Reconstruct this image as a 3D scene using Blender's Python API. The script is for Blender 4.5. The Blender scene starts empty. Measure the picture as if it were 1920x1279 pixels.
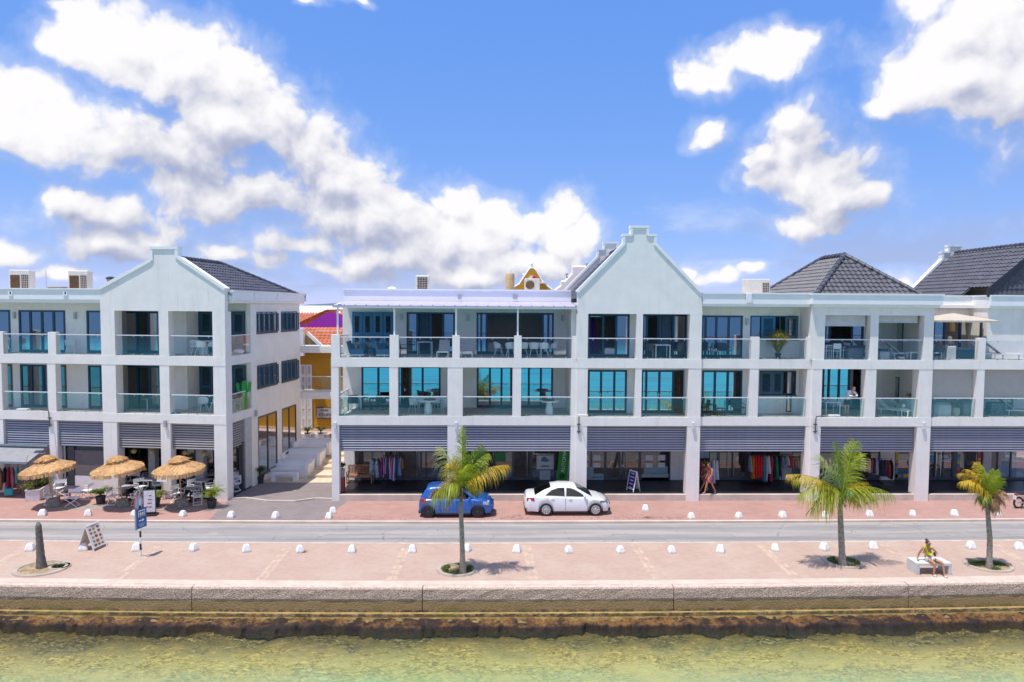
import bpy, math, random
from math import sin, cos, pi, radians, sqrt, atan2, asin
from mathutils import Vector, Matrix
SC = bpy.context.scene
COL = SC.collection
rnd = random.Random(7)

# ------------------------------------------------------------------ camera
FOC, CAM_D, CAM_H = 1280.0, 36.57, 10.5
TH, PS, RO = radians(2.85), radians(1.47), 0.0063
_fh = Vector((sin(PS), cos(PS), 0)); _z = Vector((0, 0, 1)); _r = Vector((cos(PS), -sin(PS), 0))
CF = cos(TH) * _fh - sin(TH) * _z; _u = sin(TH) * _fh + cos(TH) * _z
CR = cos(RO) * _r + sin(RO) * _u; CU = -sin(RO) * _r + cos(RO) * _u
CP = Vector((0, -CAM_D, CAM_H))
cam = bpy.data.cameras.new('camera'); cam.sensor_width = 36; cam.lens = FOC / 1920 * 36
cam.clip_start = 0.1; cam.clip_end = 20000
camo = bpy.data.objects.new('camera', cam); COL.objects.link(camo)
camo.matrix_world = Matrix(((CR.x, CU.x, -CF.x, CP.x), (CR.y, CU.y, -CF.y, CP.y), (CR.z, CU.z, -CF.z, CP.z), (0, 0, 0, 1)))
SC.camera = camo

def ray(px, py): return CF + CR * ((px - 960) / FOC) + CU * ((639.5 - py) / FOC)
def at(px, py, Y=0.0):
    d = ray(px, py); return CP + d * ((Y + CAM_D) / d.y)
def gnd(px, py, z=0.0):
    d = ray(px, py); return CP + d * ((z - CAM_H) / d.z)

class Frame:
    """a building's own axes: origin on the ground, turned by a about z"""
    def __init__(s, o, a):
        s.o = Vector(o); s.a = a; s.ex = Vector((cos(a), sin(a), 0)); s.ey = Vector((-sin(a), cos(a), 0))
    def loc(s, p):
        d = p - s.o; return Vector((d.dot(s.ex), d.dot(s.ey), d.z))
    def wor(s, p): return s.o + s.ex * p[0] + s.ey * p[1] + Vector((0, 0, p[2]))
    def aty(s, px, py, y):
        d = ray(px, py); t = (y - (CP - s.o).dot(s.ey)) / d.dot(s.ey); return s.loc(CP + d * t)
    def atx(s, px, py, x):
        d = ray(px, py); t = (x - (CP - s.o).dot(s.ex)) / d.dot(s.ex); return s.loc(CP + d * t)

# ------------------------------------------------------------------ light
SUN_EL, SUN_AZ_VEC = radians(73.5), Vector((-0.235, -0.165, 0)).normalized()   # sun stands high, to the left and a little to the front
sd = Vector((SUN_AZ_VEC.x * cos(SUN_EL), SUN_AZ_VEC.y * cos(SUN_EL), sin(SUN_EL)))
sun = bpy.data.lights.new('sun', 'SUN'); sun.energy = 3.35; sun.angle = radians(0.5); sun.color = (1.0, 0.955, 0.88)
suno = bpy.data.objects.new('sun', sun); COL.objects.link(suno)
suno.rotation_mode = 'QUATERNION'; suno.rotation_quaternion = sd.to_track_quat('Z', 'Y'); suno.location = (-40, -30, 60)
SC.view_settings.view_transform = 'Standard'; SC.view_settings.look = 'None'
SC.view_settings.exposure = 0.56; SC.view_settings.gamma = 1; SC.view_settings.use_curve_mapping = False
SC.cycles.max_bounces = 10; SC.cycles.diffuse_bounces = 6; SC.cycles.glossy_bounces = 4; SC.cycles.transmission_bounces = 6
SC.cycles.transparent_max_bounces = 24; SC.cycles.caustics_reflective = False; SC.cycles.caustics_refractive = False
SC.cycles.use_denoising = True
SC.cycles.sample_clamp_indirect = 6

# ------------------------------------------------------------------ world: clear sky with cumulus clouds
W = bpy.data.worlds.new('World'); SC.world = W; W.use_nodes = True
wt = W.node_tree; wt.nodes.clear()
def N(t, typ, **kw):
    n = t.nodes.new(typ)
    for k, v in kw.items(): setattr(n, k, v)
    return n
def MA(t, op, a, b=None, c=None, clamp=False):
    n = N(t, 'ShaderNodeMath', operation=op, use_clamp=clamp)
    for i, q in enumerate((a, b, c)):
        if q is None: continue
        if isinstance(q, (int, float)): n.inputs[i].default_value = q
        else: t.links.new(q, n.inputs[i])
    return n.outputs[0]
def VM(t, op, a, b=None, c=None):
    n = N(t, 'ShaderNodeVectorMath', operation=op)
    for i, q in enumerate((a, b, c)):
        if q is None: continue
        if isinstance(q, (tuple, list)): n.inputs[i].default_value = q
        else: t.links.new(q, n.inputs[i])
    return n.outputs['Value'] if op in ('LENGTH', 'DISTANCE', 'DOT_PRODUCT') else n.outputs[0]
def MR(t, v, a, b, c=0.0, d=1.0, interp='SMOOTHSTEP'):
    n = N(t, 'ShaderNodeMapRange', interpolation_type=interp); t.links.new(v, n.inputs[0])
    for i, q in enumerate((a, b, c, d)): n.inputs[i + 1].default_value = q
    return n.outputs[0]
def MX(t, f, a, b, blend='MIX'):
    n = N(t, 'ShaderNodeMix', data_type='RGBA', blend_type=blend)
    for i, q in ((0, f), (6, a), (7, b)):
        if isinstance(q, (int, float)): n.inputs[i].default_value = q
        elif isinstance(q, (tuple, list)): n.inputs[i].default_value = tuple(q) + ((1,) if len(q) == 3 else ())
        else: t.links.new(q, n.inputs[i])
    return n.outputs[2]
def NZ(t, vec, scale, detail=4, rough=0.5, dist=0.0, dim='3D'):
    n = N(t, 'ShaderNodeTexNoise', noise_dimensions=dim)
    if vec is not None: t.links.new(vec, n.inputs['Vector'])
    n.inputs['Scale'].default_value = scale; n.inputs['Detail'].default_value = detail
    n.inputs['Roughness'].default_value = rough; n.inputs['Distortion'].default_value = dist
    return n.outputs[0]

# where the cumulus stand: (px, py, half width, half height, weight) of the photograph, kept as azimuth / elevation
PUFFS = [
 # high bank on the left
 (165, 30, 55, 60, 1), (240, 80, 100, 70, 1), (340, 110, 125, 72, 1), (435, 135, 80, 58, 1), (150, 95, 40, 40, .7), (110, 0, 40, 30, .6),
 # long diagonal bank
 (10, 190, 60, 50, 1), (60, 235, 110, 70, 1), (190, 275, 140, 58, 1), (330, 295, 150, 68, 1), (430, 240, 90, 60, 1), (510, 235, 80, 75, 1), (570, 300, 105, 90, 1), (650, 355, 105, 80, 1),
 (470, 360, 190, 60, 1), (330, 345, 120, 40, .9), (730, 420, 120, 70, 1), (620, 420, 150, 55, .95), (870, 450, 170, 70, .95), (700, 490, 240, 50, .9), (560, 455, 120, 40, .85),
 # bright puffs above the roofs
 (850, 385, 75, 42, 1), (920, 420, 85, 55, 1), (1045, 395, 62, 52, 1), (1078, 450, 52, 45, 1), (985, 420, 70, 40, 1), (990, 490, 130, 50, .9), (800, 380, 35, 25, .9), (880, 520, 180, 35, .85),
 (200, 405, 110, 45, 1), (125, 375, 60, 32, .95), (290, 440, 70, 32, 1), (230, 455, 90, 35, .85), (20, 478, 50, 20, .8), (440, 480, 75, 24, .8), (500, 485, 50, 38, .9), (600, 505, 90, 34, .8), (400, 520, 100, 25, .7), (120, 515, 70, 18, .65),
 # right side
 (1420, 120, 100, 42, .95), (1330, 150, 60, 36, .8), (1480, 92, 52, 38, .95), (1285, 155, 30, 22, .6), (1325, 245, 48, 34, .85),
 (1425, 285, 42, 24, 1), (1490, 265, 70, 68, 1), (1535, 320, 95, 60, 1), (1570, 375, 90, 58, .95), (1482, 215, 42, 34, 1), (1500, 420, 110, 50, .6), (1620, 370, 45, 35, .8),
 (1850, 60, 130, 100, 1), (1800, 140, 100, 52, .95), (1900, 165, 100, 55, .95), (1720, 10, 55, 35, .9), (1990, 100, 150, 120, 1), (1670, 195, 36, 30, .6),
 (1350, 520, 55, 24, .75), (1290, 512, 28, 22, .8), (1400, 505, 30, 20, .7), (670, 5, 40, 14, .5), (590, 12, 40, 10, .35), (1700, 520, 80, 18, .4),
]
def azel(px, py):
    d = ray(px, py).normalized(); return atan2(d.x, d.y), asin(d.z)
cg = bpy.data.node_groups.new('cumulus', 'ShaderNodeTree')
cg.interface.new_socket('uv', in_out='INPUT', socket_type='NodeSocketVector')
cg.interface.new_socket('density', in_out='OUTPUT', socket_type='NodeSocketFloat')
gi, go = N(cg, 'NodeGroupInput'), N(cg, 'NodeGroupOutput')
uv = gi.outputs[0]
wn = N(cg, 'ShaderNodeTexNoise', noise_dimensions='2D'); cg.links.new(uv, wn.inputs['Vector']); wn.inputs['Scale'].default_value = 9; wn.inputs['Detail'].default_value = 3
wv = VM(cg, 'MULTIPLY_ADD', wn.outputs['Color'], (0.09, 0.06, 0), uv)
wv = VM(cg, 'ADD', wv, (-0.045, -0.03, 0))
acc = None
for (px, py, hx, hy, wgt) in PUFFS:
    u0, v0 = azel(px, py); sx, sy = 1 / (hx * 1.12 / FOC), 1 / (hy * 1.12 / FOC)
    q = VM(cg, 'MULTIPLY_ADD', wv, (sx, sy, 0), (-u0 * sx, -v0 * sy, 0))
    q = VM(cg, 'LENGTH', q)
    q = MA(cg, 'ADD', q, (1 - wgt) * 0.6)
    acc = q if acc is None else MA(cg, 'SMOOTH_MIN', acc, q, 0.22)
# scattered clouds over the rest of the dome, kept away from the part that the list above describes
du, dv = azel(960, 250)
far = VM(cg, 'LENGTH', VM(cg, 'MULTIPLY_ADD', uv, (1 / 0.95, 1 / 0.62, 0), (-du / 0.95, -dv / 0.62, 0)))
gen = NZ(cg, VM(cg, 'MULTIPLY', uv, (1, 1.6, 0)), 2.6, 2, 0.5, 0, '2D')
gen = MR(cg, gen, 0.42, 0.66, 1.7, 0.2)
gen = MA(cg, 'ADD', gen, MR(cg, far, 0.9, 1.15, 2.0, 0.0))
acc = MA(cg, 'SMOOTH_MIN', acc, gen, 0.2)
field = MA(cg, 'SUBTRACT', 1.0, acc)
n1 = NZ(cg, uv, 9, 10, 0.50, 0.15, '2D')
vor = N(cg, 'ShaderNodeTexVoronoi', feature='SMOOTH_F1', voronoi_dimensions='2D'); vor.inputs['Scale'].default_value = 34; vor.inputs['Smoothness'].default_value = 0.6
vor.inputs['Detail'].default_value = 2.5; vor.inputs['Roughness'].default_value = 0.55
cg.links.new(VM(cg, 'MULTIPLY_ADD', wn.outputs['Color'], (0.05, 0.05, 0), uv), vor.inputs['Vector'])
dens = MA(cg, 'ADD', field, MA(cg, 'MULTIPLY', MA(cg, 'SUBTRACT', n1, 0.5), 1.15))
dens = MA(cg, 'ADD', dens, MA(cg, 'MULTIPLY', MA(cg, 'SUBTRACT', 0.42, vor.outputs['Distance']), 0.26))
cg.links.new(dens, go.inputs[0])

tc = N(wt, 'ShaderNodeTexCoord'); sep = N(wt, 'ShaderNodeSeparateXYZ'); wt.links.new(tc.outputs['Generated'], sep.inputs[0])
uu = MA(wt, 'ARCTAN2', sep.outputs[0], sep.outputs[1]); vv = MA(wt, 'ARCSINE', sep.outputs[2])
cmb = N(wt, 'ShaderNodeCombineXYZ'); wt.links.new(uu, cmb.inputs[0]); wt.links.new(vv, cmb.inputs[1])
def cloud(off):
    g = N(wt, 'ShaderNodeGroup'); g.node_tree = cg
    v = cmb.outputs[0] if off is None else VM(wt, 'ADD', cmb.outputs[0], off)
    wt.links.new(v, g.inputs[0]); return g.outputs[0]
d0, d1, d2 = cloud(None), cloud((-0.010, 0.020, 0)), cloud((-0.080, 0.120, 0))
soft = MA(wt, 'ADD', 0.42, MA(wt, 'MULTIPLY', MA(wt, 'SUBTRACT', d2, d0, clamp=True), 0.95))      # bases melt into the blue, tops stay crisp
alpha = MA(wt, 'DIVIDE', MA(wt, 'ADD', d0, 0.05), soft, clamp=True); alpha = MR(wt, alpha, 0.0, 1.0)
wisp = MR(wt, d0, -0.45, 0.30, 0, 0.34)
veil = NZ(wt, VM(wt, 'MULTIPLY', cmb.outputs[0], (1, 3.2, 0)), 4.5, 6, .6, .4, '2D')      # thin low cloud all round the horizon
veil = MA(wt, 'MULTIPLY', MR(wt, veil, .40, .70, 0, .55), MR(wt, vv, .20, .03))
wisp = MA(wt, 'MAXIMUM', wisp, veil)
alpha = MA(wt, 'MAXIMUM', alpha, wisp)
alpha = MA(wt, 'MULTIPLY', alpha, MR(wt, vv, 0.0, 0.03))
rel = MA(wt, 'ADD', MA(wt, 'MULTIPLY', MA(wt, 'SUBTRACT', d0, d1), 1.05), MA(wt, 'MULTIPLY', MA(wt, 'SUBTRACT', d0, d2), 0.50))
lit = MA(wt, 'SUBTRACT', MA(wt, 'ADD', rel, 0.52), MA(wt, 'MULTIPLY', MR(wt, d0, 0.15, 1.1), 0.16))
lit = MR(wt, lit, -0.25, 1.35, interp='SMOOTHSTEP')
sky = N(wt, 'ShaderNodeTexSky', sky_type='NISHITA'); sky.sun_disc = False; sky.sun_elevation = SUN_EL
sky.sun_rotation = atan2(sd.x, sd.y); sky.altitude = 20; sky.air_density = 0.6; sky.dust_density = 0.0; sky.ozone_density = 2.0
KX = 0.09 * 2 ** 0.56                              # display value of a radiance of 1
sc_ = N(wt, 'ShaderNodeSeparateColor'); wt.links.new(sky.outputs[0], sc_.inputs[0]); cc_ = N(wt, 'ShaderNodeCombineColor')
for i, (gain, ex) in enumerate(((.66, .68), (.665, .40), (1.03, .16))):   # the camera's tone curve for the blue of the whole dome
    q = MA(wt, 'POWER', MA(wt, 'MULTIPLY', sc_.outputs[i], KX), ex); wt.links.new(MA(wt, 'MULTIPLY', q, gain / KX), cc_.inputs[i])
CL_HI, CL_LO = tuple(q / KX for q in (1.0, .985, 1.0)), tuple(q / KX for q in (.40, .44, .62))
ccol = MX(wt, lit, CL_LO, CL_HI)
fin = MX(wt, alpha, cc_.outputs[0], ccol)
bg = N(wt, 'ShaderNodeBackground'); wt.links.new(fin, bg.inputs[0]); bg.inputs[1].default_value = 0.09
ow = N(wt, 'ShaderNodeOutputWorld'); wt.links.new(bg.outputs[0], ow.inputs[0])
W.cycles.sampling_method = 'MANUAL'; W.cycles.sample_map_resolution = 1024

# ------------------------------------------------------------------ materials
_m = {}
def mat(name, col=(.8, .8, .8), rough=.6, metal=0.0, var=.08, nscale=3.0, bump=0.0, bscale=40.0, spec=.5, streak=0.0, trans=0.0, coat=0.0, sheen=0.0, emit=None):
    if name in _m: return _m[name]
    m = bpy.data.materials.new(name); m.use_nodes = True; t = m.node_tree
    b = t.nodes['Principled BSDF']; b.inputs['Roughness'].default_value = rough; b.inputs['Metallic'].default_value = metal
    b.inputs['Specular IOR Level'].default_value = spec
    if coat: b.inputs['Coat Weight'].default_value = coat; b.inputs['Coat Roughness'].default_value = 0.05
    tcn = N(t, 'ShaderNodeTexCoord'); ov = tcn.outputs['Object']
    nz = NZ(t, ov, nscale, 5, .6)
    f = MR(t, nz, .3, .7, 0, 1)
    c = MX(t, f, tuple(q * (1 - var) for q in col), tuple(min(1, q * (1 + var * .6)) for q in col))
    if streak:
        sv = VM(t, 'MULTIPLY', ov, (3.0, 3.0, .22)); st = NZ(t, sv, 1.6, 6, .65)
        st = MR(t, st, .50, .80, 0, streak)
        c = MX(t, st, c, tuple(q * k for q, k in zip(col, (.66, .64, .60))))
    t.links.new(c, b.inputs['Base Color'])
    if bump:
        bn = N(t, 'ShaderNodeBump'); bn.inputs['Strength'].default_value = bump; bn.inputs['Distance'].default_value = 0.02
        t.links.new(NZ(t, ov, bscale, 3, .6), bn.inputs['Height']); t.links.new(bn.outputs[0], b.inputs['Normal'])
    if trans:
        tr = N(t, 'ShaderNodeBsdfTranslucent'); t.links.new(c, tr.inputs[0])
        mx = N(t, 'ShaderNodeMixShader'); mx.inputs[0].default_value = trans
        t.links.new(b.outputs[0], mx.inputs[1]); t.links.new(tr.outputs[0], mx.inputs[2])
        t.links.new(mx.outputs[0], t.nodes['Material Output'].inputs[0])
    if emit:
        b.inputs['Emission Color'].default_value = emit[:3] + (1,); b.inputs['Emission Strength'].default_value = emit[3]
    _m[name] = m; return m
def glass(name, tint, refl0, refl1, rough=0.0, wav=0.0, rcol=(1, 1, 1)):
    if name in _m: return _m[name]
    m = bpy.data.materials.new(name); m.use_nodes = True; t = m.node_tree; t.nodes.remove(t.nodes['Principled BSDF'])
    tr = N(t, 'ShaderNodeBsdfTransparent'); tr.inputs[0].default_value = tint + (1,)
    gl = N(t, 'ShaderNodeBsdfGlossy'); gl.inputs['Roughness'].default_value = rough; gl.inputs[0].default_value = rcol + (1,)
    if wav:
        tcn = N(t, 'ShaderNodeTexCoord'); bn = N(t, 'ShaderNodeBump'); bn.inputs['Strength'].default_value = wav; bn.inputs['Distance'].default_value = .01
        t.links.new(NZ(t, tcn.outputs['Object'], 1.3, 1, .4), bn.inputs['Height']); t.links.new(bn.outputs[0], gl.inputs['Normal'])
    lw = N(t, 'ShaderNodeLayerWeight'); lw.inputs[0].default_value = .35
    f = MR(t, lw.outputs['Facing'], 0, 1, refl0, refl1, 'LINEAR')
    mx = N(t, 'ShaderNodeMixShader'); t.links.new(f, mx.inputs[0]); t.links.new(tr.outputs[0], mx.inputs[1]); t.links.new(gl.outputs[0], mx.inputs[2])
    t.links.new(mx.outputs[0], t.nodes['Material Output'].inputs[0]); _m[name] = m; return m

# ------------------------------------------------------------------ mesh builder
class MB:
    def __init__(s): s.v = []; s.f = []; s.mi = []; s.cur = 0
    def _add(s, vs, fs):
        o = len(s.v); s.v += [tuple(q) for q in vs]
        for f in fs: s.f.append(tuple(i + o for i in f)); s.mi.append(s.cur)
        return s
    def box(s, x0, x1, y0, y1, z0, z1):
        if x0 > x1: x0, x1 = x1, x0
        if y0 > y1: y0, y1 = y1, y0
        if z0 > z1: z0, z1 = z1, z0
        return s._add([(x0, y0, z0), (x1, y0, z0), (x1, y1, z0), (x0, y1, z0), (x0, y0, z1), (x1, y0, z1), (x1, y1, z1), (x0, y1, z1)],
                      [(0, 3, 2, 1), (4, 5, 6, 7), (0, 1, 5, 4), (1, 2, 6, 5), (2, 3, 7, 6), (3, 0, 4, 7)])
    def cbox(s, c, sz, rot=None):
        hx, hy, hz = (q / 2 for q in sz); R = rot or Matrix.Identity(3); c = Vector(c)
        vs = [c + R @ Vector((a * hx, b * hy, d * hz)) for d in (-1, 1) for (a, b) in ((-1, -1), (1, -1), (1, 1), (-1, 1))]
        return s._add(vs, [(0, 3, 2, 1), (4, 5, 6, 7), (0, 1, 5, 4), (1, 2, 6, 5), (2, 3, 7, 6), (3, 0, 4, 7)])
    def bbox(s, x0, x1, y0, y1, z0, z1, b):
        """box with chamfered vertical and top edges"""
        def ring(i, z): return [(x0 + i + b, y0 + i, z), (x1 - i - b, y0 + i, z), (x1 - i, y0 + i + b, z), (x1 - i, y1 - i - b, z), (x1 - i - b, y1 - i, z), (x0 + i + b, y1 - i, z), (x0 + i, y1 - i - b, z), (x0 + i, y0 + i + b, z)]
        return s.loft([ring(0, z0), ring(0, z1 - b), ring(b * .8, z1)], True, True)
    def quad(s, a, b, c, d): return s._add([a, b, c, d], [(0, 1, 2, 3)])
    def poly(s, pts): return s._add(pts, [tuple(range(len(pts)))])
    def prism(s, pts, d):
        """closed outline pts (3D) pushed along d"""
        n = len(pts); d = Vector(d); a = [Vector(p) for p in pts]; b = [p + d for p in a]
        return s._add(a + b, [tuple(range(n))[::-1], tuple(range(n, 2 * n))] + [(i, (i + 1) % n, (i + 1) % n + n, i + n) for i in range(n)])
    def loft(s, rings, cap0=False, cap1=False, closed=True):
        n = len(rings[0]); vs = [p for r in rings for p in r]; fs = []
        for k in range(len(rings) - 1):
            for i in range(n if closed else n - 1):
                j = (i + 1) % n; fs.append((k * n + i, k * n + j, (k + 1) * n + j, (k + 1) * n + i))
        if cap0: fs.append(tuple(range(n))[::-1])
        if cap1: fs.append(tuple(range((len(rings) - 1) * n, len(rings) * n)))
        return s._add(vs, fs)
    def tube(s, pts, rad, n=6, caps=True):
        pts = [Vector(p) for p in pts]; rs = rad if isinstance(rad, (list, tuple)) else [rad] * len(pts); rings = []
        up = None
        for i, p in enumerate(pts):
            t = (pts[min(i + 1, len(pts) - 1)] - pts[max(i - 1, 0)])
            t = t.normalized() if t.length > 1e-9 else Vector((0, 0, 1))
            if up is None: up = Vector((0, 0, 1)) if abs(t.z) < .9 else Vector((1, 0, 0))
            a = t.cross(up)
            if a.length < 1e-6: a = t.cross(Vector((0, 1, 0)))
            a.normalize(); b = a.cross(t); up = b
            rings.append([p + (a * cos(2 * pi * k / n) + b * sin(2 * pi * k / n)) * rs[i] for k in range(n)])
        return s.loft(rings, caps, caps)
    def lathe(s, prof, n=16, c=(0, 0, 0), cap=True):
        c = Vector(c); rings = [[c + Vector((r * cos(2 * pi * k / n), r * sin(2 * pi * k / n), z)) for k in range(n)] for r, z in prof]
        return s.loft(rings, cap, cap)
    def ell(s, c, r, n=12, m=8, rot=None):
        c = Vector(c); R = rot or Matrix.Identity(3); rings = []
        for j in range(1, m):
            a = -pi / 2 + pi * j / m
            rings.append([c + R @ Vector((r[0] * cos(a) * cos(2 * pi * k / n), r[1] * cos(a) * sin(2 * pi * k / n), r[2] * sin(a))) for k in range(n)])
        o = len(s.v); s.loft(rings)
        b = len(s.v); s.v += [tuple(c + R @ Vector((0, 0, -r[2]))), tuple(c + R @ Vector((0, 0, r[2])))]
        for k in range(n):
            s.f.append((o + (k + 1) % n, o + k, b)); s.mi.append(s.cur)
            s.f.append((o + (m - 2) * n + k, o + (m - 2) * n + (k + 1) % n, b + 1)); s.mi.append(s.cur)
        return s
    def sheet(s, fn, nu, nv):
        """grid surface fn(u, v)"""
        vs = [fn(i / nu, j / nv) for j in range(nv + 1) for i in range(nu + 1)]; w = nu + 1
        return s._add(vs, [(j * w + i, j * w + i + 1, (j + 1) * w + i + 1, (j + 1) * w + i) for j in range(nv) for i in range(nu)])
    def mesh(s, name, mats, smooth=None):
        me = bpy.data.meshes.new(name); me.from_pydata(s.v, [], s.f)
        for m in (mats if isinstance(mats, (list, tuple)) else [mats]): me.materials.append(m)
        if any(s.mi): me.polygons.foreach_set('material_index', s.mi)
        if smooth: me.shade_smooth(); me.set_sharp_from_angle(angle=radians(smooth))
        me.update(); return me
    def build(s, name, mats, parent=None, smooth=None, loc=None, rotz=None):
        o = bpy.data.objects.new(name, s.mesh(name, mats, smooth)); COL.objects.link(o)
        if parent is not None: o.parent = parent
        if loc is not None: o.location = loc
        if rotz is not None: o.rotation_euler = (0, 0, rotz)
        return o
def tag(o, label=None, cat=None, group=None, kind=None):
    if label: o['label'] = label
    if cat: o['category'] = cat
    if group: o['group'] = group
    if kind: o['kind'] = kind
    return o
def thing(name, label, cat, loc=(0, 0, 0), rotz=0.0, group=None):
    o = bpy.data.objects.new(name, None); o.empty_display_size = .2; COL.objects.link(o); o.location = loc; o.rotation_euler = (0, 0, rotz)
    return tag(o, label, cat, group)
def put(name, me, parent=None, loc=(0, 0, 0), rot=None):
    o = bpy.data.objects.new(name, me); COL.objects.link(o); o.location = loc
    if parent is not None: o.parent = parent
    if rot is not None: o.rotation_euler = rot
    return o
KIDS = {}
def _copy(o, parent):
    c = o.copy(); COL.objects.link(c); c.parent = parent; KIDS[c.name] = []
    if parent is not None: KIDS.setdefault(parent.name, []).append(c)
    for ch in list(KIDS.get(o.name) or o.children): _copy(ch, c)
    return c
def dup(root, loc, rotz=0.0, label=None, group=None, scale=None):
    r = _copy(root, None); r.location = loc; r.rotation_euler = (0, 0, rotz)
    if label: r['label'] = label
    if group: r['group'] = group
    if scale: r.scale = (scale,) * 3
    return r
class Proto:
    """first call hands out the built thing itself, later calls copy it with its parts"""
    def __init__(s, fn): s.fn = fn; s.o = None
    def __call__(s, loc, rotz, label, group=None, scale=None):
        if s.o is None:
            s.o = s.fn(); s.o.location = loc; s.o.rotation_euler = (0, 0, rotz); tag(s.o, label, None, group)
            if scale: s.o.scale = (scale,) * 3
            return s.o
        r = dup(s.o, loc, rotz, label, group, scale)
        if not scale: r.scale = (1, 1, 1)
        if not group and 'group' in r: del r['group']
        return r
# ================================================================== SETTING
def bend(x, y0, kl, kr):
    d = max(-32, min(32, x - 2)); return y0 + (kl if d < 0 else kr) * d * d
ROAD_N = lambda x: bend(x, -6.62, .00095, .0005)
ROAD_F = lambda x: bend(x, -3.62, .0006, .0004)
COPE = lambda x: bend(x, -11.28, .0011, .0009)
XS = [-150, -110, -80] + [-60 + 2 * i for i in range(61)] + [80, 110, 150]

def brick_mat(name, c1, c2, mortar, scale, stain=.18, warm=(.60, .50, .44)):
    m = bpy.data.materials.new(name); m.use_nodes = True; t = m.node_tree; b = t.nodes['Principled BSDF']; b.inputs['Roughness'].default_value = .85
    g = N(t, 'ShaderNodeNewGeometry'); v = g.outputs['Position']
    br = N(t, 'ShaderNodeTexBrick'); t.links.new(v, br.inputs['Vector']); br.inputs['Scale'].default_value = scale
    br.inputs['Color1'].default_value = c1 + (1,); br.inputs['Color2'].default_value = c2 + (1,); br.inputs['Mortar'].default_value = mortar + (1,)
    br.inputs['Mortar Size'].default_value = .015; br.inputs['Brick Width'].default_value = .42; br.inputs['Row Height'].default_value = .2
    n1 = NZ(t, v, .55, 6, .62); n2 = NZ(t, v, 4.5, 6, .7)
    c = MX(t, MR(t, n1, .38, .68, 0, stain * 2), br.outputs['Color'], warm)
    c = MX(t, MR(t, n2, .5, .78, 0, stain * 1.6), c, tuple(q * .55 for q in c1))
    sp = NZ(t, v, 26, 4, .7); c = MX(t, MR(t, sp, .64, .72, 0, .30), c, (.16, .13, .11))
    t.links.new(c, b.inputs['Base Color'])
    bn = N(t, 'ShaderNodeBump'); bn.inputs['Strength'].default_value = .35; bn.inputs['Distance'].default_value = .006
    t.links.new(br.outputs['Fac'], bn.inputs['Height']); bn.invert = True; t.links.new(bn.outputs[0], b.inputs['Normal'])
    return m
M_PROM = brick_mat('promenade_pavers', (.475, .325, .258), (.425, .298, .24), (.38, .275, .225), 1.9, .22, (.50, .40, .32))
M_PAVE = brick_mat('pink_pavers', (.44, .235, .195), (.37, .205, .175), (.33, .22, .19), 1.0, .15, (.46, .32, .27))
M_GREY = brick_mat('grey_pavers', (.25, .205, .20), (.21, .178, .175), (.17, .14, .14), 1.0, .14, (.30, .25, .23))
M_CONC = mat('pale_concrete', (.62, .52, .44), .85, var=.14, nscale=2.0, bump=.2)
M_KERB = mat('kerb_concrete', (.60, .50, .43), .85, var=.14, nscale=1.2, bump=.2)

def road_mat():
    m = bpy.data.materials.new('worn_asphalt'); m.use_nodes = True; t = m.node_tree; b = t.nodes['Principled BSDF']; b.inputs['Roughness'].default_value = .82
    g = N(t, 'ShaderNodeNewGeometry'); v = g.outputs['Position']; s = N(t, 'ShaderNodeSeparateXYZ'); t.links.new(v, s.inputs[0])
    lane = VM(t, 'MULTIPLY', v, (.12, 1.5, 1)); n0 = NZ(t, lane, 1.6, 5, .6); n1 = NZ(t, v, 1.1, 7, .65); n2 = NZ(t, v, 90, 2, .7)
    c = MX(t, MR(t, n0, .35, .68), (.285, .268, .262), (.39, .365, .35))
    c = MX(t, MR(t, n1, .52, .74, 0, .55), c, (.44, .40, .37))
    # sand blown along both edges, oil-darkened wheel tracks
    e = MA(t, 'ABSOLUTE', MA(t, 'ADD', s.outputs[1], 5.05)); c = MX(t, MR(t, e, 1.0, 1.62, 0, .75), c, (.43, .365, .315))
    k = MA(t, 'ABSOLUTE', MA(t, 'SUBTRACT', MA(t, 'ABSOLUTE', MA(t, 'ADD', s.outputs[1], 5.1)), .72)); c = MX(t, MR(t, k, .35, .05, 0, .38), c, (.15, .14, .145))
    cr = N(t, 'ShaderNodeTexVoronoi', feature='DISTANCE_TO_EDGE'); t.links.new(VM(t, 'MULTIPLY_ADD', NZ(t, v, 2.2, 4, .6), (.5, .5, 0), v), cr.inputs['Vector']); cr.inputs['Scale'].default_value = .42
    c = MX(t, MA(t, 'MULTIPLY', MR(t, cr.outputs['Distance'], .012, .003), MR(t, n1, .45, .6, 0, .5)), c, (.08, .075, .07))
    c = MX(t, MR(t, n2, .35, .7, 0, .28), c, (.12, .11, .105)); t.links.new(c, b.inputs['Base Color'])
    bn = N(t, 'ShaderNodeBump'); bn.inputs['Strength'].default_value = .3; bn.inputs['Distance'].default_value = .01
    t.links.new(n2, bn.inputs['Height']); t.links.new(bn.outputs[0], b.inputs['Normal']); return m

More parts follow.
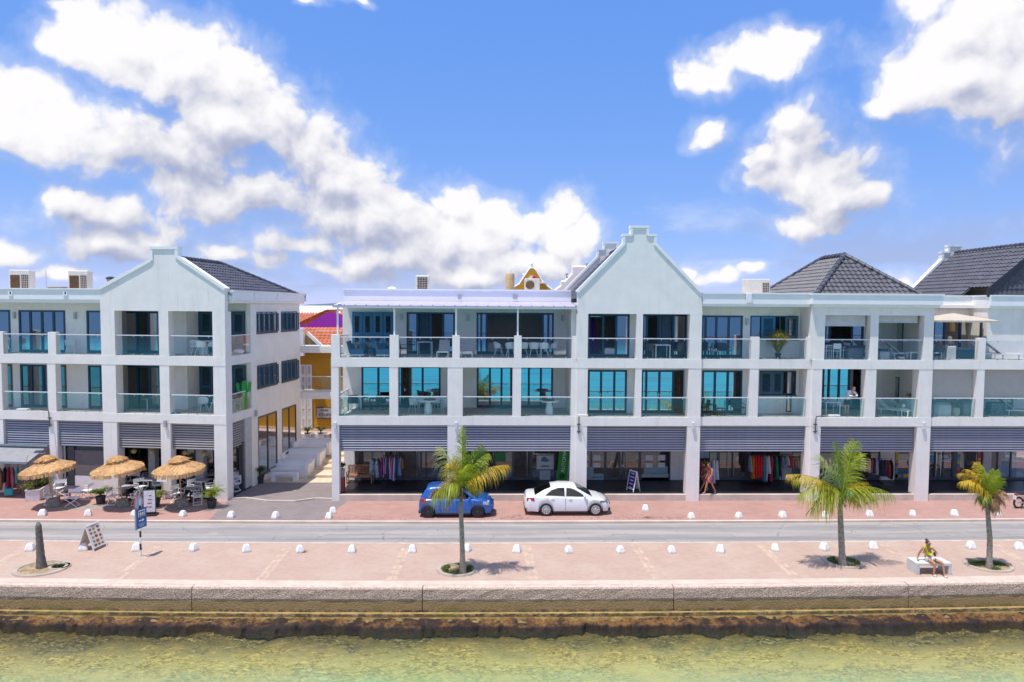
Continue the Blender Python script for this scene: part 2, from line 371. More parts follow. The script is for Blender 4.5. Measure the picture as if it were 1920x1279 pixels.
def strip(name, f0, f1, z, m, thick=.12, xs=XS, kind='structure'):
    b = MB(); n = len(xs)
    lo = [(x, f0(x), z) for x in xs]; hi = [(x, f1(x), z) for x in xs]
    b._add(lo + hi + [(x, f0(x), z - thick) for x in xs] + [(x, f1(x), z - thick) for x in xs],
           [(i, i + 1, n + i + 1, n + i) for i in range(n - 1)] + [(2 * n + i, 2 * n + i + 1, i + 1, i) for i in range(n - 1)] + [(n + i, n + i + 1, 3 * n + i + 1, 3 * n + i) for i in range(n - 1)])
    return tag(b.build(name, m), kind=kind)
M_LAND = mat('dry_ground', (.36, .30, .22), .9, var=.25, nscale=.02, bump=.2)
lb = MB(); lb.quad((-4000, -3, -.3), (4000, -3, -.3), (4000, 5000, -.3), (-4000, 5000, -.3)); tag(lb.build('ground', M_LAND), kind='structure')
strip('promenade', lambda x: COPE(x) + .0, ROAD_N, 0.0, M_PROM, .3)
strip('road', lambda x: ROAD_N(x) - .05, lambda x: ROAD_F(x) + .05, -.10, road_mat(), .2)
strip('pavement', ROAD_F, lambda x: 40.0, 0.0, M_PAVE, .2)
strip('kerb', lambda x: ROAD_F(x) - .02, lambda x: ROAD_F(x) + .16, .006, M_KERB, .14)
strip('kerb', lambda x: ROAD_N(x) - .14, lambda x: ROAD_N(x) + .02, .006, mat('edge_concrete', (.52, .42, .355), .88, var=.2, nscale=1.2), .14)
strip('paving_edge', lambda x: COPE(x) + .02, lambda x: COPE(x) + .42, .009, mat('sandy_edge', (.60, .47, .39), .9, var=.16, nscale=1.0), .05)
# pale concrete bands laid across the promenade
for (a, b_) in (((48, 1027), (0, 1056)), ((295, 1026), (233, 1075)), ((541, 1025), (495, 1080)), ((763, 1025), (734, 1088)), ((988, 1027), (1001, 1088)),
               ((1193, 1027), (1228, 1080)), ((1446, 1040), (1495, 1085)), ((1662, 1025), (1740, 1080)), ((1880, 1030), (1960, 1080))):
    pa, pb = gnd(*a), gnd(*b_); d = (pb - pa); d.z = 0; d.normalize()
    y0, y1 = -6.95, -10.75; p0 = pa + d * ((y0 - pa.y) / d.y); p1 = pa + d * ((y1 - pa.y) / d.y)
    for dx in (-.19, .02):
        q = MB(); q.quad((p0.x + dx, p0.y, .004), (p0.x + dx + .17, p0.y, .004), (p1.x + dx + .17, p1.y, .004), (p1.x + dx, p1.y, .004)); q.f = [q.f[0][::-1]]
        tag(q.build('paving_band', mat('band_concrete', (.50, .365, .285), .9, var=.22, nscale=2.5)), kind='structure')
# grey pavers: alley apron and a strip before the cafe
def flat(name, px, z, m):
    q = MB(); pts = [gnd(*p, 0.0) for p in px]; q.poly([(p.x, p.y, z) for p in pts])
    o = q.build(name, m)
    if o.data.polygons[0].normal.z < 0: o.data.flip_normals()
    return tag(o, kind='structure')
flat('alley_paving', [(392, 974.5), (602, 975.5), (655, 938), (640, 890), (470, 890), (425, 941)], .005, M_GREY)
flat('cafe_paving', [(85, 956), (160, 956.5), (250, 957.5), (410, 958.5), (428, 944), (330, 947), (170, 945), (95, 947)], .008, mat('sandy_pavers', (.34, .27, .24), .9, var=.2, nscale=4, bump=.2))
# leaf litter in the gutter by the cars
lt = MB(); r2 = random.Random(3)
for i in range(420):
    k = r2.random(); x = r2.choice((-7 + r2.gauss(0, 1.0), 0.9 + r2.gauss(0, .45), 7.2 + r2.gauss(0, .8), 9.5 + r2.gauss(0, 1.2), r2.uniform(-9, 20)))
    y = -3.25 + abs(r2.gauss(0, .4)); a = r2.uniform(0, 6.28); l = r2.uniform(.015, .05)
    c, s_ = cos(a) * l, sin(a) * l; z = .012 + r2.random() * .006
    lt.quad((x - c, y - s_, z), (x + s_ * .4, y - c * .4, z), (x + c, y + s_, z + .01), (x - s_ * .4, y + c * .4, z))
tag(lt.build('leaf_litter', mat('dry_leaf', (.10, .075, .045), .9, var=.5, nscale=9)), kind='stuff')

# ---- sea wall
def quay_mat():
    m = bpy.data.materials.new('quay_concrete'); m.use_nodes = True; t = m.node_tree; b = t.nodes['Principled BSDF']; b.inputs['Roughness'].default_value = .9
    g = N(t, 'ShaderNodeNewGeometry'); v = g.outputs['Position']; s = N(t, 'ShaderNodeSeparateXYZ'); t.links.new(v, s.inputs[0])
    n1 = NZ(t, v, 22, 6, .75); n2 = NZ(t, VM(t, 'MULTIPLY', v, (1, 1, .35)), 1.3, 6, .65); n3 = NZ(t, v, 3.5, 6, .7)
    vo = N(t, 'ShaderNodeTexVoronoi'); t.links.new(v, vo.inputs['Vector']); vo.inputs['Scale'].default_value = 17
    zz = MA(t, 'ADD', s.outputs[2], MA(t, 'MULTIPLY', MA(t, 'SUBTRACT', n2, .5), .16))
    c = MX(t, MR(t, n1, .36, .66), (.25, .17, .135), (.70, .52, .41))
    c = MX(t, MR(t, vo.outputs['Distance'], .36, .12, 0, .55), c, (.70, .56, .46))
    c = MX(t, MR(t, zz, -.42, -.50, 0, .82), c, (.30, .195, .065))                   # tide-stained lower face
    c = MX(t, MA(t, 'MULTIPLY', MR(t, zz, -.74, -.88), MR(t, n3, .40, .60, 0, .9)), c, (.035, .028, .018))   # black weed line
    c = MX(t, MA(t, 'MULTIPLY', MR(t, zz, -.55, -.82), MR(t, n2, .46, .70, 0, .75)), c, (.15, .14, .022))
    c = MX(t, MA(t, 'MULTIPLY', MR(t, zz, -.92, -1.0), MR(t, n3, .35, .6, 0, .85)), c, (.17, .105, .028))
    t.links.new(c, b.inputs['Base Color'])
    bn = N(t, 'ShaderNodeBump'); bn.inputs['Strength'].default_value = .9; bn.inputs['Distance'].default_value = .03
    t.links.new(MA(t, 'SUBTRACT', n1, MA(t, 'MULTIPLY', vo.outputs['Distance'], .6)), bn.inputs['Height']); t.links.new(bn.outputs[0], b.inputs['Normal']); return m
M_QUAY = quay_mat()
M_COPE = mat('coping_top', (.58, .47, .39), .9, var=.18, nscale=5, bump=.5, bscale=60)
sw = thing('sea_wall', 'long stained concrete sea wall with a pale coping above the rocks', 'sea wall', (0, 0, 0))
def profile_run(name, x0, x1, prof, mats, parent, top_faces=(), step=.5, wob=.0, seed=1):
    """prof: list of (dy from COPE, z) front-side outline, extruded along the bent quay"""
    b = MB(); n = max(2, int((x1 - x0) / step)); r = random.Random(seed); m = len(prof); rings = []
    for i in range(n + 1):
        x = x0 + (x1 - x0) * i / n; rings.append([(x, COPE(x) + dy + (r.uniform(-wob, wob) if 0 < j < m - 1 else 0), z + (r.uniform(-wob, wob) * .5 if 0 < j < m - 1 else 0)) for j, (dy, z) in enumerate(prof)])
    vs = [p for q in rings for p in q]; fs = []; mi = []
    for i in range(n):
        for j in range(m):
            k = (j + 1) % m; fs.append((i * m + j, i * m + k, (i + 1) * m + k, (i + 1) * m + j)); mi.append(1 if j in top_faces else 0)
    fs += [tuple(range(m)), tuple(range(n * m, n * m + m))[::-1]]; mi += [0, 0]
    b.v = vs; b.f = [f[::-1] for f in fs]; b.mi = mi
    return b.build(name, mats, parent)
JX = [gnd(x, 1100).x for x in (362, 793, 1262, 1708)]
EDG = [-70, -45, -30] + JX + [32, 45, 70]
for i in range(len(EDG) - 1):
    a, b_ = EDG[i] + .016, EDG[i + 1] - .016; h = [0, .015, -.01, .02, .0, -.012, .01, 0, 0][i % 9]
    profile_run('coping_slab', a, b_, [(0.0, -.30), (0.0, .012 + h * .4), (-.24, .012 + h * .4), (-.30, -.03), (-.32, -.20), (-.335, -.38), (-.328, -.42)], [M_QUAY, M_COPE], sw, (1,), .35, .012, i)
    profile_run('wall_block', a + .0, b_ - .0, [(0.0, -1.2), (0.0, -.422), (-.315, -.422), (-.335, -.90), (-.335, -1.2)], [M_QUAY], sw, (), .4, .008, i + 40)
profile_run('wall_core', -70, 70, [(0.3, -1.2), (0.3, -.05), (-.20, -.05), (-.20, -1.2)], [M_QUAY], sw, (), 1.0, 0, 99)
profile_run('ledge', -70, 70, [(0, -1.5), (0, -.884), (-.30, -.884), (-.44, -.888), (-.46, -.91), (-.48, -1.06), (-.48, -1.5)], [M_QUAY, mat('ochre_ledge', (.36, .24, .085), .9, var=.3, nscale=3, bump=.4)], sw, (2,), .6, .010, 77)
profile_run('foot_ledge', -70, 70, [(-.44, -1.5), (-.47, -1.012), (-.60, -1.018), (-.80, -1.06), (-.85, -1.5)], [M_QUAY, mat('weedy_ledge', (.21, .145, .05), .95, var=.4, nscale=4, bump=.6)], sw, (1, 2), .4, .02, 78)

from mathutils import noise as mn
def rock_mat():
    m = bpy.data.materials.new('wet_rock'); m.use_nodes = True; t = m.node_tree; b = t.nodes['Principled BSDF']; b.inputs['Roughness'].default_value = .62; b.inputs['Specular IOR Level'].default_value = .25
    g = N(t, 'ShaderNodeNewGeometry'); v = g.outputs['Position']; s = N(t, 'ShaderNodeSeparateXYZ'); t.links.new(v, s.inputs[0])
    n1 = NZ(t, v, 1.5, 6, .65); n2 = NZ(t, v, 9, 7, .75)
    c = MX(t, MR(t, n1, .40, .60), (.038, .02, .013), (.22, .105, .03)); c = MX(t, MR(t, n2, .46, .64), c, (.022, .016, .016))
    c = MX(t, MA(t, 'MULTIPLY', MR(t, s.outputs[2], -1.05, -1.14), .85), c, (.018, .014, .016)); t.links.new(c, b.inputs['Base Color'])
    bn = N(t, 'ShaderNodeBump'); bn.inputs['Strength'].default_value = 1.0; bn.inputs['Distance'].default_value = .05
    t.links.new(n2, bn.inputs['Height']); t.links.new(bn.outputs[0], b.inputs['Normal']); return m
rk = MB(); nx, ny = 760, 22
def edge(x): return .54 + .28 * mn.noise(Vector((x * .42, 3, 0))) + .20 * mn.noise(Vector((x * 1.3, 9, 0))) + .12 * mn.noise(Vector((x * 4.2, 5, 0))) + .09 * mn.noise(Vector((x * 9.5, 2, 0))) + .05 * mn.noise(Vector((x * 21, 7, 0))) + .16 * min(1, max(0, (x - 8) / 6)) * (1 if x < 15.5 else .2)
for i in range(nx + 1):
    x = -35 + 70 * i / nx; e = max(.25, edge(x))
    for j in range(ny + 1):
        q = j / ny; y = COPE(x) - .62 - e * q
        z = -1.00 - .09 * q + .085 * mn.noise(Vector((x * 2.3, y * 3.4, 0))) + .06 * mn.noise(Vector((x * 7, y * 8, 2))) + .03 * mn.noise(Vector((x * 17, y * 17, 4)))
        y += .05 * mn.noise(Vector((x * 6, y * 5, 8)))
        if q > .72: k_ = (q - .72) / .28; z -= .32 * k_ ** 1.3 + .07 * k_ * mn.noise(Vector((x * 5, y * 6, 6))); y -= .05 * k_
        rk.v.append((x, y, z))
for i in range(nx):
    for j in range(ny):
        a = i * (ny + 1) + j; rk.f.append((a, a + 1, a + ny + 2, a + ny + 1)); rk.mi.append(0)
rko = rk.build('rock_shelf', rock_mat(), smooth=60); tag(rko, kind='structure')

# ---- seabed and sea
def seabed_mat():
    m = bpy.data.materials.new('weedy_seabed'); m.use_nodes = True; t = m.node_tree; b = t.nodes['Principled BSDF']; b.inputs['Roughness'].default_value = .9
    g = N(t, 'ShaderNodeNewGeometry'); v = g.outputs['Position']; s = N(t, 'ShaderNodeSeparateXYZ'); t.links.new(v, s.inputs[0])
    sv = VM(t, 'MULTIPLY', v, (1, 1.6, 1)); n1 = NZ(t, sv, .75, 7, .66, .6); n2 = NZ(t, VM(t, 'MULTIPLY', v, (1, 1.9, 1)), 5.2, 8, .75, .9); n3 = NZ(t, VM(t, 'MULTIPLY', v, (1, 1.6, 1)), 21, 6, .72, .5)
    c = MX(t, MR(t, n2, .39, .61), (.21, .135, .022), (.78, .58, .18))
    c = MX(t, MR(t, n1, .40, .66, 0, .9), c, (.74, .60, .24))
    sh = MA(t, 'ADD', s.outputs[1], MA(t, 'MULTIPLY', MA(t, 'SUBTRACT', n1, .5), 3.4))
    c = MX(t, MA(t, 'MULTIPLY', MR(t, sh, -14.0, -12.4), MR(t, n2, .34, .54, .2, 1)), c, (.055, .036, .012))
    c = MX(t, MR(t, n3, .55, .69, 0, .65), c, (.13, .085, .018))
    c = MX(t, MR(t, sh, -13.8, -16.2, 0, .72), c, (.66, .78, .50)); t.links.new(c, b.inputs['Base Color'])
    bn = N(t, 'ShaderNodeBump'); bn.inputs['Strength'].default_value = .8; bn.inputs['Distance'].default_value = .2
    t.links.new(n2, bn.inputs['Height']); t.links.new(bn.outputs[0], b.inputs['Normal']); return m
sb = MB()
def bed(u, v):
    x = -60 + 120 * u; y = -11.5 - 60 * v * v; d = -11.5 - y
    z = -1.31 - .12 * d + .10 * mn.noise(Vector((x * .8, y * 1.2, 0))) + .05 * mn.noise(Vector((x * 2.6, y * 3.1, 1)))
    return (x, y, z)
sb.sheet(bed, 220, 70); sb.f = [f[::-1] for f in sb.f]
tag(sb.build('seabed', seabed_mat(), smooth=180), kind='structure')
def sea_mat():
    m = bpy.data.materials.new('sea_water'); m.use_nodes = True; t = m.node_tree; t.nodes.remove(t.nodes['Principled BSDF'])
    g = N(t, 'ShaderNodeNewGeometry'); v = g.outputs['Position']; s = N(t, 'ShaderNodeSeparateXYZ'); t.links.new(v, s.inputs[0])
    y = MA(t, 'ADD', s.outputs[1], MA(t, 'MULTIPLY', MA(t, 'SUBTRACT', NZ(t, v, .08, 4, .6), .5), 14))
    near = MR(t, y, -13, -46, 0, 1, 'LINEAR'); deep = MR(t, y, -95, -190, 0, 1)
    sc = MX(t, MR(t, y, -22, -60), (.12, .46, .30), (.018, .40, .52)); sc = MX(t, MR(t, NZ(t, VM(t, 'MULTIPLY', v, (.3, 1, 1)), .25, 5, .65), .42, .66, 0, .7), sc, (.03, .26, .40)); sc = MX(t, deep, sc, (.006, .075, .19))
    df = N(t, 'ShaderNodeBsdfDiffuse'); t.links.new(sc, df.inputs[0])
    tr = N(t, 'ShaderNodeBsdfTransparent'); t.links.new(MX(t, near, (.96, .98, .88), (.50, .88, .80)), tr.inputs[0])
    mx = N(t, 'ShaderNodeMixShader'); yy = s.outputs[1]
    t.links.new(MA(t, 'ADD', MR(t, yy, -12.4, -16.0, .0, .13, 'LINEAR'), MR(t, yy, -16, -50, 0, .78, 'LINEAR')), mx.inputs[0]); t.links.new(tr.outputs[0], mx.inputs[1]); t.links.new(df.outputs[0], mx.inputs[2])
    bn = N(t, 'ShaderNodeBump'); bn.inputs['Strength'].default_value = .55; bn.inputs['Distance'].default_value = .06
    wv = NZ(t, VM(t, 'MULTIPLY', v, (1, 1.7, 1)), 2.2, 5, .6); t.links.new(wv, bn.inputs['Height'])
    gl = N(t, 'ShaderNodeBsdfGlossy'); gl.inputs['Roughness'].default_value = .06; t.links.new(bn.outputs[0], gl.inputs['Normal'])
    fr = N(t, 'ShaderNodeFresnel'); fr.inputs['IOR'].default_value = 1.33; t.links.new(bn.outputs[0], fr.inputs['Normal'])
    m2 = N(t, 'ShaderNodeMixShader'); t.links.new(MA(t, 'MINIMUM', fr.outputs[0], .16), m2.inputs[0]); t.links.new(mx.outputs[0], m2.inputs[1]); t.links.new(gl.outputs[0], m2.inputs[2])
    t.links.new(m2.outputs[0], t.nodes['Material Output'].inputs[0]); return m
wb = MB(); wb.quad((-4000, -4000, -1.17), (4000, -4000, -1.17), (4000, -11.7, -1.17), (-4000, -11.7, -1.17)); tag(wb.build('sea', sea_mat()), kind='structure')

# ---- low hills on the horizon
hb = MB(); hn = 160
for i in range(hn + 1):
    x = -1600 + 3200 * i / hn; h = 10 + 13 * max(0, mn.noise(Vector((x * .0042, 1.7, 0))) + .35) + 2.2 * mn.noise(Vector((x * .03, 5, 0)))
    if -420 < x < -180: h += 8
    hb.v += [(x, 1750, -1), (x, 1900, h), (x, 2300, -1)]
for i in range(hn):
    for j in (0, 1): a = i * 3 + j; hb.f.append((a, a + 3, a + 4, a + 1)); hb.mi.append(0)
tag(hb.build('hills', mat('far_scrub', (.10, .14, .17), .95, var=.4, nscale=.01), smooth=180), kind='structure')
# ================================================================== BUILDING KIT
M_WALL = mat('white_stucco', (.845, .805, .765), .85, var=.045, nscale=1.2, bump=.15, bscale=55, streak=.34)
M_TRIM = mat('white_trim', (.86, .855, .845), .7, var=.03, nscale=2.0, streak=.10)
M_WARM = mat('cream_stucco', (.84, .80, .75), .85, var=.05, nscale=1.1, bump=.15, bscale=55, streak=.34)
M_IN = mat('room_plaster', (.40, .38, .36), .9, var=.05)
M_FLOOR = mat('terrace_tile', (.44, .40, .375), .6, var=.10, nscale=2.5)
M_NAVY = mat('petrol_blue_frame', (.006, .05, .115), .38, var=.12, nscale=5)
M_SHBLUE = mat('blue_shutter_paint', (.03, .165, .30), .45, var=.10, nscale=5)
M_CHAR = mat('charcoal_frame', (.045, .05, .062), .4, var=.1)
M_STEEL = mat('brushed_steel', (.62, .62, .62), .3, 1.0, var=.05)
M_RAIL = mat('white_handrail', (.78, .78, .78), .35, var=.03)
M_SLAT = mat('grey_shutter_slat', (.33, .345, .43), .42, .25, var=.06, nscale=4)
M_SLATW = mat('taupe_shutter_slat', (.36, .345, .36), .45, .2, var=.06, nscale=4)
M_DECK = mat('black_deck_tile', (.020, .019, .024), .40, var=.35, nscale=.9, bump=.05, bscale=6)
M_WOOD = mat('brown_wood', (.20, .10, .05), .6, var=.3, nscale=8)
M_BLACK = mat('black_plastic', (.015, .015, .017), .5)
M_WPL = mat('white_plastic', (.80, .80, .80), .4, var=.02)
G_DOOR = glass('mirror_glass', (.30, .36, .38), .54, .80, .0, .06)
G_DARK = glass('dark_window_glass', (.26, .28, .30), .16, .60, .0, .05)
G_RAIL = glass('rail_glass', (.93, .965, .96), .045, .40)
G_RAILG = glass('green_rail_glass', (.80, .925, .915), .06, .42)
G_SHOP = glass('shop_glass', (.60, .66, .70), .10, .6)

def wall_grid(b, x0, x1, z0, z1, y0, y1, holes):
    xs = sorted({x0, x1, *[q for h in holes for q in h[:2] if x0 < q < x1]}); zs = sorted({z0, z1, *[q for h in holes for q in h[2:] if z0 < q < z1]})
    for i in range(len(xs) - 1):
        run = None
        for j in range(len(zs) - 1):
            cx_, cz = (xs[i] + xs[i + 1]) / 2, (zs[j] + zs[j + 1]) / 2
            solid = not any(h[0] < cx_ < h[1] and h[2] < cz < h[3] for h in holes)
            if solid: run = [zs[j] if run is None else run[0], zs[j + 1]]
            if (not solid or j == len(zs) - 2) and run: b.box(xs[i], xs[i + 1], y0, y1, *run); run = None
    return b
def glazed(par, x0, x1, z0, z1, y, cuts, fm=None, gm=None, st=.10, skip=(), name='glass_door', dep=.09, bot=.16, handle=None):
    """framed glass: cuts = inner stile positions as fractions; skip = panes left out (an open leaf)"""
    fm = fm or M_NAVY; gm = gm or G_DOOR; b = MB(); w = x1 - x0; y1 = y + dep
    b.box(x0, x1, y, y1, z1 - st, z1); b.box(x0, x1, y, y1, z0, z0 + bot)
    e = [x0] + [x0 + c * w for c in cuts] + [x1]
    for i, x in enumerate(e):
        a, c = (x, x + st) if i == 0 else (x - st, x) if i == len(e) - 1 else (x - st * .6, x + st * .6)
        b.box(a, c, y, y1, z0 + bot, z1 - st)
    o = b.build(name, fm, par)
    for i in range(len(e) - 1):
        if i in skip: continue
        q = MB(); q.quad((e[i] + st * .5, y + dep * .5, z0 + bot), (e[i + 1] - st * .5, y + dep * .5, z0 + bot), (e[i + 1] - st * .5, y + dep * .5, z1 - st), (e[i] + st * .5, y + dep * .5, z1 - st))
        q.build('pane', gm, o)
    if handle is not None:
        q = MB(); hx = x0 + handle * w; q.box(hx - .02, hx + .02, y - .05, y - .002, z0 + .95, z0 + 1.15); q.box(hx - .02, hx + .12, y - .07, y - .05, z0 + 1.03, z0 + 1.06); q.build('handle', M_STEEL, o)
    return o
def leaf(par, p0, p1, z0, z1, m, louv, lm=None, th=.045, name='shutter_leaf', stile=.09, splits=((.04, .96),)):
    """a louvred leaf between two plan points; splits = louvre windows as fractions of the height"""
    p0, p1 = Vector(p0).to_2d(), Vector(p1).to_2d(); d = p1 - p0; L = d.length; d /= L; n = Vector((d.y, -d.x)); h = z1 - z0
    P = lambda a, o_, z: (p0.x + d.x * a + n.x * o_, p0.y + d.y * a + n.y * o_, z)
    b = MB()
    def bar(a0, a1, za, zb, o0=0.0, o1=th):
        b._add([P(a0, o0, za), P(a1, o0, za), P(a1, o1, za), P(a0, o1, za), P(a0, o0, zb), P(a1, o0, zb), P(a1, o1, zb), P(a0, o1, zb)],
               [(0, 1, 2, 3), (7, 6, 5, 4), (4, 5, 1, 0), (5, 6, 2, 1), (6, 7, 3, 2), (7, 4, 0, 3)])
    bar(0, stile, z0, z1); bar(L - stile, L, z0, z1)
    zz = z0
    for (a, c) in splits: bar(stile, L - stile, zz, z0 + a * h); zz = z0 + c * h
    bar(stile, L - stile, zz, z1)
    o = b.build(name, m, par); b = MB()
    for (a, c) in splits:
        za, zb = z0 + a * h, z0 + c * h; k = max(3, int((zb - za) / .07))
        for i in range(k):
            z = za + (zb - za) * (i + .5) / k; b._add([P(stile, .006, z + .026), P(L - stile, .006, z + .026), P(L - stile, th - .006, z - .02), P(stile, th - .006, z - .02)], [(0, 1, 2, 3)])
    tag(b.build('louvres', lm or m, o), kind='stuff')
    return o
def railing(par, pts, z, gm=None, n=2, h=1.12, rail=True, clamps=True):
    """glass balustrade along plan points"""
    gm = gm or G_RAIL; b = MB()
    pts = [Vector((p[0], p[1])) for p in pts]
    for a, c in zip(pts, pts[1:]):
        d = (c - a).normalized(); nn = Vector((-d.y, d.x)) * .022
        b._add([(a.x - nn.x, a.y - nn.y, z + h - .045), (c.x - nn.x, c.y - nn.y, z + h - .045), (c.x + nn.x, c.y + nn.y, z + h - .045), (a.x + nn.x, a.y + nn.y, z + h - .045),
                (a.x - nn.x, a.y - nn.y, z + h), (c.x - nn.x, c.y - nn.y, z + h), (c.x + nn.x, c.y + nn.y, z + h), (a.x + nn.x, a.y + nn.y, z + h)],
               [(0, 3, 2, 1), (4, 5, 6, 7), (0, 1, 5, 4), (1, 2, 6, 5), (2, 3, 7, 6), (3, 0, 4, 7)])
    o = b.build('balcony_railing', M_RAIL, par); cl = MB()
    for a, c in zip(pts, pts[1:]):
        k = n if (c - a).length > 1.4 else 1; L = (c - a); d = L.normalized()
        for i in range(k):
            q0, q1 = a + L * (i / k) + d * .012, a + L * ((i + 1) / k) - d * .012; nn = Vector((-d.y, d.x)) * .005
            g = MB(); g.quad((q0.x, q0.y, z + .02), (q1.x, q1.y, z + .02), (q1.x, q1.y, z + h - .05), (q0.x, q0.y, z + h - .05)); g.build('glass_panel', gm, o)
            for f in (.2, .8):
                m_ = q0.lerp(q1, f); cl.cbox((m_.x, m_.y, z + .06), (.05, .06, .07)); cl.cbox((m_.x, m_.y, z + h - .09), (.035, .045, .07))
    if clamps: tag(cl.build('clamps', M_STEEL, o), kind='stuff')
    return o
def roller(par, x0, x1, z0, z1, y, m=None, n=11, axis='x', name='roller_shutter'):
    m = m or M_SLAT; b = MB(); h = (z1 - z0) / n
    if axis == 'x': b.box(x0, x1, y + .07, y + .10, z0, z1)
    else: b.box(y - .10, y - .07, x0, x1, z0, z1)
    o = b.build(name, mat('shutter_groove', (.05, .05, .06), .7), par)
    s = MB(); prof = [(.068, .0), (.012, h * .10), (-.004, h * .32), (-.004, h * .52), (.014, h * .72), (.068, h * .80)]
    if axis == 'x': s.loft([[(x0 + .004, y + a, c) for a, c in prof], [(x1 - .004, y + a, c) for a, c in prof]], True, True)
    else: s.loft([[(y - a, x1 - .004, c) for a, c in prof], [(y - a, x0 + .004, c) for a, c in prof]][::-1], True, True)
    me = s.mesh('slat', m)
    for i in range(n): put('slat', me, o, (0, 0, z0 + i * h))
    return o
def wall_lamp(par, p, nrm=(0, -1)):
    b = MB(); nx_, ny_ = nrm; b.cbox((p[0] + nx_ * .06, p[1] + ny_ * .06, p[2]), (.13 if ny_ else .12, .12 if ny_ else .13, .36)); return b.build('wall_lamp', mat('lamp_grey', (.46, .46, .47), .4, .3), par)
def tile_slope(par, o, eu, ev, U, V, m, inside=None, name='roof_tiles', tw=.30, tl=.36):
    """interlocking wavy tiles laid over a slope: o corner, eu along the eave, ev up the slope"""
    eu, ev = Vector(eu).normalized(), Vector(ev).normalized(); nn = eu.cross(ev).normalized(); o = Vector(o); b = MB()
    if nn.z < 0: nn = -nn
    nu, nv = int(U / tw) + 1, int(V / tl) + 1; wave = [(-.5, .015), (-.22, .06), (.05, .065), (.28, .012), (.5, .015)]
    for j in range(nv):
        for i in range(nu):
            u, v = (i + .5) * tw, (j + .5) * tl
            if inside and not inside(u, v): continue
            if not inside and (u > U or v > V): continue
            jit = rnd.uniform(-.006, .006); vs = []
            for (dv, dz) in ((-.54 * tl, .045), (.5 * tl, .0)):
                for a, hgt in wave: vs.append(o + eu * (u + a * tw) + ev * (v + dv) + nn * (hgt + dz + jit))
            vs += [o + eu * (u + a * tw) + ev * (v - .54 * tl) + nn * (hgt + .02) for a, hgt in wave]
            k = len(wave); b._add(vs, [(q, q + 1, k + q + 1, k + q) for q in range(k - 1)] + [(2 * k + q, 2 * k + q + 1, q + 1, q) for q in range(k - 1)])
    return tag(b.build(name, m, par, smooth=38), kind='stuff')
def ridge(par, p0, p1, m, r=.12, L=.36):
    p0, p1 = Vector(p0), Vector(p1); d = p1 - p0; n = max(1, int(d.length / L)); d /= n
    for i in range(n):
        b = MB(); a = p0 + d * i; b.tube([a - d * .06, a + d * .12, a + d * 1.02], [r * 1.22, r * 1.1, r * .96], 8); b.build('ridge_tile', m, par, smooth=50)
M_TILE = mat('dark_roof_tile', (.082, .080, .100), .5, var=.25, nscale=1.6)

def ac_unit(par_label, loc, w, d, h, fans, side=None, brown=.12, grille=True, rz=0.0, group=None):
    t = thing('air_conditioner', par_label, 'air conditioner', loc, rz, group)
    b = MB(); b.bbox(-w / 2, w / 2, 0, d, .06, h, .03); b.box(-w / 2 + .08, -w / 2 + .16, .05, d - .05, 0, .06); b.box(w / 2 - .16, w / 2 - .08, .05, d - .05, 0, .06); b.build('casing', mat('ac_white', (.72, .66, .58), .5, var=.06), t)
    mg = mat('rusty_coil', (.21, .115, .055), .8, var=.5, nscale=22, bump=.6); md = mat('dark_grille', (.12, .085, .06), .7, var=.5, nscale=18)
    for (x0, x1, z0, z1, kind) in fans:
        b = MB()
        if kind == 'coil':
            b.box(x0, x1, -.012, .0, z0, z1)
            for i in range(int((z1 - z0) / .05)): b.box(x0, x1, -.025, -.012, z0 + i * .05 + .008, z0 + i * .05 + .024)
            b.build('coil', mg, t)
        elif kind == 'grid':
            b.box(x0, x1, -.01, .0, z0, z1); o = b.build('grille', md, t); b = MB(); n = 4; k = 7
            for i in range(n + 1): x = x0 + (x1 - x0) * i / n; b.box(x - .007, x + .007, -.03, -.01, z0, z1)
            for i in range(k + 1): z = z0 + (z1 - z0) * i / k; b.box(x0, x1, -.034, -.012, z - .007, z + .007)
            b.build('grid', mat('ac_white', (.72, .70, .68), .5), o)
        else:
            c = ((x0 + x1) / 2, (z0 + z1) / 2); r = (x1 - x0) / 2
            b._add([(c[0] + r * cos(a * pi / 12), -.012, c[1] + r * sin(a * pi / 12)) for a in range(24)], [tuple(range(24))[::-1]]); o = b.build('fan', mat('fan_brown', (.17, .10, .055), .7, var=.3), t); b = MB()
            for i in range(1, 5): rr = r * i / 4; b.tube([(c[0] + rr * cos(a * pi / 10), -.03, c[1] + rr * sin(a * pi / 10)) for a in range(21)], .008, 4)
            for a in range(0, 8): b.tube([c and (c[0], -.03, c[1]), (c[0] + r * cos(a * pi / 4), -.03, c[1] + r * sin(a * pi / 4))], .007, 4)
            b.build('fan_guard', mat('guard_brown', (.30, .19, .10), .6), o)
    return t
# ================================================================== MAIN BUILDING
Z0, ZS, ZB, Z1, ZC2, Z2, ZL, ZP0, ZP1 = .35, 2.67, 4.12, 4.60, 7.25, 7.75, 10.17, 10.66, 11.28
YB = 10.0
mb_ = thing('apartment_building', 'long white three storey seafront building with stepped gable and shops below', 'building', (0, 0, 0))
P = mb_
ax = lambda px, py=735, Y=0.0: at(px, py, Y).x
PR = -.12                                            # the two gabled / hipped blocks stand this much proud
COLS = [(-8.72, -8.32, 0), (-2.51, -1.70, 0), (4.15, 4.44, 0), (4.44, 5.02, PR), (10.47, 11.17, PR), (17.02, 17.24, 0), (17.24, 17.78, PR), (23.12, 23.86, PR)]
XE = 34.0
for (a, b_, y) in COLS:
    q = MB(); top = ZC2
    q.box(a, b_, y, .50, 0, top); q.build('column', M_WALL, P)
q = MB(); q.box(30.0, 30.75, 0, .5, 0, ZC2); q.build('column', M_WALL, P)
